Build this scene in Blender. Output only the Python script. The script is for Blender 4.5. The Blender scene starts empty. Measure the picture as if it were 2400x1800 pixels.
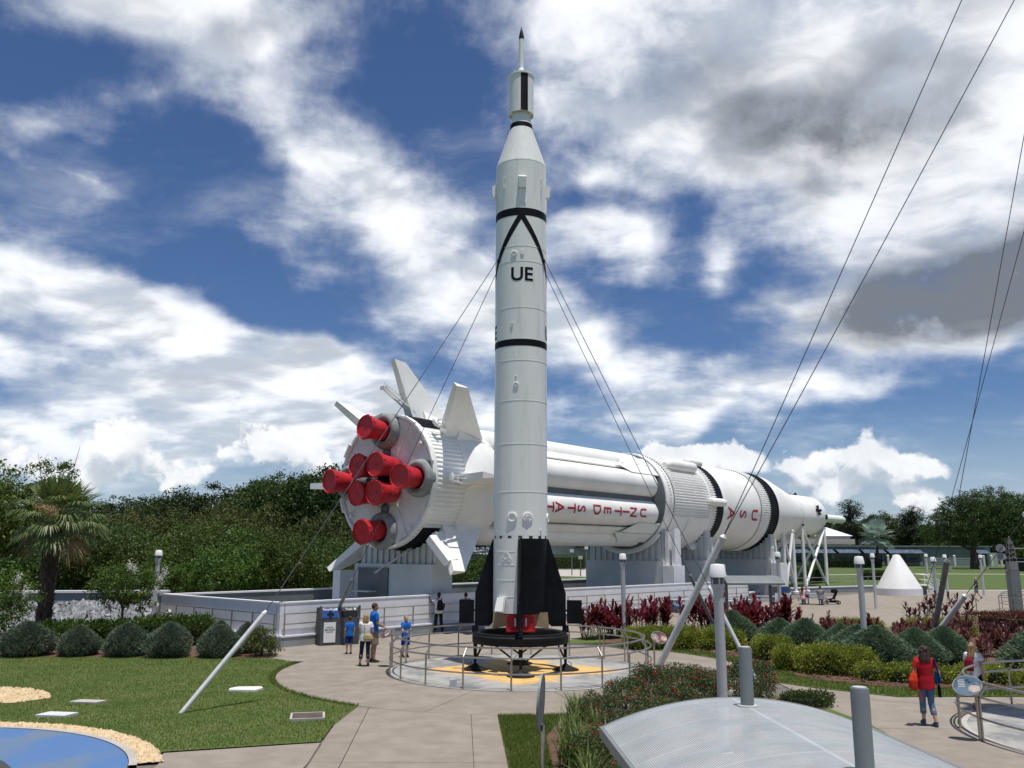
import bpy, bmesh, math, random
import numpy as np
from mathutils import Vector, Matrix, Euler
R = math.radians
scene = bpy.context.scene
COL = scene.collection
rnd = random.Random(7)
rng = np.random.default_rng(11)

# ------------------------------------------------------------------ camera
CAM_H, PITCH, ROLL, FOC = 3.8, R(11.0), R(0.22), 1990.0
cam_d = bpy.data.cameras.new('camera')
cam_d.sensor_width = 36.0
cam_d.lens = 36.0 * FOC / 2400.0
cam_d.clip_start = 0.05
cam_d.clip_end = 6000
cam = bpy.data.objects.new('camera', cam_d)
COL.objects.link(cam)
_fw = Vector((0, math.cos(PITCH), math.sin(PITCH)))
_up = Vector((0, -math.sin(PITCH), math.cos(PITCH)))
_rt = Vector((1, 0, 0))
_r2 = _rt * math.cos(ROLL) + _up * math.sin(ROLL)
_u2 = -_rt * math.sin(ROLL) + _up * math.cos(ROLL)
cam.matrix_world = Matrix(((_r2.x, _u2.x, -_fw.x, 0), (_r2.y, _u2.y, -_fw.y, 0), (_r2.z, _u2.z, -_fw.z, CAM_H), (0, 0, 0, 1)))
scene.camera = cam

# ------------------------------------------------------------------ light and exposure
SUNV = Vector((-0.10, 0.16, -1.0)).normalized()      # direction the sunlight travels
SUN_EL = math.asin(-SUNV.z)
sun_d = bpy.data.lights.new('sun', 'SUN')
sun_d.energy = 3.0
sun_d.angle = R(0.53)
sun_d.color = (1.0, 0.955, 0.88)
sun = bpy.data.objects.new('sun', sun_d)
COL.objects.link(sun)
sun.rotation_euler = SUNV.to_track_quat('-Z', 'Y').to_euler()
scene.view_settings.view_transform = 'Standard'
scene.view_settings.look = 'None'
scene.view_settings.exposure = 0.66
scene.view_settings.gamma = 1.0
scene.view_settings.use_curve_mapping = False
try:
    scene.cycles.use_denoising = True
    scene.cycles.max_bounces = 6
    scene.cycles.transparent_max_bounces = 8
    scene.cycles.caustics_reflective = False
    scene.cycles.caustics_refractive = False
except Exception:
    pass

# ------------------------------------------------------------------ world: sky with clouds
class NT:
    def __init__(s, tree):
        s.t = tree; s.n = tree.nodes; s.l = tree.links
    def new(s, typ, **kw):
        nd = s.n.new(typ)
        for k, v in kw.items(): setattr(nd, k, v)
        return nd
    def put(s, sock, v):
        if v is None: return
        if hasattr(v, 'is_linked') or hasattr(v, 'node'): s.l.new(v, sock)
        else: sock.default_value = v
    def m(s, op, a, b=None, c=None, clamp=False):
        nd = s.new('ShaderNodeMath', operation=op); nd.use_clamp = clamp
        for i, v in enumerate((a, b, c)):
            if v is not None: s.put(nd.inputs[i], v)
        return nd.outputs[0]
    def v(s, op, a, b=None, sc=None):
        nd = s.new('ShaderNodeVectorMath', operation=op)
        s.put(nd.inputs[0], a)
        if b is not None: s.put(nd.inputs[1], b)
        if sc is not None: s.put(nd.inputs['Scale'], sc)
        return nd.outputs['Value'] if op in ('DOT_PRODUCT', 'LENGTH', 'DISTANCE') else nd.outputs[0]
    def ss(s, x, a, b, lo=0.0, hi=1.0, kind='SMOOTHSTEP'):
        nd = s.new('ShaderNodeMapRange', interpolation_type=kind)
        nd.clamp = True if hasattr(nd, 'clamp') else True
        s.put(nd.inputs['Value'], x)
        for k, v in (('From Min', a), ('From Max', b), ('To Min', lo), ('To Max', hi)): s.put(nd.inputs[k], v)
        return nd.outputs[0]
    def noise(s, vec, scale, detail=5, rough=0.55, dist=0.0, lac=2.0, dim='3D'):
        nd = s.new('ShaderNodeTexNoise', noise_dimensions=dim)
        s.put(nd.inputs['Vector'], vec)
        nd.inputs['Scale'].default_value = scale; nd.inputs['Detail'].default_value = detail
        nd.inputs['Roughness'].default_value = rough; nd.inputs['Distortion'].default_value = dist
        if 'Lacunarity' in nd.inputs: nd.inputs['Lacunarity'].default_value = lac
        return nd
    def mix(s, f, a, b, mode='MIX'):
        nd = s.new('ShaderNodeMix', data_type='RGBA', blend_type=mode)
        s.put(nd.inputs['Factor'], f)
        s.put(nd.inputs[6], a); s.put(nd.inputs[7], b)
        return nd.outputs[2]
    def comb(s, x, y, z):
        nd = s.new('ShaderNodeCombineXYZ')
        for i, v in enumerate((x, y, z)): s.put(nd.inputs[i], v)
        return nd.outputs[0]
    def sep(s, v):
        nd = s.new('ShaderNodeSeparateXYZ'); s.put(nd.inputs[0], v); return nd.outputs

# cloud banks: azimuth, elevation, half width, half height (degrees), tilt, amount
BANKS = [
    (-23, 34.2, 12.0, 6.4, -2, 1.3), (-18, 31, 4.5, 2.2, 25, .35), (-27, 30.5, 5, 2.4, -10, .45), (-25.5, 25.8, 4.5, 1.9, 10, .34), (-34, 24, 5, 3, 0, .24),
    (9, 34, 14, 5.6, -6, 1.0), (23, 33, 17, 7, 0, .95), (13, 27, 11, 4.6, -14, .95), (27, 26, 13, 6, 5, .95), (3, 32.5, 4.0, 3.2, 0, .50), (6, 24.5, 5, 2.2, -10, .60), (33, 31, 7, 5, 0, .6),
    (29.5, 16.0, 11, 5.4, 8, 1.5), (36, 21, 9, 7, 0, .6), (22.5, 20.5, 6, 3.0, -15, .50), (20, 15.6, 7, 1.2, -6, .36), (28, 12.2, 8, 1.2, -4, .34),
    (-15.5, 25.4, 6, 1.8, -16, .42), (-10.5, 23.0, 9, 5.2, -28, .50), (-5, 20.6, 9.5, 6.0, -24, .60), (-2, 16.4, 9, 5.0, -24, .64), (4.5, 13.0, 9, 3.0, -20, .58), (12, 11.0, 10, 1.8, -8, .50), (-16, 20.4, 5, 1.6, -35, .28), (-9, 15.0, 5, 1.8, -30, .26),
    (-33, 17.0, 8, 2.6, -16, .60), (-27, 14.4, 10, 3.2, -12, 1.0), (-18, 12.4, 10, 2.7, -12, .95), (-9.5, 10.6, 9, 1.8, -8, .76), (-30, 10.2, 12, 2.0, -7, .90), (-18, 8.4, 13, 1.9, -4, .85), (-6, 8.0, 11, 1.5, -2, .66), (-30, 6.6, 14, 2.4, 0, .85), (-13, 6.2, 13, 2.0, 0, .75), (20, 5.4, 12, 1.6, 0, .42), (-30, 24, 9, 1.6, -14, .30), (-30, 21, 9, 1.2, -20, .26),
    (7.4, 20.4, 4.0, 1.9, -8, .86), (14.6, 19.2, 2.8, 1.9, 15, .74), (3.6, 20.6, 2.6, 1.3, 0, .5), (8, 9.0, 13, 1.2, -2, .55), (20, 8.8, 12, 1.2, -4, .46), (24, 12.0, 9, 1.4, -6, .40),
    (46, 24, 16, 12, 0, .7), (-62, 24, 22, 12, 0, .65), (95, 30, 34, 14, 0, .7), (-125, 30, 34, 14, 0, .7), (170, 34, 30, 14, 0, .7), (20, 62, 40, 14, 0, .6),
]
# where the banks are deep enough to go grey underneath
DEEP = [(21.5, 24.2, 8, 3.0, -8, .48), (17, 28.3, 8, 2.8, -15, .34), (29.5, 15.2, 11, 4.0, 6, 1.25), (27, 29, 9, 3, 0, .26), (12, 31, 6, 1.6, 0, .25), (-20, 32.5, 7, 1.6, 0, .22), (33, 19, 4, 2, 0, .4), (60, 26, 14, 5, 0, .5), (-75, 24, 14, 5, 0, .5), (150, 32, 18, 5, 0, .5)]
PUFFS = [   # heaped clouds standing on the horizon
    (-34, 6.0, 3.6, 2.4, 0, .95), (-27.5, 4.4, 3.4, 1.7, 0, .80), (-24.6, 6.5, 2.3, 1.9, 0, .95), (-21.0, 4.4, 2.6, 1.4, 0, .75), (-15.9, 6.2, 2.8, 1.9, 0, .95), (-12.6, 5.2, 2.2, 1.6, 0, .80), (-8.8, 3.6, 2.4, 1.2, 0, .55),
    (9.4, 6.3, 1.7, 1.2, 0, .85), (11.6, 6.1, 1.7, 1.1, 0, .85), (14.1, 6.0, 1.5, 1.5, 0, .95), (15.6, 5.0, 1.7, 1.0, 0, .70), (18.3, 5.3, 1.9, 1.4, 0, .85), (22.6, 5.9, 2.5, 1.9, 0, 1.0), (25.4, 4.8, 2.6, 1.1, 0, .85), (20.6, 3.6, 3, 1.3, 0, .75), (25.6, 2.9, 1.8, 1.0, 0, .75), (33, 3.0, 4, 1.0, 0, .4),
    (-52, 5, 9, 4, 0, .8), (52, 5, 9, 3.6, 0, .8), (90, 4.5, 14, 4, 0, .8), (-95, 5, 16, 4.2, 0, .8), (140, 5, 16, 4, 0, .8), (-145, 5, 18, 4, 0, .8),
]
world = bpy.data.worlds.new('World')
scene.world = world
world.use_nodes = True
W = NT(world.node_tree)
for nd in list(W.n): W.n.remove(nd)
wo = W.new('ShaderNodeOutputWorld')
bg = W.new('ShaderNodeBackground')
SKY_STR = 0.10
bg.inputs['Strength'].default_value = 0.12
W.l.new(bg.outputs[0], wo.inputs[0])
sky = W.new('ShaderNodeTexSky', sky_type='NISHITA')
sky.sun_disc = False
sky.sun_elevation = SUN_EL
sky.sun_rotation = math.atan2(-SUNV.x, -SUNV.y)
sky.altitude = 0.0
sky.air_density = 1.0
sky.dust_density = 0.35
sky.ozone_density = 3.0
tc = W.new('ShaderNodeTexCoord')
dirv = W.v('NORMALIZE', tc.outputs['Generated'])
world.cycles.sampling_method = 'NONE'
x_, y_, zz = W.sep(dirv)
az = W.m('ARCTAN2', x_, y_); el = W.m('ARCSINE', zz)
p0 = W.comb(az, el, 0.0)
def bank(lst, vec):
    s_ = None
    for (a, e, ra, re, rot, amp) in lst:
        mp = W.new('ShaderNodeMapping', vector_type='TEXTURE')
        W.put(mp.inputs['Vector'], vec)
        mp.inputs['Location'].default_value = (R(a), R(e), 0)
        mp.inputs['Rotation'].default_value = (0, 0, R(rot))
        mp.inputs['Scale'].default_value = (R(ra * 1.75), R(re * 1.75), 1)
        gr = W.new('ShaderNodeTexGradient', gradient_type='QUADRATIC_SPHERE')
        W.put(gr.inputs['Vector'], mp.outputs[0])
        s_ = W.m('MULTIPLY', gr.outputs['Fac'], amp * 1.5) if s_ is None else W.m('MULTIPLY_ADD', gr.outputs['Fac'], amp * 1.5, s_)
    return s_
half = (0.5, 0.5, 0.5)
w1 = W.noise(W.v('MULTIPLY', p0, (1.0, 1.5, 0.0)), 4.2, 3, 0.55, dim='2D').outputs['Color']
wv = W.v('SCALE', W.v('SUBTRACT', w1, half), sc=0.15)
# sheets: on a flat layer overhead, so that they flatten toward the horizon
den = W.m('ADD', W.m('MAXIMUM', zz, 0.0), 0.22)
fl0 = W.v('ADD', W.v('DIVIDE', W.comb(x_, y_, 0.0), W.comb(den, den, 1.0)), W.v('SCALE', wv, sc=1.2))
_mp = W.new('ShaderNodeMapping'); W.put(_mp.inputs['Vector'], fl0); _mp.inputs['Rotation'].default_value = (0, 0, R(35)); _mp.inputs['Scale'].default_value = (0.9, 1.25, 1.0)
fl = _mp.outputs[0]
n1 = W.noise(fl, 2.1, 8, 0.60, 0.0, dim='2D').outputs['Fac']
n1b = W.noise(W.v('ADD', fl, (0.05, 0.10, 0.0)), 2.1, 3, 0.60, 0.0, dim='2D').outputs['Fac']
n2 = W.noise(p0, 9.0, 6, 0.64, dim='2D').outputs['Fac']
sheet = W.m('ADD', W.m('MINIMUM', bank(BANKS, W.v('ADD', p0, wv)), 1.12), W.m('ADD', W.m('MULTIPLY', W.m('SUBTRACT', n1, 0.5), 1.30), W.m('MULTIPLY', W.m('SUBTRACT', n2, 0.5), 0.85)))
# heaps standing on the horizon
n3c = W.noise(p0, 17.0, 8, 0.62, dim='2D')
pq = W.v('ADD', p0, W.v('SCALE', W.v('SUBTRACT', n3c.outputs['Color'], half), sc=0.050))
vo = W.new('ShaderNodeTexVoronoi', feature='F1', voronoi_dimensions='2D'); W.put(vo.inputs['Vector'], pq); vo.inputs['Scale'].default_value = 34.0
vo2 = W.new('ShaderNodeTexVoronoi', feature='F1', voronoi_dimensions='2D'); W.put(vo2.inputs['Vector'], W.v('ADD', pq, (0.004, 0.013, 0))); vo2.inputs['Scale'].default_value = 34.0
heapB = W.m('MINIMUM', bank(PUFFS, pq), 1.0)
heapU = W.m('MINIMUM', bank(PUFFS[:17], W.v('ADD', pq, (0.0, R(1.3), 0.0))), 1.0)
heap = W.m('ADD', heapB, W.m('ADD', W.m('MULTIPLY', W.m('SUBTRACT', n3c.outputs['Fac'], 0.5), 1.15), W.m('MULTIPLY', W.m('SUBTRACT', 0.45, vo.outputs['Distance']), 0.35)))
# the sky itself
skyc = W.mix(1.0, sky.outputs[0], (0.26, 0.325, 0.43, 1), 'MULTIPLY')
k = 1.0 / SKY_STR
def C(r, g, b): return (r * k, g * k, b * k, 1)
aS = W.m('MAXIMUM', W.ss(sheet, 0.18, 1.30), W.ss(n1, 0.45, 0.85, 0.0, 0.30))
deep = W.m('MULTIPLY', bank(DEEP, W.v('ADD', p0, wv)), W.ss(n2, 0.25, 0.62, 0.55, 1.15))
aH = W.ss(heap, 0.40, 0.66)
thick = W.ss(sheet, 0.85, 1.55)
litS = W.ss(W.m('SUBTRACT', n1, n1b), -0.16, 0.16)
shS = W.m('MINIMUM', W.m('ADD', W.m('MULTIPLY', thick, W.m('MULTIPLY', W.m('SUBTRACT', 1.1, litS), 0.55)), deep), 1.0)
colS = W.mix(W.ss(W.m('ADD', W.m('MULTIPLY', n2, 0.6), W.m('MULTIPLY', litS, 0.4)), 0.30, 0.68), C(0.36, 0.39, 0.43), C(0.52, 0.54, 0.565))
colS = W.mix(shS, colS, C(0.11, 0.12, 0.135))
colS = W.mix(W.m('MULTIPLY', W.m('MULTIPLY', litS, 0.5), W.m('SUBTRACT', 1.0, deep, clamp=True)), colS, C(0.66, 0.665, 0.67))
litH = W.ss(W.m('ADD', W.m('SUBTRACT', heapB, heapU), W.m('MULTIPLY', W.m('SUBTRACT', vo2.outputs['Distance'], vo.outputs['Distance']), 0.8)), -0.42, 0.40)
colH = W.mix(W.m('ADD', W.m('MULTIPLY', litH, 0.75), W.m('MULTIPLY', W.ss(n3c.outputs['Fac'], 0.35, 0.68), 0.25)), C(0.25, 0.285, 0.33), C(0.60, 0.60, 0.60))
base = W.mix(W.m('MULTIPLY', aS, 0.94), skyc, colS)
low = W.ss(zz, 0.0, 0.17, 0.55, 0.0)
base = W.mix(low, base, C(0.32, 0.37, 0.42))
fin = W.mix(W.m('MULTIPLY', aH, 0.80), base, colH)
W.put(bg.inputs['Color'], fin)

# ------------------------------------------------------------------ materials
MATS = {}
def mat(name, col=(0.5, 0.5, 0.5), rough=0.6, metal=0.0, var=0.06, scale=3.0, bump=0.0, bscale=40.0, col2=None, stretch=None, spec=0.4, dirt=None, dirt_amt=0.0, dirt_scale=1.2, objrand=0.0, coat=0.0):
    if name in MATS: return MATS[name]
    m = bpy.data.materials.new(name); m.use_nodes = True
    N = NT(m.node_tree); b = N.n['Principled BSDF']
    b.inputs['Roughness'].default_value = rough; b.inputs['Metallic'].default_value = metal
    b.inputs['Specular IOR Level'].default_value = spec
    if coat: b.inputs['Coat Weight'].default_value = coat; b.inputs['Coat Roughness'].default_value = 0.15
    tc_ = N.new('ShaderNodeTexCoord'); vec = tc_.outputs['Object']
    if stretch:
        mp = N.new('ShaderNodeMapping'); N.put(mp.inputs['Vector'], vec); mp.inputs['Scale'].default_value = stretch; vec = mp.outputs[0]
    n = N.noise(vec, scale, 6, 0.6).outputs['Fac']
    c1 = tuple(col) + (1,)
    c2 = (tuple(col2) if col2 else tuple(max(0, c * (1 - 2.2 * var)) for c in col)) + (1,)
    if not col2: c1 = tuple(min(1, c * (1 + var)) for c in col) + (1,)
    f = N.ss(n, 0.32, 0.68)
    c = N.mix(f, c1, c2)
    if dirt:
        n2 = N.noise(vec, dirt_scale, 8, 0.65, 0.4).outputs['Fac']
        c = N.mix(N.m('MULTIPLY', N.ss(n2, 0.5, 0.75), dirt_amt), c, tuple(dirt) + (1,))
    if objrand:
        oi = N.new('ShaderNodeObjectInfo')
        hs = N.new('ShaderNodeHueSaturation')
        N.put(hs.inputs['Value'], N.ss(oi.outputs['Random'], 0, 1, 1 - objrand, 1 + objrand, 'LINEAR'))
        N.put(hs.inputs['Hue'], N.ss(N.m('FRACT', N.m('MULTIPLY', oi.outputs['Random'], 7.3)), 0, 1, 0.5 - objrand * 0.05, 0.5 + objrand * 0.05, 'LINEAR'))
        N.put(hs.inputs['Color'], c); c = hs.outputs[0]
    N.put(b.inputs['Base Color'], c)
    if bump:
        bn = N.new('ShaderNodeBump'); bn.inputs['Strength'].default_value = bump; bn.inputs['Distance'].default_value = 0.02
        N.put(bn.inputs['Height'], N.noise(vec, bscale, 4, 0.6).outputs['Fac'])
        N.put(b.inputs['Normal'], bn.outputs[0])
    MATS[name] = m
    return m

def leafmat(name, c1, c2, trans=0.30, rough=0.5, nscale=0.6, objrand=0.18, spec=0.25):
    if name in MATS: return MATS[name]
    m = bpy.data.materials.new(name); m.use_nodes = True
    N = NT(m.node_tree); b = N.n['Principled BSDF']; out = N.n['Material Output']
    tc_ = N.new('ShaderNodeTexCoord'); geo = N.new('ShaderNodeNewGeometry')
    n = N.noise(tc_.outputs['Object'], nscale, 4, 0.6).outputs['Fac']
    f = N.m('ADD', N.m('MULTIPLY', N.ss(n, 0.3, 0.7), 0.65), N.m('MULTIPLY', geo.outputs['Random Per Island'], 0.35))
    c = N.mix(f, tuple(c1) + (1,), tuple(c2) + (1,))
    oi = N.new('ShaderNodeObjectInfo'); hs = N.new('ShaderNodeHueSaturation')
    N.put(hs.inputs['Value'], N.ss(oi.outputs['Random'], 0, 1, 1 - objrand, 1 + objrand, 'LINEAR'))
    N.put(hs.inputs['Hue'], N.ss(N.m('FRACT', N.m('MULTIPLY', oi.outputs['Random'], 9.7)), 0, 1, 0.5 - objrand * 0.07, 0.5 + objrand * 0.05, 'LINEAR'))
    N.put(hs.inputs['Color'], c); c = hs.outputs[0]
    N.put(b.inputs['Base Color'], c); b.inputs['Roughness'].default_value = rough
    b.inputs['Specular IOR Level'].default_value = spec
    tr = N.new('ShaderNodeBsdfTranslucent'); N.put(tr.inputs['Color'], c)
    mx = N.new('ShaderNodeMixShader'); mx.inputs[0].default_value = trans
    N.l.new(b.outputs[0], mx.inputs[1]); N.l.new(tr.outputs[0], mx.inputs[2]); N.l.new(mx.outputs[0], out.inputs[0])
    MATS[name] = m
    return m

# ------------------------------------------------------------------ mesh building
def frame(dirv):
    d = np.array(dirv, float); d /= np.linalg.norm(d)
    a = np.array([0, 0, 1.0]) if abs(d[2]) < 0.9 else np.array([0, 1.0, 0])
    s = np.cross(a, d); s /= np.linalg.norm(s)
    return s, np.cross(d, s), d

class MB:
    """collects shapes; build() links them as ONE mesh object"""
    def __init__(s): s.v = []; s.f = []; s.n = 0
    def add(s, V, F):
        V = np.asarray(V, float).reshape(-1, 3)
        s.v.append(V)
        for f in F: s.f.append([i + s.n for i in f])
        s.n += len(V); return s
    def box(s, c, size, rz=0.0, rot=None, taper=1.0):
        hx, hy, hz = [q / 2 for q in size]
        P = np.array([[x * hx * (taper if z > 0 else 1), y * hy * (taper if z > 0 else 1), z * hz] for z in (-1, 1) for y in (-1, 1) for x in (-1, 1)])
        if rot is not None: P = P @ np.array(rot).T
        elif rz:
            cz, sz = math.cos(rz), math.sin(rz)
            P = P @ np.array([[cz, -sz, 0], [sz, cz, 0], [0, 0, 1]]).T
        return s.add(P + np.array(c), [(0, 2, 3, 1), (4, 5, 7, 6), (0, 1, 5, 4), (2, 6, 7, 3), (0, 4, 6, 2), (1, 3, 7, 5)])
    def bar(s, a, b, w, h=None, upv=(0, 0, 1)):
        """rectangular bar from a to b"""
        a = np.array(a, float); b = np.array(b, float); h = w if h is None else h
        d = b - a; L = np.linalg.norm(d); d /= L
        u = np.array(upv, float)
        if abs(u @ d) > 0.98: u = np.array([0, 1.0, 0])
        x = np.cross(d, u); x /= np.linalg.norm(x); u = np.cross(x, d)
        return s.box((a + b) / 2, (w, L, h), rot=np.stack([x, d, u], 1))
    def tube(s, pts, rad, seg=10, cap=True, closed=False):
        pts = [np.array(p, float) for p in pts]; n = len(pts)
        rad = [rad] * n if np.isscalar(rad) else list(rad)
        V = []
        if closed:
            d = pts[1] - pts[-1]
        else: d = pts[1] - pts[0]
        sx, sy, _ = frame(d)
        for i in range(n):
            if closed: d = pts[(i + 1) % n] - pts[i - 1]
            else: d = pts[min(i + 1, n - 1)] - pts[max(i - 1, 0)]
            d = d / np.linalg.norm(d)
            sx = sx - d * (sx @ d); sx /= np.linalg.norm(sx); sy = np.cross(d, sx)
            for k_ in range(seg):
                a = 2 * math.pi * k_ / seg
                V.append(pts[i] + rad[i] * (math.cos(a) * sx + math.sin(a) * sy))
        F = []
        m = n if closed else n - 1
        for i in range(m):
            j = (i + 1) % n
            for k_ in range(seg):
                k2 = (k_ + 1) % seg
                F.append((i * seg + k_, i * seg + k2, j * seg + k2, j * seg + k_))
        if cap and not closed:
            F.append(tuple(range(seg))[::-1]); F.append(tuple((n - 1) * seg + k_ for k_ in range(seg)))
        return s.add(V, F)
    def lathe(s, prof, seg=32, o=(0, 0, 0), ax=(0, 0, 1), sx=None, a0=0.0, a1=2 * math.pi, cap=True, wave=None):
        """prof: list of (radius, height along ax). wave=(n, depth): corrugation"""
        o = np.array(o, float)
        if sx is None: X, Y, Z = frame(ax)
        else:
            Z = np.array(ax, float); Z /= np.linalg.norm(Z); X = np.array(sx, float); Y = np.cross(Z, X)
        full = abs(a1 - a0 - 2 * math.pi) < 1e-6
        m = seg if full else seg + 1
        V = []
        for r, h in prof:
            for k_ in range(m):
                a = a0 + (a1 - a0) * k_ / seg
                rr = r + (wave * (1 if k_ % 4 in (0, 1) else 0) if wave else 0)
                V.append(o + Z * h + rr * (math.cos(a) * X + math.sin(a) * Y))
        F = []
        for i in range(len(prof) - 1):
            for k_ in range(seg):
                k2 = (k_ + 1) % m
                F.append((i * m + k_, i * m + k2, (i + 1) * m + k2, (i + 1) * m + k_))
        if cap and full:
            if prof[0][0] > 1e-4: F.append(tuple(range(m))[::-1])
            if prof[-1][0] > 1e-4: F.append(tuple((len(prof) - 1) * m + k_ for k_ in range(m)))
        return s.add(V, F)
    def prism(s, poly, z0, z1):
        n = len(poly)
        area = sum(poly[i][0] * poly[(i + 1) % n][1] - poly[(i + 1) % n][0] * poly[i][1] for i in range(n))
        if area < 0: poly = poly[::-1]
        V = [(p[0], p[1], z0) for p in poly] + [(p[0], p[1], z1) for p in poly]
        F = [tuple(range(n))[::-1], tuple(range(n, 2 * n))] + [(i, (i + 1) % n, n + (i + 1) % n, n + i) for i in range(n)]
        return s.add(V, F)
    def plate(s, pts, th, nrm=None):
        """a thick flat polygon in space"""
        P = np.array(pts, float); n = len(P)
        if nrm is None:
            nrm = np.cross(P[1] - P[0], P[2] - P[0])
        nrm = np.array(nrm, float); nrm /= np.linalg.norm(nrm)
        V = np.vstack([P - nrm * th / 2, P + nrm * th / 2])
        F = [tuple(range(n))[::-1], tuple(range(n, 2 * n))] + [(i, (i + 1) % n, n + (i + 1) % n, n + i) for i in range(n)]
        return s.add(V, F)
    def sheet(s, poly, z=0.0):
        n = len(poly)
        area = sum(poly[i][0] * poly[(i + 1) % n][1] - poly[(i + 1) % n][0] * poly[i][1] for i in range(n))
        if area < 0: poly = poly[::-1]
        return s.add([(p[0], p[1], z) for p in poly], [tuple(range(n))])
    def ell(s, c, r, seg=14, rings=9, rot=None):
        V = []; F = []
        for i in range(rings + 1):
            t = math.pi * i / rings
            for k_ in range(seg):
                a = 2 * math.pi * k_ / seg
                V.append((r[0] * math.sin(t) * math.cos(a), r[1] * math.sin(t) * math.sin(a), r[2] * math.cos(t)))
        V = np.array(V)
        if rot is not None: V = V @ np.array(rot).T
        for i in range(rings):
            for k_ in range(seg):
                k2 = (k_ + 1) % seg
                F.append((i * seg + k_, (i + 1) * seg + k_, (i + 1) * seg + k2, i * seg + k2))
        return s.add(V + np.array(c), F)
    def loft(s, secs, seg=16):
        """secs: (z, rx, ry, cx, cy)"""
        V = []; F = []
        for (z, rx, ry, cx, cy) in secs:
            for k_ in range(seg):
                a = 2 * math.pi * k_ / seg
                V.append((cx + rx * math.cos(a), cy + ry * math.sin(a), z))
        n = len(secs)
        for i in range(n - 1):
            for k_ in range(seg):
                k2 = (k_ + 1) % seg
                F.append((i * seg + k_, i * seg + k2, (i + 1) * seg + k2, (i + 1) * seg + k_))
        F.append(tuple(range(seg))[::-1]); F.append(tuple((n - 1) * seg + k_ for k_ in range(seg)))
        return s.add(V, F)
    def xform(s, M):
        M = np.array(M)
        s.v = [v @ M[:3, :3].T + M[:3, 3] for v in s.v]; return s
    def mesh(s, name, m=None, smooth=False, sharp=35):
        me = bpy.data.meshes.new(name)
        V = np.vstack(s.v)
        me.vertices.add(len(V)); me.vertices.foreach_set('co', V.astype(np.float32).ravel())
        tot = [len(f) for f in s.f]
        idx = np.fromiter((i for f in s.f for i in f), dtype=np.int32)
        me.loops.add(len(idx)); me.loops.foreach_set('vertex_index', idx)
        me.polygons.add(len(tot))
        st = np.concatenate([[0], np.cumsum(tot)[:-1]]).astype(np.int32)
        me.polygons.foreach_set('loop_start', st)
        me.polygons.foreach_set('loop_total', np.array(tot, dtype=np.int32))
        me.polygons.foreach_set('use_smooth', np.full(len(tot), bool(smooth)))
        me.update(calc_edges=True); me.validate()
        if smooth and sharp:
            me.set_sharp_from_angle(angle=R(sharp))
        if m is not None: me.materials.append(m)
        return me
    def build(s, name, m, parent=None, smooth=False, sharp=35, label=None, o=None):
        """coordinates are the thing's own (relative to its base); o: the base to subtract when given in world coordinates"""
        if o is not None: s.v = [v - np.array(o) for v in s.v]
        me = s.mesh(name, m, smooth, sharp)
        ob = bpy.data.objects.new(name, me); COL.objects.link(ob)
        if parent is not None: ob.parent = parent
        if label: ob['label'] = label
        return ob

def thing(name, label, cat, loc=(0, 0, 0), rz=0.0, group=None):
    o = bpy.data.objects.new(name, None); COL.objects.link(o)
    o.empty_display_size = 0.2
    o.location = loc; o.rotation_euler = (0, 0, rz)
    o['label'] = label; o['category'] = cat
    if group: o['group'] = group
    return o
def tag(o, label, cat, group=None):
    o['label'] = label; o['category'] = cat
    if group: o['group'] = group
    return o
def structure(o, kind='structure', label=None):
    o['kind'] = kind
    if label: o['label'] = label
    return o
def one(name, mb, m, label, cat, loc, group=None, smooth=False):
    """a thing that is one mesh, given in its own coordinates"""
    o = mb.build(name, m, None, smooth); o.location = loc
    return tag(o, label, cat, group)
def copy_thing(src, loc, rz=0.0, sc=None, label=None, group=None):
    r = src.copy(); COL.objects.link(r); r.location = loc; r.rotation_euler = (0, 0, rz)
    if sc is not None: r.scale = (sc, sc, sc) if np.isscalar(sc) else sc
    if label: r['label'] = label
    if group: r['group'] = group
    for ch in list(src.children):
        c = ch.copy(); COL.objects.link(c); c.parent = r
        for gch in list(ch.children):
            d = gch.copy(); COL.objects.link(d); d.parent = c
    return r
ORD = ['leftmost', 'second', 'third', 'fourth', 'fifth', 'sixth', 'seventh', 'eighth', 'ninth', 'tenth', 'eleventh', 'twelfth', 'thirteenth', 'fourteenth', 'fifteenth']
def ordinal(i, what, frm):
    return ('leftmost %s' % what if i == 0 else '%s %s from the left' % (ORD[i], what)) + ' ' + frm

def circle(cx, cy, r, n=64, a0=0.0, a1=360.0):
    return [(cx + r * math.cos(R(a0 + (a1 - a0) * i / n)), cy + r * math.sin(R(a0 + (a1 - a0) * i / n))) for i in range(n + (0 if abs(a1 - a0) == 360 else 1))]

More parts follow.
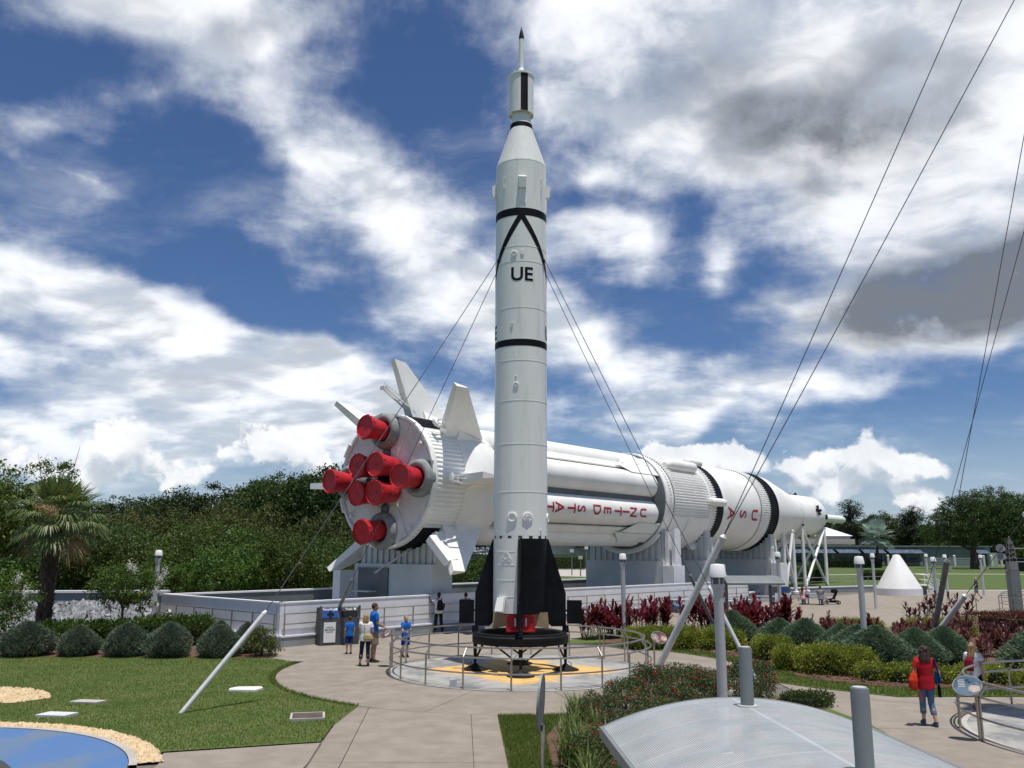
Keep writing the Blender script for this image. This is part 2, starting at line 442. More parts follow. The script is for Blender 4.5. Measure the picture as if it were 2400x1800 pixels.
def text_mb(body, size, bend=None, depth=0.0):
    """letters as flat mesh; returns (V,F) in the x/y plane centred, cap height about 0.7*size"""
    cu = bpy.data.curves.new('txt', 'FONT'); cu.body = body; cu.size = size
    cu.align_x = 'CENTER'; cu.align_y = 'CENTER'; cu.offset = size * 0.022
    cu.resolution_u = 4
    ob = bpy.data.objects.new('txt', cu); COL.objects.link(ob)
    dg = bpy.context.evaluated_depsgraph_get()
    me = bpy.data.meshes.new_from_object(ob.evaluated_get(dg))
    bm = bmesh.new(); bm.from_mesh(me)
    bmesh.ops.triangulate(bm, faces=bm.faces[:])
    if bend:
        for _ in range(bend):
            ed = [e for e in bm.edges if e.calc_length() > size * 0.16]
            if ed: bmesh.ops.subdivide_edges(bm, edges=ed, cuts=1)
            bmesh.ops.triangulate(bm, faces=[f for f in bm.faces if len(f.verts) > 3])
    V = np.array([v.co[:] for v in bm.verts]) if bm.verts else np.zeros((0, 3))
    bm.verts.ensure_lookup_table(); bm.verts.index_update()
    F = [tuple(v.index for v in f.verts) for f in bm.faces]
    bm.free(); bpy.data.objects.remove(ob); bpy.data.curves.remove(cu); bpy.data.meshes.remove(me)
    c = (V.min(0) + V.max(0)) / 2
    return V - c, F
# ------------------------------------------------------------------ palette
M_conc = mat('concrete_buff', (0.268, 0.232, 0.190), 0.85, var=0.07, scale=1.6, bump=0.25, bscale=90, dirt=(0.20, 0.172, 0.14), dirt_amt=0.5, dirt_scale=0.45, objrand=0.035)
M_conc2 = mat('concrete_light', (0.44, 0.41, 0.37), 0.85, var=0.06, scale=1.5, bump=0.25, bscale=90, dirt=(0.25, 0.23, 0.2), dirt_amt=0.3)
M_joint = mat('joint_dark', (0.16, 0.14, 0.12), 0.9, var=0.15)
M_soil = mat('turf_far', (0.058, 0.098, 0.014), 0.9, var=0.2, scale=0.35, col2=(0.080, 0.112, 0.022), bump=0.4, bscale=30, dirt=(0.11, 0.12, 0.035), dirt_amt=0.3, dirt_scale=0.12)
M_turf = mat('turf_near', (0.070, 0.115, 0.018), 0.9, scale=0.8, col2=(0.115, 0.14, 0.036), bump=0.6, bscale=45, dirt=(0.14, 0.14, 0.045), dirt_amt=0.4, dirt_scale=0.9)
M_blade = leafmat('grass_blade', (0.088, 0.155, 0.022), (0.185, 0.225, 0.052), 0.35, 0.55, 0.55, 0.0)
M_mulch = mat('bark_mulch', (0.085, 0.045, 0.030), 0.95, scale=14, col2=(0.15, 0.085, 0.055), bump=0.9, bscale=22)
M_white = mat('white_paint', (0.80, 0.80, 0.78), 0.45, var=0.025, scale=0.8, dirt=(0.55, 0.53, 0.48), dirt_amt=0.18, dirt_scale=0.9)
M_white_wall = mat('white_masonry', (0.79, 0.79, 0.80), 0.7, var=0.03, scale=1.1, bump=0.15, bscale=30, dirt=(0.50, 0.50, 0.49), dirt_amt=0.25, dirt_scale=0.8)
M_rocket = mat('white_rocket_paint', (0.83, 0.835, 0.80), 0.32, var=0.018, scale=1.3, stretch=(2.2, 2.2, 0.25), dirt=(0.56, 0.57, 0.53), dirt_amt=0.55, dirt_scale=1.6, spec=0.45, bump=0.05, bscale=3)
M_saturn = mat('white_stage_paint', (0.85, 0.845, 0.81), 0.42, var=0.03, scale=0.7, dirt=(0.68, 0.65, 0.58), dirt_amt=0.24, dirt_scale=0.55, bump=0.06, bscale=2)
M_black = mat('black_rocket_paint', (0.007, 0.008, 0.012), 0.5, var=0.2, scale=2, spec=0.14)
M_blackmat = mat('black_matte', (0.010, 0.011, 0.013), 0.65, var=0.2, scale=3, spec=0.2)
M_grey = mat('grey_masonry', (0.30, 0.32, 0.33), 0.8, var=0.06, scale=1.2, bump=0.2, bscale=25, dirt=(0.2, 0.21, 0.21), dirt_amt=0.3)
M_grey2 = mat('grey_block_paint', (0.57, 0.60, 0.60), 0.75, var=0.05, scale=0.7, bump=0.12, bscale=18, dirt=(0.36, 0.39, 0.39), dirt_amt=0.35)
M_greydk = mat('grey_dark_paint', (0.15, 0.17, 0.175), 0.8, var=0.08, scale=1.0, bump=0.15, bscale=20)
M_steel = mat('stainless_rail', (0.42, 0.39, 0.35), 0.30, 0.85, var=0.08, scale=6)
M_galv = mat('galvanised_tube', (0.62, 0.63, 0.63), 0.5, 0.25, var=0.07, scale=5, stretch=(1, 1, 0.3), dirt=(0.42, 0.42, 0.40), dirt_amt=0.4, dirt_scale=4)
M_galvdk = mat('dark_tube', (0.25, 0.26, 0.26), 0.6, 0.2, var=0.1, scale=5)  # darker tube grey; stands for shade on the post behind the bin
M_pole = mat('lamp_pole_paint', (0.58, 0.59, 0.60), 0.45, 0.15, var=0.04, scale=2, dirt=(0.42, 0.42, 0.42), dirt_amt=0.25, dirt_scale=3)
M_lamp = mat('lamp_cap_white', (0.82, 0.82, 0.82), 0.4, var=0.02)
M_cable = mat('steel_cable', (0.10, 0.11, 0.13), 0.5, 0.5, var=0.1)
M_red = mat('red_cover_paint', (0.53, 0.024, 0.034), 0.42, var=0.10, scale=2.5, spec=0.35, dirt=(0.28, 0.012, 0.02), dirt_amt=0.4, dirt_scale=1.5, bump=0.05, bscale=12)
M_redlet = mat('red_lettering', (0.42, 0.022, 0.030), 0.6, var=0.06)
M_boot = mat('grey_quilted_boot', (0.27, 0.295, 0.29), 0.8, var=0.10, scale=5, bump=0.9, bscale=9, dirt=(0.13, 0.15, 0.15), dirt_amt=0.6, dirt_scale=2)
M_tan = mat('tan_vane', (0.36, 0.27, 0.16), 0.7, var=0.08, scale=4)
M_gravel = mat('white_rock', (0.50, 0.50, 0.49), 0.9, var=0.15, scale=9, objrand=0.1)
M_beige = mat('beige_pebble', (0.62, 0.47, 0.28), 0.9, var=0.16, scale=6, col2=(0.74, 0.60, 0.40), bump=0.5, bscale=30)
M_trunk = mat('bark_brown', (0.090, 0.068, 0.050), 0.95, var=0.25, scale=6, stretch=(1, 1, 0.3), bump=0.8, bscale=12)
M_stem = mat('stem_tan', (0.16, 0.12, 0.08), 0.9, var=0.2, scale=6)
M_glass = mat('dark_window_glass', (0.02, 0.03, 0.045), 0.12, var=0.1, spec=0.6)

# ------------------------------------------------------------------ ground
PC = (0.3, 28.45)            # centre of the rocket's plaza
PR = 7.6                     # its radius
def inpoly(P, poly):
    x, y = P[:, 0], P[:, 1]; ins = np.zeros(len(P), bool); n = len(poly)
    for i in range(n):
        x1, y1 = poly[i]; x2, y2 = poly[(i + 1) % n]
        if y1 == y2: continue
        c = ((y1 > y) != (y2 > y)) & (x < (x2 - x1) * (y - y1) / (y2 - y1) + x1)
        ins ^= c
    return ins
def sample_poly(poly, n, seed=0, weight=None):
    g = np.random.default_rng(seed); a = np.array(poly); lo, hi = a.min(0), a.max(0)
    out = []; tot = 0
    while tot < n:
        P = g.uniform(lo, hi, (n * 2, 2)); P = P[inpoly(P, poly)]
        if weight is not None: P = P[g.random(len(P)) < weight(P)]
        out.append(P); tot += len(P)
    return np.vstack(out)[:n]

def blades(name, poly, n, h, w, m, seed=1, z=0.0, weight=None, lean=0.5, label=None):
    g = np.random.default_rng(seed)
    P = sample_poly(poly, n, seed, weight)
    a = g.uniform(0, 2 * math.pi, n); hh = h * g.uniform(0.55, 1.25, n); ww = w * g.uniform(0.7, 1.3, n)
    la = g.uniform(0, 2 * math.pi, n); le = lean * g.uniform(0.1, 1.0, n) * hh
    B = np.c_[P, np.full(n, z)]
    dx = np.c_[np.cos(a) * ww / 2, np.sin(a) * ww / 2, np.zeros(n)]
    T = B + np.c_[np.cos(la) * le, np.sin(la) * le, hh]
    V = np.stack([B - dx, B + dx, T], 1).reshape(-1, 3)
    me = bpy.data.meshes.new(name)
    me.vertices.add(3 * n); me.vertices.foreach_set('co', V.astype(np.float32).ravel())
    me.loops.add(3 * n); me.loops.foreach_set('vertex_index', np.arange(3 * n, dtype=np.int32))
    me.polygons.add(n); me.polygons.foreach_set('loop_start', (np.arange(n) * 3).astype(np.int32)); me.polygons.foreach_set('loop_total', np.full(n, 3, np.int32))
    me.update(calc_edges=True); me.materials.append(m)
    o = bpy.data.objects.new(name, me); COL.objects.link(o)
    return structure(o, 'stuff', label)

gm = MB(); gm.sheet([(-2500, -300), (2500, -300), (2500, 4500), (-2500, 4500)], -0.16)
structure(gm.build('ground', M_soil))

# paving: a joint-coloured bed with the slabs on it
pave_far = [(-20, 33.5), (-20, 4), (22, 4), (40, 10), (60, 40), (62, 87), (38, 84.5), (35.4, 83.6), (24.5, 77.3), (18.6, 73.8), (12.6, 64.6), (4.3, 52.3), (-2.2, 43.1), (-9.0, 34.9), (-14, 39.2), (-16, 38)]
pv = MB(); pv.prism(pave_far, -0.15, -0.030)
pavement = structure(pv.build('pavement', M_joint))
def slab(poly, z1=0.0, m=M_conc, parent=pavement):
    b = MB(); b.prism(poly, -0.025, z1); return b.build('slab', m, parent)
# the back plaza: large slabs in a grid turned along the long rocket's wall, clipped to the plaza outline
def clip(poly, a, b, c):
    """keep a*x+b*y<=c"""
    out = []
    for i in range(len(poly)):
        p, q = poly[i], poly[(i + 1) % len(poly)]
        dp, dq = a * p[0] + b * p[1] - c, a * q[0] + b * q[1] - c
        if dp <= 0: out.append(p)
        if (dp < 0 < dq) or (dq < 0 < dp):
            t = dp / (dp - dq); out.append((p[0] + t * (q[0] - p[0]), p[1] + t * (q[1] - p[1])))
    return out
WD = Vector((0.68, 0.733)).normalized(); WN = Vector((-WD.y, WD.x))
def outside_circle(poly, cx, cy, r):
    return max(math.hypot(x - cx, y - cy) for x, y in poly) > r
GAP = 0.008
def grid_slabs(x0, x1, y0, y1, sx, sy, planes):
    y = y0
    while y < y1:
        x = x0
        while x < x1:
            p = [(x + GAP, y + GAP), (x + sx - GAP, y + GAP), (x + sx - GAP, y + sy - GAP), (x + GAP, y + sy - GAP)]
            for a, b, c in planes:
                p = clip(p, a, b, c)
                if len(p) < 3: break
            if len(p) >= 3: slab(p, -0.006)
            x += sx
        y += sy
# beyond the plaza disc up to the moat wall and round to the right
wall_plane = (WN.x, WN.y, WN.x * -9.0 + WN.y * 34.9)
grid_slabs(-10, 62, 30.0, 87, 6.0, 5.7, [wall_plane, (-0.10, 1.0, 80.6), (1, 0, 61)])
grid_slabs(7.8, 40, 4.0, 30.0, 5.4, 5.2, [(0.9, -0.44, 27.0)])
grid_slabs(-10.0, -6.8, 29.6, 30.0, 4, 0.39, [])
# plaza ring in sectors, walk in three rows, low apron by the splash pad
for i in range(12):
    a0, a1 = 12 + 30 * i, 42 + 30 * i
    arc = circle(PC[0], PC[1], PR, 12, a0 + 0.07, a1 - 0.07); inn = circle(PC[0], PC[1], 4.28, 10, a0 + 0.1, a1 - 0.1)
    slab(arc + inn[::-1], 0.0)
def walk_x(f, y):            # the walk narrows slightly toward the plaza
    t = (y - 16.0) / (21.6 - 16.0)
    return (-3.60 + -0.42 * t) * (1 - f) + (-0.04 + -0.30 * t) * f
rows = [(8.0, 12.2), (12.2, 16.4), (16.4, 21.75)]
cuts = [(0.0, 0.16), (0.16, 0.83), (0.83, 1.0)]
for f0, f1 in cuts:
    for y0, y1 in rows:
        top = []
        for j in range(7):
            f = f0 + (f1 - f0) * j / 6
            yy = y1
            if y1 > 20:
                xx = walk_x(f, 21.2); yy = PC[1] - math.sqrt((PR + 0.012) ** 2 - (xx - PC[0]) ** 2)
            top.append((walk_x(f, yy) + (GAP if j == 0 else -GAP if j == 6 else 0), yy - 0.004))
        slab([(walk_x(f0, y0) + GAP, y0 + 0.01), (walk_x(f1, y0) - GAP, y0 + 0.01)] + top[::-1])
slab([(-3.66, 8.0), (-3.66, 16.4), (-3.79, 17.98), (-6.55, 17.06), (-6.30, 16.2), (-6.2, 14.5), (-6.6, 12.0), (-7.4, 8.0)], -0.002)

# splash pad
SPC = (-11.3, 14.3); SPR = 4.85
def rubber():
    m = bpy.data.materials.new('blue_rubber_surface'); m.use_nodes = True
    N = NT(m.node_tree); b = N.n['Principled BSDF']; b.inputs['Roughness'].default_value = 0.75
    tc_ = N.new('ShaderNodeTexCoord')
    v = tc_.outputs['Object']
    big = N.noise(v, 0.55, 3, 0.5, 0.3).outputs['Fac']; sp = N.noise(v, 85, 2, 0.6).outputs['Fac']
    c = N.mix(N.ss(big, 0.42, 0.62), (0.065, 0.150, 0.33, 1), (0.12, 0.17, 0.23, 1))
    c = N.mix(N.m('MULTIPLY', N.ss(sp, 0.45, 0.7), 0.5), c, (0.12, 0.23, 0.46, 1))
    N.put(b.inputs['Base Color'], c)
    bn = N.new('ShaderNodeBump'); bn.inputs['Strength'].default_value = 0.5; bn.inputs['Distance'].default_value = 0.01
    N.put(bn.inputs['Height'], sp); N.put(b.inputs['Normal'], bn.outputs[0])
    return m
sp = MB(); sp.prism(circle(SPC[0], SPC[1], SPR, 96), -0.02, 0.020)
structure(sp.build('splash_pad', rubber()), 'structure', 'blue rubber splash pad surface inside a concrete kerb')
sg = MB(); sg.prism(circle(-11.7, 13.6, 3.72, 48), 0.0, 0.026)
structure(sg.build('splash_pad_border', mat('dark_rubber', (0.055, 0.06, 0.065), 0.8, var=0.15, scale=40)), 'structure')
sg = MB(); sg.prism(circle(-11.7, 13.3, 3.35, 48), 0.0, 0.031)
structure(sg.build('splash_pad_inlay', mat('green_rubber', (0.06, 0.26, 0.17), 0.8, var=0.12, scale=40)), 'structure')
kb = MB()
n = 96
ang = [R(20 + 140 * i / n) for i in range(n + 1)]
V = []; F = []
for a in ang:
    for r_, z_ in ((SPR + 0.01, -0.02), (SPR + 0.01, 0.035), (SPR + 0.15, 0.035), (SPR + 0.15, -0.02)):
        V.append((SPC[0] + r_ * math.cos(a), SPC[1] + r_ * math.sin(a), z_))
for i in range(n):
    for j in range(3): F.append((4 * i + j, 4 * i + j + 1, 4 * i + 5 + j, 4 * i + 4 + j))
kb.add(V, F); structure(kb.build('kerb', M_conc2, smooth=False))

# lawn left of the walk
lawn_poly = circle(PC[0], PC[1], PR + 0.02, 26, 169.0, 238.0) + [(walk_x(0, 19.5) - 0.02, 19.5), (-3.80, 18.02), (-6.6, 17.1)] + circle(SPC[0], SPC[1], SPR + 0.52, 22, 24, 138) + [(-24, 20.5), (-26, 31.0), (-9.6, 31.2), (-8.2, 30.9)]
lw = MB(); lw.sheet(lawn_poly, 0.012)
structure(lw.build('lawn', M_turf))
def nearw(P): return np.clip(22.0 / (P[:, 1] + 2), 0.35, 1.0) * np.clip((26 + P[:, 0]) / 10, 0.1, 1)
clear = []
blades('lawn_grass', lawn_poly, 170000, 0.040, 0.010, M_blade, 3, 0.012, nearw, 0.6, 'short mown grass of the lawn by the splash pad')
blades('lawn_edge_grass', [(PC[0] + r_ * math.cos(R(a_)), PC[1] + r_ * math.sin(R(a_))) for r_, aa in ((PR - 0.03, range(169, 239, 3)), (PR + 0.16, range(238, 168, -3))) for a_ in aa], 2600, 0.085, 0.014, M_blade, 4, 0.0, None, 0.8, 'longer grass along the lawn edge of the plaza')
# pebble border and pebble patch
def pebbles(name, poly, n, size, m, seed, z, label):
    g = np.random.default_rng(seed); P = sample_poly(poly, n, seed)
    b = MB()
    base = np.array([[1, 0, 0], [-.5, .87, 0], [-.5, -.87, 0], [0, 0, .8], [0.3, 0.2, -.6]]) 
    faces = [(0, 1, 3), (1, 2, 3), (2, 0, 3)]
    for p in P:
        s_ = size * g.uniform(0.6, 1.35); a = g.uniform(0, 6.28); c_, q_ = math.cos(a), math.sin(a)
        B = base[:4] * np.array([s_, s_ * g.uniform(.6, 1), s_ * g.uniform(.5, 1)])
        B = B + g.normal(0, s_ * 0.15, B.shape)
        b.add(np.c_[B[:, 0] * c_ - B[:, 1] * q_ + p[0], B[:, 0] * q_ + B[:, 1] * c_ + p[1], B[:, 2] + z], faces)
    return structure(b.build(name, m), 'stuff', label)
ringp = circle(SPC[0], SPC[1], SPR + 0.16, 30, 22, 150) + circle(SPC[0], SPC[1], SPR + 0.56, 30, 150, 22)
rb = MB(); rb.sheet(ringp, 0.018); structure(rb.build('pebble_bed', M_beige))
pebbles('pebble_border', ringp, 5200, 0.042, M_beige, 5, 0.02, 'beige pebbles bordering the blue splash pad')
patch = [(-16.5, 23.2), (-14.6, 24.6), (-13.2, 24.3), (-12.2, 23.6), (-11.75, 22.8), (-12.3, 22.1), (-13.4, 21.9), (-16.5, 21.5)]
rb = MB(); rb.sheet(patch, 0.026); structure(rb.build('pebble_bed', M_beige))
pebbles('pebble_patch', patch, 3600, 0.045, M_beige, 6, 0.03, 'patch of beige pebbles in the lawn at the left edge')

# left shrub bed
lbed = [(-26, 31.0), (-9.6, 31.2), (-8.4, 31.2), (-8.5, 32.4), (-10.0, 33.8), (-14.5, 37.8), (-17.4, 42.6), (-26, 46)]
lb = MB(); lb.sheet(lbed, 0.016); structure(lb.build('mulch_bed', M_mulch))
# right planting bed with its grass verge
rbed = circle(PC[0], PC[1], PR + 0.02, 24, 78, -17) + [(8.6, 25.0), (10.25, 23.6), (13.6, 23.7), (18, 25.2), (23, 27.5), (30, 33), (36, 42), (38, 52), (33, 54.2), (28.5, 52.6), (24, 50.0), (20.8, 46.0), (17.2, 42.9), (15.6, 44.8), (11, 45.3), (6.2, 43.6), (3.4, 39.6)]
vb = MB(); vb.sheet(rbed, 0.010); structure(vb.build('verge', M_turf))
vin = circle(PC[0], PC[1], PR + 0.95, 20, 66, -8) + [(9.3, 26.2), (10.6, 25.2), (13.6, 24.9), (17.5, 26.2), (22.3, 28.5), (29, 34), (35, 43), (37, 51.2), (32.6, 53.4), (28.8, 51.8), (24.5, 49.2), (21.2, 45.4), (17.2, 42.1), (15.3, 44.0), (11, 44.5), (6.8, 42.9), (4.2, 39.2)]
mb_ = MB(); mb_.sheet(vin, 0.016); structure(mb_.build('mulch_bed', M_mulch))
ring_v = rbed[:30] + vin[:25][::-1]
blades('verge_grass', rbed[:30] + [(18, 26.4)] + vin[:24][::-1], 26000, 0.060, 0.016, M_blade, 8, 0.010, None, 0.6, 'strip of grass edging the planting bed')
# rose bed front
fbed = circle(PC[0], PC[1], PR + 0.02, 20, 266, 328) + [(7.7, 22.4), (8.0, 20.0), (7.4, 10), (walk_x(1, 10) + 0.02, 10.0), (walk_x(1, 16) + 0.02, 16.0)]
fb = MB(); fb.sheet(fbed, 0.008); structure(fb.build('verge', M_turf))
fin_ = [(1.25, 20.85), (2.2, 21.2), (4.0, 22.0), (5.6, 23.2), (6.6, 24.2), (7.5, 22.3), (7.8, 20), (7.2, 10), (1.6, 10), (0.75, 15.5), (0.7, 18.5)]
fb = MB(); fb.sheet(fin_, 0.014); structure(fb.build('mulch_bed', M_mulch))
blades('front_verge_grass', [(walk_x(1, 10) + 0.02, 10.0), (walk_x(1, 16) + 0.02, 16.0), (-0.30, 20.75), (0.3, 20.86), (1.3, 20.9), (0.72, 18.5), (0.75, 15.5), (1.4, 10)], 26000, 0.075, 0.014, M_blade, 9, 0.008, None, 0.7, 'grass wedge between the walk and the rose bed')
def chips(name, poly, n, seed, label):
    g = np.random.default_rng(seed); P = sample_poly(poly, n, seed); b = MB()
    for p in P:
        a = g.uniform(0, 6.28); l = g.uniform(.03, .09); w = g.uniform(.01, .03); t = g.uniform(-.3, .3)
        c_, s_ = math.cos(a), math.sin(a)
        q = np.array([[-l, -w, -t * l], [l, -w, t * l], [l, w, t * l + .01], [-l, w, -t * l + .01]])
        b.add(np.c_[q[:, 0] * c_ - q[:, 1] * s_ + p[0], q[:, 0] * s_ + q[:, 1] * c_ + p[1], q[:, 2] + 0.03], [(0, 1, 2, 3)])
    return structure(b.build(name, M_mulch), 'stuff', label)
chips('bark_chips', vin[:27] + [(18, 30), (6, 37)], 7000, 12, 'bark chips spread over the planting bed')

# far verge line and paths on the big lawn
fl = MB(); fl.prism([(38.2, 84.6), (62, 87.2), (62, 88.6), (38, 85.9)], -0.155, -0.02); structure(fl.build('kerb', M_conc2))
for k_, pl in enumerate([[(24, 128), (70, 150), (70, 152.5), (24, 130)], [(70, 150), (92, 148), (92, 151), (70, 152.5)], [(-30, 160), (20, 120), (40, 150), (0, 200)], [(95, 196), (150, 196), (150, 199), (95, 199)], [(95, 240), (200, 240), (200, 246), (95, 246)]]):
    b = MB(); b.sheet(pl, -0.150 + 0.004 * k_); structure(b.build('path', M_conc2))

# flat pieces lying in the lawn
b = MB(); b.prism([(-0.40, -0.26), (0.33, -0.30), (0.42, 0.10), (0.30, 0.30), (-0.30, 0.26), (-0.45, 0.0)], 0, 0.06)
one('utility_cover', b, M_white, 'white concrete utility cover lying flat in the lawn', 'cover', (-7.17, 24.2, 0.01))
b = MB(); b.prism([(-.42, -.10), (0.30, -.22), (.42, .12), (-.30, .24)], 0, 0.05)
one('paving_stone', b, M_conc2, 'buff paving stone in the lawn, the one farther from the splash pad', 'paving stone', (-10.5, 22.2, 0.012))
b = MB(); b.prism([(-.42, -.16), (0.30, -.26), (.42, .16), (-.30, .26)], 0, 0.05)
one('paving_stone', b, M_grey2, 'grey paving stone in the lawn, the one nearer the splash pad', 'paving stone', (-10.4, 20.55, 0.012))
t = thing('valve_box', 'square brown valve box lid with pale rim near the walk', 'valve box', (-4.62, 20.4, 0.012), R(12))
b = MB()
for a_, c_ in (((-.36, -.36, .03), (.36, -.36, .03)), ((.36, -.36, .03), (.36, .36, .03)), ((.36, .36, .03), (-.36, .36, .03)), ((-.36, .36, .03), (-.36, -.36, .03))): b.bar(a_, c_, 0.05, 0.06)
b.build('rim', M_conc2, t)
b = MB(); b.box((0, 0, .022), (.665, .665, .04)); b.build('lid', mat('brown_lid', (0.10, 0.075, 0.06), 0.85, var=0.15, scale=8), t)
# ------------------------------------------------------------------ display pads
def padmat(name, splash):
    m = bpy.data.materials.new(name); m.use_nodes = True
    N = NT(m.node_tree); b = N.n['Principled BSDF']; b.inputs['Roughness'].default_value = 0.7
    tc_ = N.new('ShaderNodeTexCoord'); v = tc_.outputs['Object']
    x, y, z = N.sep(v)
    n1 = N.noise(v, 0.75, 6, 0.62, 0.5).outputs['Fac']; n2 = N.noise(v, 2.6, 5, 0.6).outputs['Fac']
    c = N.mix(N.ss(n1, 0.38, 0.66), (0.36, 0.35, 0.325, 1), (0.18, 0.185, 0.185, 1))
    c = N.mix(N.m('MULTIPLY', N.ss(n2, 0.5, 0.72), 0.5), c, (0.46, 0.45, 0.42, 1))
    if splash:
        r = N.m('SQRT', N.m('ADD', N.m('MULTIPLY', x, x), N.m('MULTIPLY', y, y)))
        an = N.m('ARCTAN2', y, x)
        star = N.m('MULTIPLY', N.m('COSINE', N.m('MULTIPLY', an, 4.0)), 0.50)
        nn = N.noise(v, 1.1, 4, 0.6).outputs['Fac']
        e = N.m('SUBTRACT', r, N.m('ADD', N.m('ADD', 2.35, star), N.m('MULTIPLY', N.m('SUBTRACT', nn, 0.5), 1.9)))
        col = N.mix(N.ss(n2, 0.35, 0.65), (0.62, 0.36, 0.10, 1), (0.72, 0.47, 0.17, 1))
        c = N.mix(N.ss(e, -0.25, 0.30, 1.0, 0.0), c, col)
    N.put(b.inputs['Base Color'], c)
    bn = N.new('ShaderNodeBump'); bn.inputs['Strength'].default_value = 0.2; bn.inputs['Distance'].default_value = 0.01
    N.put(bn.inputs['Height'], N.noise(v, 60, 3).outputs['Fac']); N.put(b.inputs['Normal'], bn.outputs[0])
    return m
def pad(center, r, m, label):
    root = thing('display_pad', label, 'pad', (center[0], center[1], 0))
    for i in range(8):
        a0, a1 = 45 * i + 20, 45 * i + 65
        b = MB(); b.prism([(0.02 * math.cos(R((a0 + a1) / 2)), 0.02 * math.sin(R((a0 + a1) / 2)))] + circle(0, 0, r, 16, a0 + 0.12, a1 - 0.12), -0.025, 0.004)
        o = b.build('slab', m, root)
    b = MB()
    V = []; F = []; n = 96
    for i in range(n):
        a = 2 * math.pi * i / n
        for rr, zz_ in ((r + 0.005, -0.02), (r + 0.005, 0.010), (r + 0.12, 0.010), (r + 0.12, -0.02)): V.append((rr * math.cos(a), rr * math.sin(a), zz_))
    for i in range(n):
        j = (i + 1) % n
        for q in range(3): F.append((4 * i + q, 4 * i + q + 1, 4 * j + q + 1, 4 * j + q))
    b.add(V, F); b.build('edge_band', M_conc2, root)
pad(PC, 4.10, padmat('painted_pad_orange', True), 'round display pad painted with an orange blast mark under the upright rocket')
P2 = (13.85, 18.4)
pad(P2, 4.0, padmat('painted_pad_grey', False), 'round grey painted display pad at the lower right corner')

def ring_rail(center, r, angs, label, gaps=(), group=None):
    """stainless rail: posts, a lower, a middle and a leaning top rail"""
    root = thing('ring_railing', label, 'railing', (center[0], center[1], 0))
    ri = r - 0.20
    for a in angs:
        c_, s_ = math.cos(R(a)), math.sin(R(a))
        b = MB(); b.tube([(r * c_, r * s_, 0.0), (r * c_, r * s_, 0.855)], 0.027, 8)
        b.lathe([(0.05, 0.0), (0.05, 0.012), (0.03, 0.02)], 10, (r * c_, r * s_, 0))
        b.build('post', M_steel, root, True)
        b = MB(); b.tube([(r * c_, r * s_, 0.85), (ri * c_, ri * s_, 1.085)], 0.022, 8); b.build('bracket', M_steel, root, True)
    def arc(rr, z, rad, nm):
        ar = sorted(gaps)
        spans = [(0, 360)] if not ar else [(ar[i][1], ar[(i + 1) % len(ar)][0] + (360 if i == len(ar) - 1 else 0)) for i in range(len(ar))]
        for a0, a1 in spans:
            n = max(8, int((a1 - a0) / 4)); full = abs(a1 - a0 - 360) < 1e-3
            pts = [(rr * math.cos(R(a0 + (a1 - a0) * i / n)), rr * math.sin(R(a0 + (a1 - a0) * i / n)), z) for i in range(n + (0 if full else 1))]
            b = MB(); b.tube(pts, rad, 8, closed=full); b.build(nm, M_steel, root, True)
    arc(ri, 1.095, 0.026, 'top_rail'); arc(r, 0.845, 0.024, 'upper_rail'); arc(r, 0.43, 0.022, 'middle_rail')
    return root
# post angles measured from the front; double posts at the back right where sections meet
pa = [-94, -75, -113, -57, -131, -41, -149, -166, 176, 158, 140, 122, 104, -22, 8, 64, 84]
ring_rail(PC, 4.16, pa + [44, 46.5, 27, 29.5], 'round stainless steel railing encircling the upright rocket', [(44.6, 45.9), (27.6, 28.9)])
ring_rail(P2, 4.20, [198, 180, 162, 144, 126, 216, 234, 252, 108, 90, 70, 50, 20, -10, -40, -70], 'round stainless steel railing at the lower right corner of the view')

# ------------------------------------------------------------------ the upright rocket
RZ = [0]
rocket = thing('upright_rocket', 'tall white upright rocket with black bands and the letters UE, black tail fins', 'rocket', (PC[0], PC[1], 0))
RR = 0.89
FRONT = R(-90)          # angle that faces the camera
def rl(name, prof, m, a0=None, a1=None, seg=48, sharp=30):
    b = MB()
    if a0 is None: b.lathe(prof, seg, sx=(1, 0, 0))
    else: b.lathe(prof, seg, sx=(1, 0, 0), a0=a0, a1=a1)
    return b.build(name, m, rocket, True, sharp)
body = rl('booster_body', [(RR, 4.22), (RR, 15.02), (RR, 17.06)], M_rocket, seg=64)
rl('nose_section', [(RR + 0.004, 17.05), (RR, 17.10), (0.405, 18.52), (0.395, 18.70), (0.36, 18.78), (0.30, 19.3)], M_rocket, seg=64)
rl('band', [(0.412, 18.50), (0.400, 18.68), (0.39, 18.68)], M_black)
dr = rl('spinning_drum', [(0.30, 19.18), (0.43, 19.16), (0.452, 19.06), (0.452, 20.47), (0.48, 20.48), (0.48, 20.54), (0.30, 20.58), (0.10, 20.62)], M_rocket, seg=48)
b = MB(); b.lathe([(0.456, 19.07), (0.456, 20.46)], 10, sx=(1, 0, 0), a0=FRONT + R(-3), a1=FRONT + R(31)); b.build('stripe', M_black, dr, True)
for k_ in range(8):
    a = k_ * math.pi / 4 + 0.2
    b = MB(); b.box((0.40 * math.cos(a), 0.40 * math.sin(a), 20.57), (0.05, 0.05, 0.05), a); b.build('lug', M_rocket, dr)
rl('upper_stage_tube', [(0.14, 20.60), (0.12, 20.80), (0.095, 20.84), (0.095, 21.98)], M_rocket, seg=24)
rl('nose_tip', [(0.099, 21.97), (0.097, 22.06), (0.06, 22.25), (0.0, 22.47)], M_black, seg=24)
rl('band', [(RR, 15.03), (RR + 0.005, 15.035), (RR + 0.005, 15.30), (RR, 15.305)], M_black, seg=64)
rl('band', [(RR, 10.47), (RR + 0.005, 10.475), (RR + 0.005, 10.70), (RR, 10.705)], M_black, seg=64)
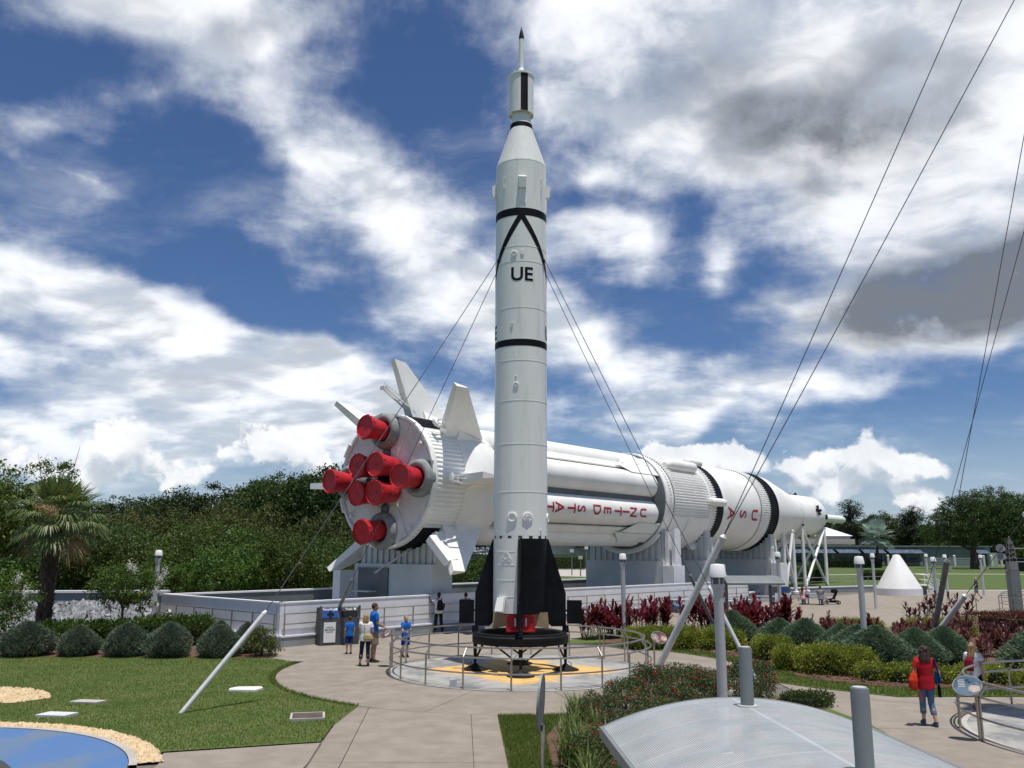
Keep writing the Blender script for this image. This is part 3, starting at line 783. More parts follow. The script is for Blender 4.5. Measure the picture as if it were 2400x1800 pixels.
# the V stripes, drawn round the body from the front and from the back
def vstripe(a_from, sgn):
    b = MB(); n = 22; V = []; F = []
    for i in range(n + 1):
        t_ = i / n; a = a_from + sgn * R(90) * t_; z = 15.06 - 2.28 * t_
        for dz in (-0.17, 0.17):
            V.append(((RR + 0.006) * math.cos(a), (RR + 0.006) * math.sin(a), min(z + dz, 15.05)))
    for i in range(n): F.append((2 * i, 2 * i + 2, 2 * i + 3, 2 * i + 1) if sgn > 0 else (2 * i, 2 * i + 1, 2 * i + 3, 2 * i + 2))
    b.add(V, F); b.build('diagonal_stripe', M_black, rocket, True)
for a_ in (FRONT, FRONT + math.pi):
    vstripe(a_, 1); vstripe(a_, -1)
def wrap_text(txt, size, a_c, z_c, rad, m, parent, name='lettering', xs=1.0):
    V, F = text_mb(txt, size, 3)
    a = a_c + V[:, 0] * xs / rad
    W_ = np.c_[rad * np.cos(a), rad * np.sin(a), z_c + V[:, 1]]
    b = MB(); b.add(W_, F); return b.build(name, m, parent)
for a_, z_ in ((FRONT + R(2), 12.96), (FRONT - R(93), 11.05), (FRONT + R(93), 11.05), (FRONT + math.pi, 12.96)):
    wrap_text('UE', 0.66, a_, z_, RR + 0.007, M_black, rocket)
# weld seams
for z_ in (13.95, 13.42, 11.80, 9.98, 8.62, 7.18, 5.62):
    b = MB(); b.lathe([(RR - 0.01, z_ - 0.014), (RR + 0.006, z_ - 0.010), (RR + 0.006, z_ + 0.010), (RR - 0.01, z_ + 0.014)], 64, cap=False); b.build('weld_seam', M_rocket, rocket, True)
# antenna boxes, grab rails, small fittings
for k_ in range(4):
    a = FRONT + R(2) + k_ * math.pi / 2
    c_, s_ = math.cos(a), math.sin(a); er = np.array([c_, s_, 0]); et = np.array([-s_, c_, 0]); ez = np.array([0, 0, 1.])
    b = MB()
    pr_ = [(RR - 0.03, 15.98), (RR + 0.11, 16.00), (RR + 0.15, 16.36), (RR - 0.03, 16.47)]
    V = [er * r_ + ez * z_ + et * w_ for w_ in (-0.135, 0.135) for r_, z_ in pr_]
    b.add(V, [(0, 1, 2, 3), (7, 6, 5, 4), (0, 4, 5, 1), (1, 5, 6, 2), (2, 6, 7, 3), (3, 7, 4, 0)])
    b.build('antenna_box', M_rocket, rocket)
    b = MB(); b.box(er * (RR + 0.004) + ez * 15.72, (0.03, 0.25, 0.50), a); b.build('antenna_plate', M_rocket, rocket)
    a2 = a + R(48); e2 = np.array([math.cos(a2), math.sin(a2), 0])
    b = MB(); b.tube([e2 * (RR - 0.01) + ez * 16.45, e2 * (RR + 0.07) + ez * 16.45, e2 * (RR + 0.07) + ez * 16.05, e2 * (RR - 0.01) + ez * 16.05], 0.014, 6)
    b.bar(e2 * (RR - 0.01) + ez * 16.15, e2 * (RR + 0.07) + ez * 16.15, 0.02); b.build('grab_rail', M_rocket, rocket)
def fitting(da, z_, r_, d_=0.03, m=M_rocket, name='port_cover'):
    a = FRONT + R(da); er = np.array([math.cos(a), math.sin(a), 0])
    b = MB(); b.lathe([(r_, -0.01), (r_, d_ * 0.7), (r_ * 0.85, d_), (r_ * 0.7, d_), (r_ * 0.66, d_ * 0.4), (0.0, d_ * 0.4)], 18, er * RR + np.array([0, 0, z_]), er); b.build(name, m, rocket, True)
fitting(-16, 13.68, 0.105); fitting(-11, 9.15, 0.09); fitting(-18, 4.80, 0.17, 0.035); fitting(14, 4.80, 0.17, 0.035); fitting(83, 4.80, 0.17, 0.035); fitting(14, 4.80, 0.07, 0.06); fitting(-11, 9.42, 0.025)
for da, z_, s_ in ((2, 13.72, (0.05, 0.11, 0.16)), (-20, 11.25, (0.05, 0.10, 0.03)), (-20, 11.18, (0.06, 0.05, 0.05)), (-60, 4.36, (0.03, 0.03, 0.05)), (46, 4.40, (0.08, 0.06, 0.06))):
    a = FRONT + R(da); b = MB(); b.box((RR * math.cos(a), RR * math.sin(a), z_), s_, a); b.build('fitting', M_rocket, rocket)
# cable lugs where the guys meet the body
for da in (-58, -122, 58, 122):
    a = FRONT + R(da); b = MB(); b.lathe([(0.07, -0.02), (0.07, 0.05), (0.04, 0.07), (0.0, 0.07)], 10, (RR * math.cos(a), RR * math.sin(a), 13.55), (math.cos(a), math.sin(a), 0)); b.build('guy_lug', M_black, rocket, True)
# separation ring with slots
rl('separation_ring', [(RR - 0.03, 4.14), (RR - 0.03, 4.23)], M_greydk, seg=48)
for k_ in range(16):
    a = k_ * math.pi / 8
    b = MB(); b.lathe([(RR - 0.002, 4.135), (RR - 0.002, 4.235)], 4, sx=(1, 0, 0), a0=a + 0.05, a1=a + 0.30); b.build('ring_segment', M_rocket, rocket)
# tail unit: white and black quadrants, four swept fins with rudders
for q in range(4):
    a0 = FRONT + R(-2) - q * math.pi / 2
    rl('tail_panel', [(RR - 0.002, 1.80), (RR - 0.002, 4.135)], M_rocket if q % 2 == 0 else M_black, a0 - math.pi / 2, a0, 16)
rl('tail_base', [(0.0, 1.79), (RR - 0.01, 1.785), (RR - 0.01, 1.80)], M_blackmat)
for z_ in (3.72, 3.30, 2.82, 2.32):
    b = MB(); b.lathe([(RR - 0.01, z_ - 0.012), (RR + 0.004, z_ - 0.008), (RR + 0.004, z_ + 0.008), (RR - 0.01, z_ + 0.012)], 16, sx=(1, 0, 0), a0=FRONT - R(88), a1=FRONT - R(12), cap=False); b.build('weld_seam', M_rocket, rocket, True)
fin_a = FRONT + R(-2)
for k_ in range(4):
    a = fin_a + k_ * math.pi / 2
    er = np.array([math.cos(a), math.sin(a), 0]); et = np.array([-er[1], er[0], 0]); ez = np.array([0, 0, 1.])
    prof = [(RR - 0.05, 4.12), (RR + 0.03, 4.12), (RR + 0.585, 2.40), (RR + 0.585, 1.36), (RR + 0.12, 1.36), (RR - 0.32, 1.75), (RR - 0.32, 4.0)]
    b = MB(); n = len(prof); V = []
    for sg_ in (-1, 1):
        for r_, z_ in prof:
            w = 0.020 + 0.16 * max(0, (RR + 0.585 - r_)) * (0.4 + 0.6 * (4.2 - z_) / 2.8) * 0.9
            V.append(er * r_ + ez * z_ + et * sg_ * w)
    F = [tuple(range(n)), tuple(range(n, 2 * n))[::-1]] + [(i, n + i, n + (i + 1) % n, (i + 1) % n) for i in range(n)]
    b.add(V, F); fo = b.build('fin', M_black, rocket)
    b = MB(); b.plate([er * (RR + 0.615) + ez * 2.18, er * (RR + 1.10) + ez * 2.18, er * (RR + 1.10) + ez * 1.44, er * (RR + 0.615) + ez * 1.44], 0.05, et); b.build('rudder', M_black, rocket)
    b = MB(); b.tube([er * (RR + 0.5) + ez * 1.85, er * (RR + 0.7) + ez * 1.85], 0.03, 8); b.build('rudder_hinge', M_black, rocket, True)
    # blast vane and its cover under the tail
    for sg_ in (-1, 1):
        pass
for sx_, da in ((-1, -30), (1, 30), (-1, 150), (1, 210)):
    a = FRONT + R(da); er = np.array([math.cos(a), math.sin(a), 0]); et = np.array([-er[1], er[0], 0]); ez = np.array([0, 0, 1.])
    sgn = np.array([1, 0, 0]) if (er[0] > 0) else np.array([-1, 0, 0])
    yv = np.array([0, er[1] / abs(er[1]), 0])
    c0 = yv * 0.62
    b = MB(); b.plate([c0 + sgn * 0.36 + ez * 1.80, c0 + sgn * 0.86 + ez * 1.83, c0 + sgn * 0.90 + ez * 1.33, c0 + sgn * 0.36 + ez * 1.42], 0.06, yv); b.build('blast_vane', M_tan, rocket)
    c1 = yv * 0.72
    b = MB(); b.box(c1 + sgn * 0.26 + ez * 1.50, (0.36, 0.08, 0.46)); v_ = b.build('vane_cover', M_red, rocket)
    b = MB()
    for z_ in (1.74, 1.27): b.bar(c1 + yv * 0.05 + sgn * 0.08 + ez * z_, c1 + yv * 0.05 + sgn * 0.45 + ez * z_, 0.05)
    for x_ in (0.08, 0.44): b.bar(c1 + yv * 0.05 + sgn * x_ + ez * 1.28, c1 + yv * 0.05 + sgn * x_ + ez * 1.73, 0.04)
    b.build('cover_rim', M_red, v_)
    b = MB(); b.box(c1 + yv * 0.055 + sgn * 0.17 + ez * 1.54, (0.05, 0.012, 0.24)); b.build('cover_label', M_white, v_)
b = MB(); b.plate([(-0.72, -0.63, 2.28), (-0.50, -0.80, 2.28), (-0.56, -0.96, 1.86), (-0.80, -0.80, 1.86)], 0.10); b.build('access_door', M_white, rocket)
a = FRONT + R(-32); er = np.array([math.cos(a), math.sin(a), 0])
b = MB()
for da, z_, r_ in ((-32, 3.58, 0.10), (-40, 3.48, 0.055), (-24, 3.48, 0.055)):
    a = FRONT + R(da); er = np.array([math.cos(a), math.sin(a), 0])
    b.lathe([(r_ + 0.012, -0.01), (r_ + 0.012, 0.012), (r_ - 0.012, 0.012), (r_ - 0.012, -0.01)], 18, er * RR + np.array([0, 0, z_]), er, cap=False)
b.build('round_fitting', M_rocket, rocket, True)

# the upper stages are slightly taller than the table of heights above
for ch in list(rocket.children) + [g_ for c_ in rocket.children for g_ in c_.children]:
    me = ch.data; n_ = len(me.vertices); co = np.empty(n_ * 3, np.float32); me.vertices.foreach_get('co', co); co = co.reshape(-1, 3)
    if co[:, 2].max() > 10.5:
        u_ = np.clip((co[:, 2] - 10.5) / 12.0, 0, None); co[:, 2] += 0.40 * u_ ** 2.2
        me.vertices.foreach_set('co', co.ravel()); me.update()
# launch stand
stand = thing('launch_stand', 'black round launch stand on four pad feet under the upright rocket', 'launch stand', (PC[0], PC[1], 0))
b = MB()
b.lathe([(1.28, 0.88), (1.53, 0.86), (1.55, 0.90), (1.55, 1.10), (1.50, 1.14), (1.50, 1.18), (1.40, 1.20), (1.30, 1.16), (1.26, 1.05), (1.28, 0.88)], 56, cap=False); b.build('ring', M_blackmat, stand, True)
for k_ in range(4):
    a = fin_a + k_ * math.pi / 2 + R(2)
    er = np.array([math.cos(a), math.sin(a), 0]); et = np.array([-er[1], er[0], 0]); ez = np.array([0, 0, 1.])
    b = MB(); b.tube([er * 1.45 + ez * 0.10, er * 1.45 + ez * 0.55, er * 1.45 + ez * 0.90], [0.04, 0.055, 0.07], 10); b.build('leg', M_blackmat, stand, True)
    b = MB(); b.lathe([(0.43, 0.004), (0.43, 0.03), (0.30, 0.08), (0.10, 0.16), (0.06, 0.20), (0.0, 0.20)], 24, er * 1.45); b.build('foot', M_blackmat, stand, True)
    for sg_ in (-1, 1):
        q = er * math.cos(0.62) * 1.42 + et * sg_ * math.sin(0.62) * 1.42
        b = MB(); b.tube([er * 1.44 + ez * 0.32, q + ez * 0.90], 0.03, 8); b.build('brace', M_blackmat, stand, True)
    b = MB(); b.box(er * 1.46 + ez * 1.27, (0.20, 0.12, 0.22), a); b.build('support_block', M_blackmat, stand)
    b = MB(); b.tube([er * 1.62 + et * 0.12 + ez * 0.06, er * 1.66 + et * 0.2 + ez * 0.17, er * 1.55 + et * 0.1 + ez * 0.26], 0.012, 6); b.build('cable_loop', M_blackmat, stand, True)
b = MB(); b.box((0, 0, 0), (0.20, 0.12, 0.20)); one('grey_box', b, M_galv, 'small grey box by the railing on the orange painted pad', 'box', (-1.62, 25.0, 0.106))

# ------------------------------------------------------------------ guy posts and wires
def guy(base, top, attach, label, m=M_galv, rad=0.075):
    root = thing('guy_post', label, 'guy post', base)
    B = np.array(base); T_ = np.array(top) - B
    d = T_ / np.linalg.norm(T_)
    b = MB(); b.tube([-d * 0.12, T_], rad, 14); p = b.build('post', m, root, True)
    b = MB(); b.tube([T_, T_ + d * 0.04, T_ + d * 0.12], [rad * 1.06, rad * 1.06, 0.03], 14); b.build('cap', m, p, True)
    for at in attach:
        A_ = np.array(at) - B; n = 14; S = T_ + d * 0.08
        L = np.linalg.norm(A_ - S)
        pts = [S + (A_ - S) * i / n - np.array([0, 0, 0.0025 * L * 4 * (i / n) * (1 - i / n)]) for i in range(n + 1)]
        b = MB(); b.tube(pts, 0.012, 6); b.build('wire', M_cable, root, True)
    return root
def at_lug(da, z=13.6): 
    a = FRONT + R(da); return (PC[0] + 0.95 * math.cos(a), PC[1] + 0.95 * math.sin(a), z)
def along(b_, a_, k_): return tuple(np.array(b_) + (np.array(a_) - np.array(b_)) * k_)
la = at_lug(-58)
gb_ = (-7.70, 20.96, 0.0); tgt = (0.3 + -0.8, 28.0, 13.6)
guy(gb_, (-6.27, 22.20, 2.15), [la], 'pale slanted guy post standing in the lawn left of the walk', rad=0.062)
guy((-7.75, 36.35, 0.0), along((-7.75, 36.35, 0), at_lug(-122), 0.185), [at_lug(-122)], 'slanted guy post behind the recycling bin, coloured dark for its shade', M_galvdk, 0.07)
guy((8.9, 37.3, 0.0), along((8.9, 37.3, 0), at_lug(122), 0.20), [at_lug(122)], 'dark grey guy post among the crimson cordylines by the box hedge', M_galvdk, 0.07)
guy((6.55, 22.9, 0.0), along((6.55, 22.9, 0), at_lug(58), 0.20), [at_lug(58)], 'slim white guy post crossing behind the front lamp and canopy column', rad=0.055)

# the neighbouring rocket, just outside the view on the right, which the other guys hold
nb = thing('slender_rocket', 'white rocket beyond the right edge on the lower right pad', 'rocket', (P2[0] + 0.2, P2[1] + 0.3, 0))
b = MB(); b.lathe([(0.89, 1.0), (0.89, 19.6), (0.62, 20.6), (0.62, 21.2), (0.22, 23.6), (0.16, 24.0), (0.16, 25.6), (0.0, 26.2)], 48); b.build('body', M_rocket, nb, True)
for k_ in range(4):
    a = 0.6 + k_ * math.pi / 2; er = np.array([math.cos(a), math.sin(a), 0])
    b = MB(); b.plate([er * 0.8 + np.array([0, 0, 4.1]), er * 1.47 + np.array([0, 0, 2.4]), er * 1.47 + np.array([0, 0, 1.3]), er * 0.8 + np.array([0, 0, 1.3])], 0.10, (-er[1], er[0], 0)); b.build('fin', M_black, nb)
b = MB(); b.lathe([(1.3, 0.004), (1.0, 1.02)], 24); b.build('stand', M_blackmat, nb, True)
copy_thing(nb, (24.3, 25.6, 0), 0.4, 0.8, 'shorter white rocket far beyond the right edge of the view')
NX, NY = P2[0] + 0.2, P2[1] + 0.3
bq = (4.07, 25.9, 0.0); A1_ = (NX - 0.6, NY + 0.3, 18.9); A2_ = (NX - 0.5, NY - 0.1, 22.3)
guy(bq, along(bq, ((A1_[0] + A2_[0]) / 2, (A1_[1] + A2_[1]) / 2, 20.3), 0.203), [A1_, A2_], 'long pale slanted guy post rising from the rose bushes', rad=0.10)
bq = (15.88, 33.5, 0.0); guy(bq, along(bq, (NX - 0.1, NY + 0.8, 18.4), 0.185), [(NX - 0.1, NY + 0.85, 18.4)], 'dark grey steep guy post behind the woman in red', M_galvdk, 0.10)
bq = (16.6, 36.6, 0.0); guy(bq, along(bq, (NX + 0.4, NY + 0.8, 17.0), 0.03), [(NX + 0.4, NY + 0.8, 17.0)], 'short guy post hidden in the dark red shrubs', M_galvdk, 0.06)
bq = (15.97, 34.2, 0.0); guy(bq, along(bq, (23.4, 25.8, 14.0), 0.150), [(23.4, 25.8, 14.0)], 'short white slanted guy post crossing behind the dark grey one', rad=0.10)
# ------------------------------------------------------------------ moat round the long rocket
def moat_wall():
    root = thing('moat_wall', 'long white parapet wall with grey base along the lying rocket', 'wall', (-9.1, 34.52, 0))
    o = np.array([-9.1, 34.52, 0])
    L = np.array([-16.3, 40.75, 0]); K = np.array([-9.1, 34.52, 0]); M1 = np.array([-2.2, 42.5, 0]); M2 = np.array([2.9, 47.6, 0]); E_ = np.array([16.6, 61.2, 0])
    BK = L + np.array([WD.x, WD.y, 0]) * 46
    def seg(a, b, nrm, inner):
        nrm = np.array(nrm, float); a = np.array(a); b = np.array(b); d = (b - a) / np.linalg.norm(b - a)
        m = MB(); m.prism([tuple((a + nrm * 0.16)[:2]), tuple((b + nrm * 0.16)[:2]), tuple((b - nrm * 0.2)[:2]), tuple((a - nrm * 0.2)[:2])], -0.1, 0.36); m.build('base_course', M_grey, root, o=o)
        m = MB(); m.prism([tuple((a + nrm * 0.185)[:2]), tuple((b + nrm * 0.185)[:2]), tuple((b - nrm * 0.16)[:2]), tuple((a - nrm * 0.16)[:2])], 0.365, 0.43); m.build('ledge', M_white_wall, root, o=o)
        m = MB(); m.prism([tuple((a + nrm * 0.0)[:2]), tuple((b + nrm * 0.0)[:2]), tuple((b - nrm * 0.2)[:2]), tuple((a - nrm * 0.2)[:2])], 0.432, 1.64); m.build('parapet', M_white_wall, root, o=o)
        m = MB(); m.prism([tuple((a + nrm * 0.02)[:2]), tuple((b + nrm * 0.02)[:2]), tuple((b - nrm * 0.22)[:2]), tuple((a - nrm * 0.22)[:2])], 1.642, 1.70); m.build('coping', M_white_wall, root, o=o)
        m = MB(); m.prism([tuple((a - nrm * 0.203)[:2]), tuple((b - nrm * 0.203)[:2]), tuple((b - nrm * 0.235)[:2]), tuple((a - nrm * 0.235)[:2])], 0.2, 1.62); m.build('inner_face', M_greydk, root, o=o)
    n1 = np.array([WD.y, -WD.x, 0]); dLK = (K - L) / np.linalg.norm(K - L); n2 = np.array([dLK[1], -dLK[0], 0])
    # two white runs meeting at the corner
    def nof(a, b): d = (b - a) / np.linalg.norm(b - a); return np.array([d[1], -d[0], 0])
    for a_, b_ in ((K, M1), (M1, M2), (M2, E_)): seg(a_, b_, nof(a_, b_), True)
    seg(L, K, n2, True)
    b = MB(); b.prism([tuple(q[:2]) for q in (L, BK, BK + np.array([-n1[0], -n1[1], 0]) * 0.2, L - n1 * 0.2)], -0.1, 1.60); b.build('back_wall', M_greydk, root, o=o)
    b = MB(); b.prism([tuple(q[:2]) for q in (L + n1 * 0.04, BK + n1 * 0.04, BK - n1 * 0.26, L - n1 * 0.26)], 1.602, 1.68); b.build('back_coping', M_white_wall, root, o=o)
    # railing in front of the wall
    rl_ = thing('wall_railing', 'stainless steel railing fixed along the face of the white moat wall', 'railing', (-9.1, 34.52, 0))
    def rail(a, b, nrm, sp=1.52):
        a = a + nrm * 0.13; b = b + nrm * 0.13; LL = np.linalg.norm(b - a); n = int(LL / sp); d = (b - a) / LL
        for i in range(n + 1):
            p = a + d * (0.15 + (LL - 0.3) * i / n)
            m = MB(); m.box(p + np.array([0, 0, 0.84]), (0.045, 0.045, 0.82), math.atan2(d[1], d[0])); m.build('post', M_steel, rl_, o=o)
        for z_ in (1.25, 0.86):
            m = MB(); m.tube([a + d * 0.1 + np.array([0, 0, z_]), b - d * 0.1 + np.array([0, 0, z_])], 0.024, 8); m.build('rail', M_steel, rl_, True, o=o)
    for a_, b_ in ((K, M1), (M1, M2), (M2, E_)): rail(a_, b_, nof(a_, b_))
    rail(L, K, n2)
    # moat floor with rocks
    fl_ = MB(); fl_.sheet([tuple((L - n1 * -0.1)[:2]), tuple((K - n1 * 0.25)[:2]), tuple((M1 - n1 * 0.25)[:2]), tuple((M2 - n1 * 0.25)[:2]), tuple((E_ - n1 * 0.25)[:2]), tuple((BK + n1 * 0.1)[:2])], 0.55)
    structure(fl_.build('moat_floor', mat('grey_gravel', (0.30, 0.31, 0.31), 0.95, var=0.2, scale=12, bump=1.0, bscale=14)))
    g = np.random.default_rng(5); b = MB()
    for i in range(2600):
        t_ = g.uniform(0, 44); w = g.uniform(0.4, 2.2) ** 1.0
        p = L + np.array([WD.x, WD.y, 0]) * t_ + n1 * w
        s_ = g.uniform(.07, .2)
        B = np.array([[1, 0, 0], [0, 1, 0], [-1, 0, 0], [0, -1, 0], [0, 0, 1.0]]) * s_ + g.normal(0, s_ * .25, (5, 3))
        b.add(B + p + np.array([0, 0, 0.55 + 0.45 * (1 - w / 2.3) + g.uniform(-.04, .06)]), [(0, 1, 4), (1, 2, 4), (2, 3, 4), (3, 0, 4)])
    structure(b.build('moat_rocks', M_gravel), 'stuff', 'grey riprap rocks piled inside the moat against its back wall')
moat_wall()

# ------------------------------------------------------------------ the lying rocket
ST = np.array([-6.257, 42.133, 7.1]); SA = 0.88908
sax = np.array([math.cos(SA), math.sin(SA), 0.0]); sside = np.array([sax[1], -sax[0], 0.0]); sup = np.array([0, 0, 1.0])
SO = np.array([ST[0], ST[1], 0.0])
sat = thing('lying_rocket', 'huge white rocket lying on its side with red capped engines and UNITED STATES lettering', 'rocket', tuple(SO))
def sp_(t, r, th):
    th = R(th); return ST - SO + sax * t + r * (math.cos(th) * sside + math.sin(th) * sup)
def slathe(name, prof, m, seg=96, a0=None, a1=None, sharp=30, wave=None, parent=sat, cap=True):
    b = MB(); kw = {} if a0 is None else dict(a0=R(a0), a1=R(a1))
    b.lathe([(r, t) for t, r in prof], seg, ST - SO, sax, sx=sside, wave=wave, cap=cap, **kw)
    return b.build(name, m, parent, wave is None, sharp)
def sdir(th): th = R(th); return math.cos(th) * sside + math.sin(th) * sup
def stan(th): th = R(th); return -math.sin(th) * sside + math.cos(th) * sup
# orientation check: lathe angle 0 = sside, increasing toward cross(sax, sside) ; that is 'up' 
LSIGN = 1.0 if np.cross(sax, sside)[2] > 0 else -1.0
SR = 3.30
M_heat = mat('heat_shield_white', (0.74, 0.72, 0.70), 0.45, var=0.06, scale=0.9, dirt=(0.52, 0.46, 0.43), dirt_amt=0.45, dirt_scale=0.8, bump=0.1, bscale=6)
slathe('heat_shield', [(0.12, 0.0), (0.12, 3.20), (0.25, 3.24)], M_heat, sharp=30)
slathe('tail_rim', [(0.10, 3.20), (-0.02, 3.22), (-0.02, 3.33), (0.30, 3.34)], M_saturn, cap=False)
# white and black quarter panels of the corrugated skirt
quads = [(-44, 49, M_saturn), (49, 131, M_black), (131, 226, M_saturn), (226, 316, M_black)]
for a0, a1, m in quads:
    b = MB(); n = max(8, int((a1 - a0) / 360 * 4 * 96 / 4) * 4)
    b.lathe([(SR, 0.12), (SR, 2.3)], n, ST - SO, sax, sx=sside, a0=R(a0) * LSIGN, a1=R(a1) * LSIGN, wave=0.035); b.build('corrugated_panel', m, sat)
slathe('tail_shroud', [(2.25, 3.33), (2.35, 3.36), (3.4, 3.36), (4.9, 3.18), (5.6, 2.95), (5.7, 2.4)], M_saturn, 64, cap=False)
# radial panels, beams and marks on the heat shield
for k_ in range(8):
    th = 22.5 + 45 * k_
    d, tt = sdir(th), stan(th)
    b = MB(); b.plate([ST - SO + sax * 0.10 + d * 1.35 - tt * 0.28, ST - SO + sax * 0.10 + d * 1.35 + tt * 0.28, ST - SO + sax * 0.09 + d * 3.1 + tt * 0.42, ST - SO + sax * 0.09 + d * 3.1 - tt * 0.42], 0.07, sax); b.build('shield_panel', M_heat, sat)
for th in (60, -62, 150, 20, 200, 100, -30):
    d = sdir(th); tt = stan(th)
    b = MB(); b.box(ST - SO - sax * 0.02 + d * 3.33, (0.16, 0.75, 0.10), rot=np.stack([sax, tt, d], 1)); b.build('edge_bracket', M_saturn, sat)
for k_ in range(36):
    th = k_ * 10 + 4; d = sdir(th)
    b = MB(); b.lathe([(0.035, -0.02), (0.035, 0.03), (0, 0.04)], 6, ST - SO + d * 3.27 - sax * 0.02, -sax); b.build('bolt', M_saturn, sat)
for th in (35, 130, 215, -52):
    d = sdir(th); b = MB(); b.box(ST - SO - sax * 0.02 + d * 2.95, (0.14, 0.14, 0.14), rot=np.stack([sax, stan(th), d], 1)); b.build('fitting', M_white, sat)
# engines: red covers, outer ones in grey boots
def engine(th, rad, cant, boot):
    d = sdir(th); o = ST - SO + d * rad
    ax_ = -sax * math.cos(cant) + d * math.sin(cant)
    if boot:
        b = MB(); V = []
        bx = -sax
        b.lathe([(0.90, -0.15), (0.92, 0.10), (0.86, 0.28), (0.74, 0.36), (0.60, 0.34), (0.50, 0.22), (0.48, 0.0)], 32, o + d * 0.05, bx, cap=False); b.build('engine_boot', M_boot, sat, True, 60)
        b = MB(); b.lathe([(0.0, 0.12), (0.55, 0.12)], 24, o, bx, cap=False); b.build('boot_opening', M_blackmat, sat)
    s0 = 0.10 if boot else -0.05
    b = MB()
    b.lathe([(0.42, s0), (0.46, s0 + 0.25), (0.535, s0 + 0.95), (0.565, s0 + 1.22), (0.595, s0 + 1.22), (0.605, s0 + 1.34), (0.565, s0 + 1.36), (0.55, s0 + 1.30), (0.0, s0 + 1.27)], 36, o, ax_)
    e = b.build('engine_cover', M_red, sat, True, 28)
    X, Y, Z = frame(ax_)
    b = MB(); b.lathe([(0.583, s0 + 1.13), (0.600, s0 + 1.14), (0.600, s0 + 1.19), (0.58, s0 + 1.20)], 36, o, ax_, cap=False); b.build('strap', M_red, e, True)
    for q in range(6):
        a = q * math.pi / 3 + 0.4; dd = math.cos(a) * X + math.sin(a) * Y
        b = MB(); b.box(o + ax_ * (s0 + 1.28) + dd * 0.60, (0.07, 0.06, 0.10), rot=np.stack([dd, np.cross(ax_, dd), ax_], 1)); b.build('clip', M_red, e)
    b = MB(); b.lathe([(0.10, s0 + 1.272), (0.10, s0 + 1.29), (0.075, s0 + 1.29), (0.075, s0 + 1.272)], 16, o, ax_, cap=False); b.build('handle_ring', M_red, e, True)
for k_ in range(4):
    engine(90 * k_, 2.40, R(5), True); engine(45 + 90 * k_, 0.90, R(2), False)
for th in (90, 270, 0, 180):
    b = MB(); d = sdir(th); o = ST - SO + d * 1.35; pts = []
    b.ell(o - sax * 0.0 + sax * 0.10, (0.25, 0.25, 0.25)); 
    b.build('exhaust_port', M_greydk, sat, True)
b = MB(); b.lathe([(0.36, -0.02), (0.30, 0.25), (0.1, 0.3), (0, 0.3)], 12, ST - SO, -sax); b.build('centre_structure', M_blackmat, sat, True)
# eight fins
FIN = [0, 45, 90, 135, 180, 225, 315]
for th in FIN:
    d, tt = sdir(th), stan(th)
    if th in (0,): prof = [(1.9, SR), (5.0, SR), (1.55, 6.05), (0.35, 6.10)]
    else: prof = [(1.55, SR), (4.6, SR), (1.15, 6.15), (0.25, 6.20)]
    V = []
    for sg_ in (-1, 1):
        for i, (t_, r_) in enumerate(prof):
            w = {0: 0.26, 1: 0.05, 2: 0.04, 3: 0.15}[i]
            V.append(ST - SO + sax * t_ + d * r_ + tt * sg_ * w)
    b = MB(); b.add(V, [(0, 1, 2, 3), (7, 6, 5, 4), (0, 4, 5, 1), (1, 5, 6, 2), (2, 6, 7, 3), (3, 7, 4, 0)]); f_ = b.build('fin', M_saturn, sat)
    # flared root fairing
    b = MB()
    V = [ST - SO + sax * t_ + d * r_ + tt * w for (t_, r_, w) in ((2.35, 3.25, -0.45), (2.35, 3.25, 0.45), (2.35, 3.75, -0.22), (2.35, 3.75, 0.22), (5.4, 3.05, -0.2), (5.4, 3.05, 0.2))]
    b.add(V, [(0, 2, 3, 1), (0, 4, 2), (1, 3, 5), (2, 4, 5, 3), (0, 1, 5, 4)]); b.build('fin_fairing', M_saturn, f_)
    # hold-down bracket
    b = MB()
    q = ST - SO + d * 3.62
    ae, up_ = (-0.25, 1.0) if th == 90 else (0.75, 0.22)
    e_ = q + sax * ae + d * up_
    b.bar(q + sax * 1.75 + tt * 0.2, e_ + tt * 0.12, 0.08); b.bar(q + sax * 1.75 - tt * 0.2, e_ - tt * 0.12, 0.08)
    b.bar(e_ - tt * 0.26, e_ + tt * 0.26, 0.12, 0.14); b.bar((e_ + q + sax * 1.75) / 2 - tt * 0.2, (e_ + q + sax * 1.75) / 2 + tt * 0.2, 0.07)
    b.bar(e_ + d * 0.25, q + sax * 1.6 + d * 0.42, 0.06); b.bar(e_, e_ + d * 0.28, 0.06)
    b.box(e_ - sax * 0.06, (0.14, 0.26, 0.18), rot=np.stack([sax, tt, d], 1)); b.build('hold_down_bracket', M_saturn, f_)
for th in (315,):
    d, tt = sdir(th), stan(th); q = ST - SO
    b = MB(); b.plate([q + sax * 0.2 + d * 4.0, q + sax * 1.5 + d * 3.6, q + sax * 1.05 + d * 5.5, q + sax * 0.3 + d * 5.6], 0.36, tt); b.build('fin_wedge', M_white, sat)
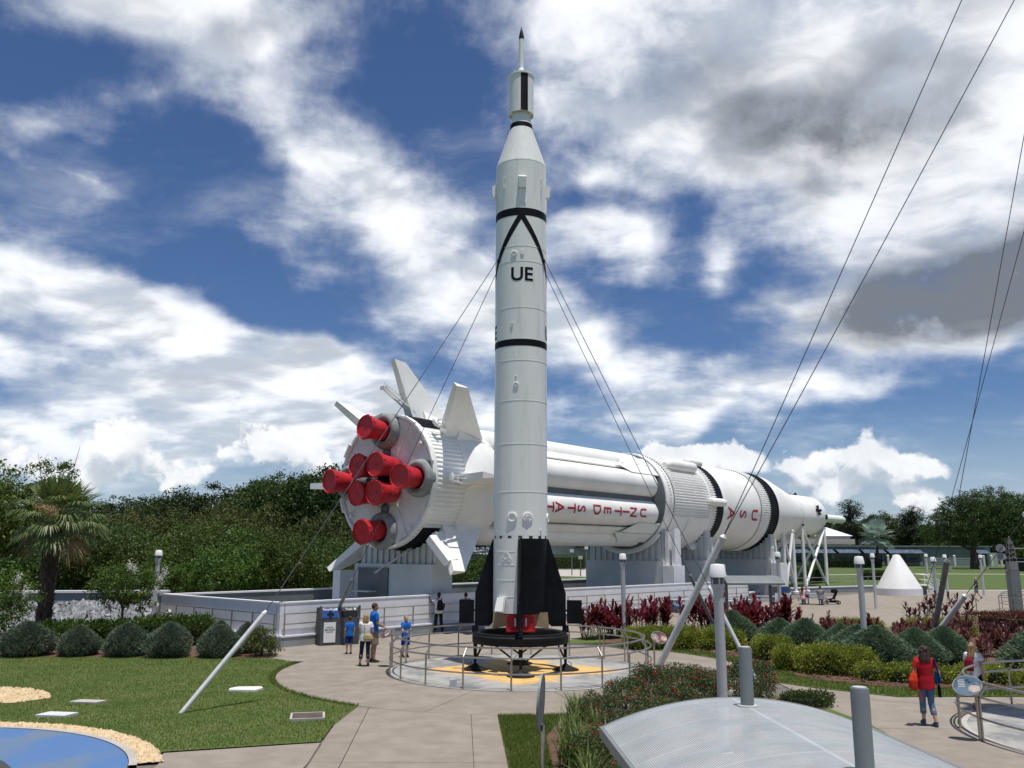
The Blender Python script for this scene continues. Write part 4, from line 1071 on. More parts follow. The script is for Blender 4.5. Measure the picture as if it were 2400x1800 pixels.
# tanks
b = MB(); b.lathe([(1.40, 5.0), (1.40, 22.4)], 40, ST - SO, sax, sx=sside); b.build('centre_tank', M_saturn, sat, True)
def tank_prof():
    p = [(0.55, 5.15), (0.80, 5.4), (0.885, 5.9), (0.89, 6.2), (0.89, 21.5)]
    for i in range(1, 7):
        a = R(15 * i); p.append((0.89 * math.cos(a), 21.5 + 0.65 * math.sin(a)))
    return p
for k_ in range(8):
    th = 22.5 + 45 * k_
    b = MB(); b.lathe(tank_prof(), 40, ST - SO + sdir(th) * 2.39, sax); tk = b.build('tank', M_saturn, sat, True, 40)
    for t_ in (9.5, 14.0, 18.5):
        b = MB(); b.lathe([(0.885, t_ - 0.02), (0.897, t_ - 0.012), (0.897, t_ + 0.012), (0.885, t_ + 0.02)], 40, ST - SO + sdir(th) * 2.39, sax, cap=False); b.build('weld_ring', M_saturn, tk, True)
for th in (45, -45, 135, 225, 0):
    d, tt = sdir(th), stan(th)
    if th == 0:
        b = MB(); b.bar(ST - SO + sax * 6 + d * 2.55, ST - SO + sax * 21.5 + d * 2.55, 0.25, 0.5, tt); b.build('tunnel', M_greydk, sat); continue
    b = MB(); b.bar(ST - SO + sax * 6 + d * 2.95, ST - SO + sax * 21.8 + d * 2.95, 0.5, 0.10, d); b.build('tunnel', M_saturn, sat)
    for w0, w1, ts in ((-0.85, -0.02, 17.6), (0.02, 0.85, 18.2)):
        q = ST - SO + d * 3.24
        b = MB(); b.plate([q + sax * (ts + 1.2 if w0 < 0 else ts) + tt * w0 - d * 0.10, q + sax * 22.3 + tt * w0 - d * (0.12 if w0 < 0 else 0), q + sax * 22.3 + tt * w1 - d * (0.12 if w0 > 0 else 0), q + sax * (ts if w0 < 0 else ts + 1.2) + tt * w1 - d * 0.1], 0.03, d); b.build('fairing_panel', M_saturn, sat)
    b = MB(); b.bar(ST - SO + sax * 18.3 + d * 2.6, ST - SO + sax * 18.6 + d * 3.2, 0.08); b.build('panel_strut', M_greydk, sat)
# red letters stacked along the near tank
def s_letter(ch, t_, th_tank, ctr_r, rad, ang, size, xs=1.0, parent=sat, ys=1.0):
    V, F = text_mb(ch, size, 3)
    # letter up = toward the nose, letter right = downward round the tank
    c0 = ST - SO + (sdir(th_tank) * ctr_r if ctr_r else 0)
    W_ = []
    for x, y, _ in V:
        a = R(ang) - x * xs / (rad)
        W_.append(c0 + sax * (t_ + y * ys) + (rad + 0.006) * (math.cos(a) * sside + math.sin(a) * sup))
    b = MB(); b.add(W_, F); return b.build('lettering', M_redlet, parent)
tpos = [19.65, 18.45, 17.5, 16.6, 15.4, 14.25, 12.6, 11.6, 10.45, 9.5, 8.4, 7.3]
for ch, t_ in zip('UNITEDSTATES', tpos):
    s_letter(ch, t_, -22.5, 2.39, 0.89, -4, 1.15, 0.80)
# interstage
slathe('joint_recess', [(22.0, 2.4), (22.22, 3.05), (22.28, 3.28)], M_greydk, 96, cap=False)  # dark grey colour stands for the shade in the gap behind the tanks
slathe('joint_ring', [(22.28, 3.2), (22.3, 3.36), (22.75, 3.38), (22.75, 3.30), (23.4, 3.30)], M_saturn, 96)
b = MB()
for k_ in range(96):
    th = k_ * 3.75; d, tt = sdir(th), stan(th); b.box(ST - SO + sax * 22.95 + d * 3.32, (0.35, 0.09, 0.06), rot=np.stack([sax, tt, d], 1))
structure(b.build('ring_teeth', M_saturn, sat), 'stuff')
def corr(name, t0, t1, m, n=108, r0=SR, dep=0.085):
    b = MB(); b.lathe([(r0, t0), (r0, t1)], n * 4, ST - SO, sax, sx=sside, wave=dep, cap=False); return b.build(name, m, sat)
corr('corrugated_interstage', 23.4, 28.75, M_saturn)
slathe('joint_ring', [(28.7, 3.30), (28.72, 3.38), (28.98, 3.38), (29.0, 3.30)], M_saturn, 96, cap=False)
corr('corrugated_interstage', 29.0, 29.85, M_saturn)
slathe('black_band', [(29.8, 3.30), (29.85, 3.33), (31.05, 3.33), (31.1, 3.30)], M_black, 96, cap=False)
corr('black_corrugation', 30.0, 31.0, M_black, 100, 3.31, 0.05)
slathe('upper_stage_body', [(31.05, 3.30), (38.0, 3.30)], M_saturn, 96, cap=False)
corr('corrugated_skirt', 38.0, 39.85, M_saturn, 110)
corr('black_corrugation', 39.85, 41.5, M_black, 110, 3.30, 0.055)
slathe('joint_ring', [(41.45, 3.30), (41.47, 3.37), (41.62, 3.37), (41.7, 3.28)], M_black, 96, cap=False)
for ch, t_ in zip('USA', (36.8, 34.6, 32.5)):
    s_letter(ch, t_, 0, 0, SR, -10, 1.65, 0.86)
# smooth panel with a raised box on the near flank, fairing tube above, retro rocket pods
def patch_(name, t0, t1, a0, a1, rad, m=M_saturn, seg=12, th=0.0):
    return slathe(name, [(t0, 3.30), (t0 + 0.02, rad), (t1 - 0.02, rad), (t1, 3.30)], m, seg, LSIGN * a0, LSIGN * a1)
patch_('smooth_panel', 23.45, 28.7, -62, -18, 3.385)
patch_('raised_box', 25.6, 25.85, -52, -20, 3.50)
patch_('smooth_panel', 23.45, 28.7, 120, 150, 3.385)
d = sdir(47); b = MB(); b.tube([ST - SO + sax * 24.0 + d * 3.42, ST - SO + sax * 24.4 + d * 3.50, ST - SO + sax * 28.0 + d * 3.50, ST - SO + sax * 28.2 + d * 3.45], [0.22, 0.42, 0.42, 0.30], 16); b.build('fairing_tube', M_saturn, sat, True)
for th in (2, 62, 122, 182, -60):
    d = sdir(th); b = MB(); b.lathe([(0.0, 28.35), (0.22, 28.4), (0.30, 28.8), (0.30, 30.3), (0.26, 30.65), (0.12, 30.8), (0.0, 30.82)], 16, ST - SO + d * 3.55, sax); b.build('retro_pod', M_saturn, sat, True)
for t_, th in ((26.5, 12), (27.0, 30), (42.6, 18), (43.4, 40), (39.0, -4), (39.3, 4), (50.2, 12)):
    d = sdir(th); r_ = 3.32 if t_ < 42 else (3.28 - (t_ - 41.7) * 0.148 if t_ < 50.4 else 2.0)
    b = MB(); b.box(ST - SO + sax * t_ + d * r_, (0.30, 0.14, 0.10), rot=np.stack([sax, stan(th), d], 1)); b.build('fitting', M_grey2 if t_ > 38 else M_saturn, sat)
# adapter cone, service module, engine bell spine
slathe('adapter_cone', [(41.7, 3.28), (43.4, 3.22), (50.4, 2.02), (50.9, 2.0)], M_saturn, 72, sharp=40, cap=False)
slathe('service_module', [(50.9, 1.985), (50.95, 2.0), (57.1, 2.0), (57.4, 1.86), (57.4, 0.0)], M_saturn, 72, sharp=40)
slathe('seam_ring', [(50.86, 2.0), (50.87, 2.015), (50.95, 2.015), (50.96, 2.0)], M_grey2, 72, cap=False)
slathe('nose_tube', [(57.3, 0.55), (58.0, 0.42), (67.4, 0.42), (68.2, 0.28), (69.0, 0.0)], M_saturn, 28, sharp=40)
for th in (14, 104, 194, -76):      # thruster quads
    d, tt = sdir(th), stan(th); q = ST - SO + sax * 54.8 + d * 2.03
    b = MB()
    for u_ in (sax, -sax, tt, -tt):
        b.lathe([(0.06, 0.14), (0.15, 0.46)], 10, q + d * 0.10, u_)
    b.box(q, (0.32, 0.32, 0.22), rot=np.stack([sax, tt, d], 1)); b.build('thruster_quad', M_blackmat, sat)
b = MB(); b.lathe([(0.25, -0.02), (0.25, 0.12), (0.0, 0.16)], 14, ST - SO + sax * 57.0 + sdir(-2) * 1.95, sdir(-2)); b.build('round_port', M_blackmat, sat, True)
b = MB(); b.box(ST - SO + sax * 57.5 + sdir(5) * 1.7, (0.5, 0.3, 0.4), rot=np.stack([sax, stan(5), sdir(5)], 1)); b.build('end_bracket', M_white, sat)
for t_ in (44.4, 51.0, 57.0):
    r_ = 3.28 - (t_ - 41.7) * 0.148 if t_ < 50.4 else 2.0
    for th in (-28, -34):
        b = MB(); d = sdir(th); b.box(ST - SO + sax * t_ + d * (r_ + 0.10), (0.22, 0.16, 0.10), rot=np.stack([sax, stan(th), d], 1)); b.build('clamp_pad', M_blackmat, sat)

# ------------------------------------------------------------------ saddles and frames that carry it
def saddle(t_, th_, label, front=True, top=3.05, near=2.9):
    root = thing('saddle_pier', label, 'pier', tuple(SO + sax * t_))
    def q(s_, a, z): return sside * s_ + sax * a + sup * z
    def block(s0, s1, a0, a1, z0, z1, nm, m):
        b = MB(); b.prism([tuple(q(s0, a0, 0)[:2]), tuple(q(s1, a0, 0)[:2]), tuple(q(s1, a1, 0)[:2]), tuple(q(s0, a1, 0)[:2])], z0, z1); return b.build(nm, m, root)
    block(-3.3, near, 0, th_, 0.02, top, 'base_block', M_grey2)
    # cradle of ribbed steel, cut to the round of the stage
    n = 25
    for i in range(n):
        wd = near + 3.1; s0 = -3.1 + wd * i / n; s1 = s0 + wd / n - 0.02; sm = (s0 + s1) / 2
        zt = 7.1 - math.sqrt(max(0.0, 3.42 ** 2 - sm ** 2)) if abs(sm) < 3.42 else 6
        zt = min(zt, 5.2)
        dep = 0.16 if i % 2 else 0.26
        if zt > top + 0.05: block(s0, s1, dep, th_ - dep, top, zt, 'cradle_rib', M_grey2)
    if near > 2.8: block(2.92, 3.75, -0.15, th_ + 0.15, 0.02, 2.75, 'buttress', M_white_wall)
    return root, block, q
r1, blk, q1 = saddle(1.1, 1.4, 'wide grey saddle pier under the engine end of the lying rocket', near=2.3)
b = MB(); b.tube([q1(-1.6, -0.1, 2.6), q1(0.4, 0.2, 3.7)], 0.07, 8); b.bar(q1(0.4, 0.2, 3.75), q1(0.9, 0.3, 4.0), 0.1); b.build('strut', M_grey2, r1, True)
blk(-3.9, -3.35, -0.9, 0.4, 0.55, 2.7, 'side_post', M_white_wall)
blk(-2.9, -0.7, -0.10, -0.02, 0.6, 2.85, 'dark_panel', M_greydk)
b = MB(); b.bar(q1(-2.6, -0.5, 1.7), q1(-1.3, -0.5, 1.7), 0.5, 0.06); b.build('shelf', M_grey2, r1)
r2, blk, q2 = saddle(22.4, 1.2, 'grey saddle pier under the middle joint of the lying rocket')
blk(2.95, 3.2, 0.2, 1.0, 2.76, 5.0, 'column', M_white_wall); blk(3.45, 3.7, 0.2, 1.0, 2.76, 5.2, 'column', M_white_wall)
r3, blk, q3 = saddle(28.6, 1.2, 'grey saddle pier under the first black band of the lying rocket')
b = MB(); b.bar(q3(3.3, 0.4, 2.75), q3(3.2, 0.4, 4.7), 0.12); b.bar(q3(3.55, 0.4, 3.2), q3(2.9, 0.4, 4.0), 0.12); b.build('tie_rod', M_white, r3)
r4, blk, q4 = saddle(40.4, 1.2, 'grey saddle pier under the forward black band of the lying rocket')
b = MB(); b.bar(q4(3.3, 0.4, 2.75), q4(3.2, 0.4, 4.7), 0.12); b.bar(q4(3.55, 0.4, 3.2), q4(2.9, 0.4, 4.0), 0.12); b.build('tie_rod', M_white, r4)
b = MB(); b.lathe([(3.62, 0.0), (3.62, 0.25), (3.36, 0.25), (3.36, 0.0), (3.62, 0.0)], 40, ST - SO - sax * 0 , sax, sx=sside, a0=R(-140) * LSIGN, a1=R(-40) * LSIGN, cap=False)
cr = MB(); cr.v = [v + sax * 22.2 for v in b.v]; cr.f = b.f; cr.n = b.n
cr.build('cradle_ring', M_white, sat)
def frame_stand(t_, w, label):
    """white tube frame under the slim forward end"""
    root = thing('tube_stand', label, 'stand', tuple(SO + sax * t_))
    r_ = (3.28 - (t_ - 41.7) * 0.148) if t_ < 50.4 else 2.0
    zj = 7.1 - r_ * 0.55; sj = r_ * 0.86
    def q(s_, a, z): return sside * s_ + sax * a + sup * z
    for s_ in (sj, -sj):
        for a in (0.0, w):
            b = MB(); b.tube([q(s_, a, 0.25), q(s_, a, zj)], 0.16, 12); b.build('column', M_white, root, True)
            b = MB(); b.lathe([(0.42, 0.02), (0.42, 0.22), (0.2, 0.26)], 14, q(s_, a, 0)); b.build('footing', M_white_wall, root, True)
        b = MB(); b.tube([q(s_, 0, zj * 0.97), q(s_, w, 0.35)], 0.12, 10); b.build('diagonal', M_white, root, True)
        b = MB(); b.tube([q(s_, w, zj * 0.97), q(s_, 0, 0.35)], 0.12, 10); b.build('diagonal', M_white, root, True)
    for a in (0.0, w):
        b = MB(); b.tube([q(-sj, a, 0.4), q(sj, a, zj)], 0.11, 10); b.build('cross_tie', M_white, root, True)
        b = MB(); b.tube([q(-sj - 0.1, a, zj), q(-sj * 0.5, a, 7.1 - r_ - 0.05), q(sj * 0.5, a, 7.1 - r_ - 0.05), q(sj + 0.1, a, zj)], 0.13, 10); b.build('saddle_beam', M_white, root, True)
frame_stand(44.4, 0.0001 + 2.2, 'white tube stand under the tapering adapter of the lying rocket')
frame_stand(51.0, 5.9, 'white tube stand with crossed tubes under the front module of the lying rocket')
# ------------------------------------------------------------------ vegetation
def unit(v): return v / np.maximum(np.linalg.norm(v, axis=-1, keepdims=True), 1e-9)
def leaf_mesh(name, P, D, L, Wd, m, g, fold=0.0, droop=0.0):
    """diamond leaves at P pointing along D, length L, width Wd (arrays)"""
    n = len(P); D = unit(D)
    rv = unit(g.normal(size=(n, 3))); S = unit(np.cross(D, rv))
    L = np.broadcast_to(L, n)[:, None]; Wd = np.broadcast_to(Wd, n)[:, None]
    U = np.cross(S, D)
    mid = P + D * L * 0.45 - np.array([0, 0, 1]) * L * droop * 0.1
    tip = P + D * L + U * L * fold - np.array([0, 0, 1]) * L * droop
    V = np.stack([P, mid + S * Wd / 2, tip, mid - S * Wd / 2], 1).reshape(-1, 3)
    me = bpy.data.meshes.new(name)
    me.vertices.add(4 * n); me.vertices.foreach_set('co', V.astype(np.float32).ravel())
    me.loops.add(4 * n); me.loops.foreach_set('vertex_index', np.arange(4 * n, dtype=np.int32))
    me.polygons.add(n); me.polygons.foreach_set('loop_start', (np.arange(n) * 4).astype(np.int32)); me.polygons.foreach_set('loop_total', np.full(n, 4, np.int32))
    me.update(calc_edges=True)
    if m is not None: me.materials.append(m)
    return me
def obj_of(me, name, parent=None):
    o = bpy.data.objects.new(name, me); COL.objects.link(o)
    if parent is not None: o.parent = parent
    return o
def blob_points(blobs, n, g, shell=0.55):
    B = np.array(blobs, float); vol = B[:, 3] * B[:, 4] * B[:, 5]; p = vol ** 0.75; p /= p.sum()
    k_ = g.choice(len(B), n, p=p)
    d = unit(g.normal(size=(n, 3))); r = shell + (1 - shell) * g.random(n) ** 0.6
    r = r * (1 + 0.10 * np.sin(d[:, 0] * 9 + k_) * np.cos(d[:, 1] * 8 + k_ * 2) + 0.08 * np.sin(d[:, 2] * 13 + k_))
    return B[k_, :3] + d * r[:, None] * B[k_, 3:6], d

def tree(name, label, cat, blobs, trunk, n, leaf, m, seed, bark=M_trunk, group=None, limbs=6, loc=(0, 0, 0), shell=0.5, lw=0.55):
    """tapered trunk with limbs and a crown of separate leaf clumps"""
    g = np.random.default_rng(seed)
    root = thing(name, label, cat, loc, 0, group)
    b = MB(); H_, r0 = trunk
    top = np.array([g.normal(0, .15), g.normal(0, .15), H_])
    b.tube([(0, 0, -0.1), (0.03, 0.02, H_ * 0.3), tuple(top * np.array([.6, .6, .62])), tuple(top)], [r0 * 1.25, r0, r0 * 0.8, r0 * 0.6], 10)
    for i in range(limbs):
        c = np.array(blobs[i % len(blobs)][:3]); s0 = top * g.uniform(0.6, 1.0)
        mid = s0 * 0.45 + c * 0.55 + g.normal(0, .2, 3)
        b.tube([tuple(s0), tuple(mid), tuple(c + (c - s0) * 0.25)], [r0 * 0.5, r0 * 0.28, r0 * 0.06], 7)
    b.build('trunk', bark, root, True)
    # clumps of leaves: many small clusters inside each lobe
    nc = max(60, n // 26)
    Pc, dc = blob_points(blobs, nc, g, shell)
    k_ = g.integers(0, nc, n)
    P = Pc[k_] + g.normal(0, 1, (n, 3)) * leaf * np.array([1.15, 1.15, 0.8])
    D = unit(dc[k_] * 0.7 + g.normal(size=(n, 3)) * 0.9 + np.array([0, 0, 0.1]))
    L = leaf * g.uniform(0.7, 1.4, n)
    obj_of(leaf_mesh('crown', P, D, L, L * lw, m, g, 0.1, 0.15), 'crown', root)
    return root

L_oak = leafmat('leaf_oak_dark', (0.023, 0.053, 0.012), (0.058, 0.096, 0.021), 0.22, 0.5, 0.35, 0.34)
L_mid = leafmat('leaf_mid_green', (0.043, 0.093, 0.016), (0.099, 0.151, 0.029), 0.28, 0.5, 0.35, 0.34)
L_olive = leafmat('leaf_olive', (0.055, 0.078, 0.019), (0.115, 0.130, 0.036), 0.25, 0.55, 0.35, 0.18)
L_bright = leafmat('leaf_bright', (0.047, 0.095, 0.016), (0.104, 0.153, 0.032), 0.32, 0.45, 0.4, 0.18)
L_pine = leafmat('leaf_pine', (0.020, 0.036, 0.016), (0.042, 0.058, 0.026), 0.15, 0.6, 0.35, 0.2)
L_jun = leafmat('leaf_juniper', (0.085, 0.150, 0.088), (0.180, 0.245, 0.150), 0.18, 0.6, 1.6, 0.10)
L_junl = leafmat('leaf_juniper_grey', (0.090, 0.135, 0.088), (0.195, 0.235, 0.160), 0.18, 0.6, 1.6, 0.10)
L_box = leafmat('leaf_boxwood', (0.132, 0.185, 0.024), (0.352, 0.378, 0.062), 0.28, 0.45, 2.0, 0.10)
L_cord = leafmat('leaf_cordyline', (0.095, 0.014, 0.019), (0.260, 0.034, 0.046), 0.30, 0.38, 1.3, 0.25, 0.45)
L_cordd = leafmat('leaf_cordyline_dark', (0.077, 0.028, 0.025), (0.210, 0.077, 0.063), 0.28, 0.4, 1.3, 0.25, 0.4)
L_redh = leafmat('leaf_red_hedge', (0.078, 0.023, 0.018), (0.169, 0.058, 0.036), 0.22, 0.5, 2.0, 0.12)
L_rose = leafmat('leaf_rose', (0.045, 0.080, 0.022), (0.120, 0.152, 0.056), 0.25, 0.45, 1.5, 0.15)
L_petal = leafmat('rose_petal', (0.38, 0.020, 0.030), (0.58, 0.05, 0.07), 0.35, 0.5, 3.0, 0.10)
L_flower = leafmat('crape_flower', (0.72, 0.68, 0.62), (0.85, 0.82, 0.78), 0.35, 0.7, 2.0, 0.05)
L_palm = leafmat('leaf_palm', (0.066, 0.131, 0.034), (0.207, 0.240, 0.083), 0.22, 0.42, 0.9, 0.10, 0.4)
L_palmsil = leafmat('leaf_silver_palm', (0.270, 0.355, 0.321), (0.507, 0.608, 0.558), 0.15, 0.5, 0.8, 0.10)
L_dead = leafmat('leaf_dead', (0.240, 0.173, 0.090), (0.450, 0.330, 0.165), 0.2, 0.7, 1.0, 0.1)
L_lily = leafmat('leaf_strap', (0.064, 0.120, 0.026), (0.192, 0.224, 0.072), 0.28, 0.45, 1.5, 0.1)

# --- prototypes of the background trees (first of each stands in the scene, the rest are copies)
G_wood = 'trees of the dark wood behind the lying rocket'
def oak_blobs(h, w, seed, k=9):
    g = np.random.default_rng(seed); B = [(0, 0, h * 0.66, w * 0.50, w * 0.50, h * 0.24)]
    for i in range(k):
        a = 2 * math.pi * i / k + g.uniform(-.3, .3); rr = w * g.uniform(0.22, 0.42)
        B.append((rr * math.cos(a), rr * math.sin(a), h * g.uniform(0.48, 0.84), w * g.uniform(.17, .27), w * g.uniform(.17, .27), h * g.uniform(.10, .17)))
    B.append((g.normal(0, .3), g.normal(0, .3), h * 0.87, w * 0.22, w * 0.22, h * 0.13))
    return B
def bush_blobs(h, w, seed, k=8):
    g = np.random.default_rng(seed); B = [(0, 0, h * 0.45, w * 0.38, w * 0.38, h * 0.40), (g.normal(0, .2), g.normal(0, .2), h * .80, w * .2, w * .2, h * .2)]
    for i in range(k):
        a = 2 * math.pi * i / k + g.uniform(-.3, .3); rr = w * g.uniform(0.28, 0.44); q = g.uniform(.15, .27)
        B.append((rr * math.cos(a), rr * math.sin(a), h * g.uniform(0.18, 0.80), w * q, w * q, h * q * .95))
    return B
LB_oak = 'dark broad oak of the wood behind the lying rocket'
LB_mid = 'mid green bushy tree crowding behind the moat wall'
LB_olv = 'olive brown bushy tree in the middle of the wood'
oakA = tree('oak_tree', LB_oak, 'tree', oak_blobs(11.5, 9.5, 1), (6.5, 0.32), 15000, 0.26, L_oak, 21, group=G_wood, loc=(-23.5, 86, -0.1), shell=0.75)
oakB = tree('oak_tree', LB_oak, 'tree', oak_blobs(10.5, 10.5, 2), (5.5, 0.32), 15000, 0.26, L_oak, 22, group=G_wood, loc=(-31.5, 90, -0.1), shell=0.75)
midA = tree('wood_tree', LB_mid, 'tree', bush_blobs(5.6, 6.4, 3, 11), (2.6, 0.16), 13000, 0.19, L_mid, 23, group='green bushy trees behind the moat wall', loc=(-26, 57, -0.1), limbs=8, shell=0.8)
midB = tree('wood_tree', LB_mid, 'tree', bush_blobs(5.0, 6.0, 4, 11), (2.2, 0.16), 13000, 0.19, L_bright, 24, group='green bushy trees behind the moat wall', loc=(-20.5, 55, -0.1), limbs=8, shell=0.8)
olvA = tree('olive_tree', LB_olv, 'tree', bush_blobs(8.0, 7.6, 5, 12), (3.6, 0.2), 14000, 0.21, L_olive, 25, group='olive brown trees of the wood', loc=(-22.5, 72, -0.1), limbs=8, shell=0.8)
g0 = random.Random(4)
for (x, y, s) in [(-17.0, 84, 1.06), (-20.5, 94, 1.12), (-28, 100, 1.08), (-39, 98, 0.90), (-46, 100, 0.86), (-53, 104, 0.80), (-36.5, 84, 0.68), (-44, 86, 0.64), (-12, 92, 1.1), (-5, 96, 0.95), (-61, 108, 0.8), (-50, 92, 0.64)]:
    copy_thing(g0.choice((oakA, oakB)), (x, y, -0.1), g0.uniform(0, 6.28), (s * g0.uniform(.92, 1.08), s * g0.uniform(.92, 1.08), s))
for (x, y, s) in [(-30, 72, 0.9), (-16, 72, 0.92), (-27, 78, 1.0), (-36, 76, 0.9), (-11, 76, 0.85), (-43, 78, 0.9), (-19, 66, 0.72)]:
    copy_thing(olvA, (x, y, -0.1), g0.uniform(0, 6.28), s * g0.uniform(.95, 1.05))
for (x, y, s) in [(-31, 62, 1.1), (-36, 64, 1.1), (-23.5, 62, 1.05), (-18.5, 60, 1.0), (-14.5, 61, 1.0), (-14.0, 54.5, 0.85), (-17.3, 51.8, 0.78), (-20.8, 50.5, 0.80), (-23.8, 50.5, 0.85), (-27.5, 52, 0.95), (-31.5, 55, 1.0), (-10.5, 58.5, 0.85), (-8.0, 62.5, 0.8), (-9.5, 68, 0.95), (-41, 66, 1.15), (-35.5, 57, 1.0), (-5.0, 66.5, 0.55), (-3.3, 70.5, 0.6)]:
    copy_thing(g0.choice((midA, midB)), (x, y, -0.1), g0.uniform(0, 6.28), (s * g0.uniform(.9, 1.1), s * g0.uniform(.9, 1.1), s * g0.uniform(.92, 1.1)))
# trees at the left edge
tree('left_tree', 'bright leafy tree at the left edge behind the palm', 'tree', oak_blobs(8.3, 6.0, 8), (4.6, 0.2), 15000, 0.17, L_mid, 31, loc=(-27.6, 45.5, -0.1), shell=0.4)
tree('left_tree', 'slim tree with airy twigs beside the palm crown', 'tree', [(0, 0, 6.0, 1.6, 1.6, 1.6), (0.6, 0, 7.8, 0.7, 0.7, 0.6), (1.2, 0, 8.3, 0.35, 0.35, 0.4), (-0.6, 0, 8.0, 0.6, 0.6, 0.6), (0.3, 0.3, 4.6, 1.4, 1.4, 1.0)], (5.5, 0.12), 5000, 0.15, L_mid, 32, loc=(-25.2, 46.5, -0.1), shell=0.3)
# crape myrtles with white blossom
def crape(label, blobs, loc, seed, fl):
    root = tree('crape_myrtle', label, 'tree', blobs, (1.5, 0.07), 6500, 0.105, L_mid, seed, bark=M_stem, loc=loc, limbs=7)
    g = np.random.default_rng(seed + 50)
    for i, c in enumerate(fl):
        n = 90; P = np.array(c) + g.normal(0, 1, (n, 3)) * np.array([.07, .07, .12])
        o = obj_of(leaf_mesh('blossom', P, g.normal(size=(n, 3)), 0.05, 0.045, L_flower, g), 'blossom', root)
    return root
crape('crape myrtle with white blossom at the left edge', bush_blobs(3.3, 3.0, 11), (-20.6, 34.8, 0), 41, [(0.7, -1.3, 2.9), (0.2, -1.4, 3.1), (1.4, -0.9, 2.6), (-.3, -1.5, 2.5), (1.6, -.6, 2.1), (.9, -1.5, 2.3)])
crape('crape myrtle with white blossom right of the palm trunk', [(0, 0, 2.2, 1.35, 1.2, 1.0), (0.9, -.1, 1.9, .8, .8, .7), (-.8, 0, 2.2, .8, .8, .8), (1.2, 0, 2.4, .4, .4, .5)], (-17.0, 38.4, 0), 42, [(1.75, -.5, 2.45), (1.6, -.5, 2.0), (1.85, -.4, 2.75), (0.5, -.9, 3.05), (0.75, -.9, 2.9), (1.55, -.6, 1.55)])

# --- palms
def palm(name, label, loc, H_, r0, nf, fl, m, seed, dead=True, silver=False):
    g = np.random.default_rng(seed)
    root = thing(name, label, 'palm', loc)
    b = MB(); pts = []; rad = []
    for i in range(13):
        t_ = i / 12; pts.append((0.25 * t_ * t_, 0.0, H_ * t_)); rad.append(r0 * (1.25 - 0.45 * t_ + (0.25 if t_ > 0.8 else 0)) * (1 + 0.05 * (-1) ** i))
    b.tube(pts, rad, 14); tr = b.build('trunk', M_trunk, root, True)
    # old leaf bases criss-crossing the trunk
    b = MB()
    for i in range(130 if not silver else 40):
        t_ = 0.15 + 0.85 * i / 130; a = i * 2.4; rr = r0 * (1.2 - 0.4 * t_); z = H_ * t_ * 0.98
        c_ = np.array([0.25 * t_ * t_, 0, z]); d = np.array([math.cos(a), math.sin(a), 0])
        b.bar(c_ + d * rr * 0.95, c_ + d * (rr + 0.07) + np.array([0, 0, 0.16]), 0.09, 0.03, d)
    b.build('leaf_base', M_trunk, tr)
    C_ = np.array([0.25, 0, H_ + 0.1])
    for i in range(nf):
        u = (i + 0.5) / nf
        el = R(84 - 128 * u + g.uniform(-10, 10)); a = i * 2.39996 + g.uniform(-.2, .2)
        d = np.array([math.cos(a) * math.cos(el), math.sin(a) * math.cos(el), math.sin(el)])
        st_l = fl * g.uniform(0.55, 0.75); tipc = C_ + d * st_l - np.array([0, 0, 0.10 * st_l])
        b = MB(); b.tube([tuple(C_), tuple((C_ + tipc) / 2 + np.array([0, 0, 0.05])), tuple(tipc)], [0.03, 0.022, 0.012], 5, cap=False)
        # fan of drooping segments
        side = np.cross(d, [0, 0, 1.0]); side /= max(np.linalg.norm(side), 1e-6); upv = np.cross(side, d)
        ns = 30
        isdead = dead and u > 0.93
        for j in range(ns):
            f = (j / (ns - 1) - 0.5) * R(200 if not silver else 230)
            sd = d * math.cos(f) + side * math.sin(f) + upv * (0.25 * abs(math.sin(f)) - 0.02) + g.normal(0, .04, 3)
            sd = sd / np.linalg.norm(sd); Ls = fl * 0.62 * (1 - 0.25 * abs(j / (ns - 1) - 0.5) * 2) * g.uniform(.9, 1.08)
            w = 0.062 if not silver else 0.13
            drop = (0.38 if not silver else 0.12) * Ls * (1.0 if el < R(35) else 0.35)
            wv_ = np.cross(sd, upv); wv_ /= max(np.linalg.norm(wv_), 1e-6)
            p0 = tipc; p1 = tipc + sd * Ls * 0.55 - np.array([0, 0, drop * 0.12]); p2 = tipc + sd * Ls * 0.9 - np.array([0, 0, drop])
            b.add([p0 - wv_ * w * 0.25, p0 + wv_ * w * 0.25, p1 + wv_ * w * 0.5, p1 - wv_ * w * 0.5, p2], [(0, 1, 2, 3), (3, 2, 4)])
        b.build('frond', L_dead if isdead else m, root)
    return root
pl = palm('sabal_palm', 'sabal palm with shaggy crown and criss-cross trunk at the left', (-20.6, 38.7, 0), 5.0, 0.27, 54, 1.95, L_palm, 51)
b = MB(); g = np.random.default_rng(3)
P = np.array([0.50, -1.75, 5.55]) + np.c_[g.uniform(-.45, .55, 500), g.normal(0, .12, 500), np.zeros(500)]
P[:, 2] += -0.28 * (P[:, 0] - 0.1) + g.normal(0, .11, 500)
obj_of(leaf_mesh('flower_stalk', P, g.normal(size=(500, 3)) + np.array([.4, -.3, -.2]), 0.12, 0.03, L_dead, g), 'flower_stalk', pl)['kind'] = 'stuff'
palm('silver_palm', 'silvery fan palm in front of the low grey building', (84.5, 200, -0.1), 7.0, 0.34, 46, 4.0, L_palmsil, 52, False, True)

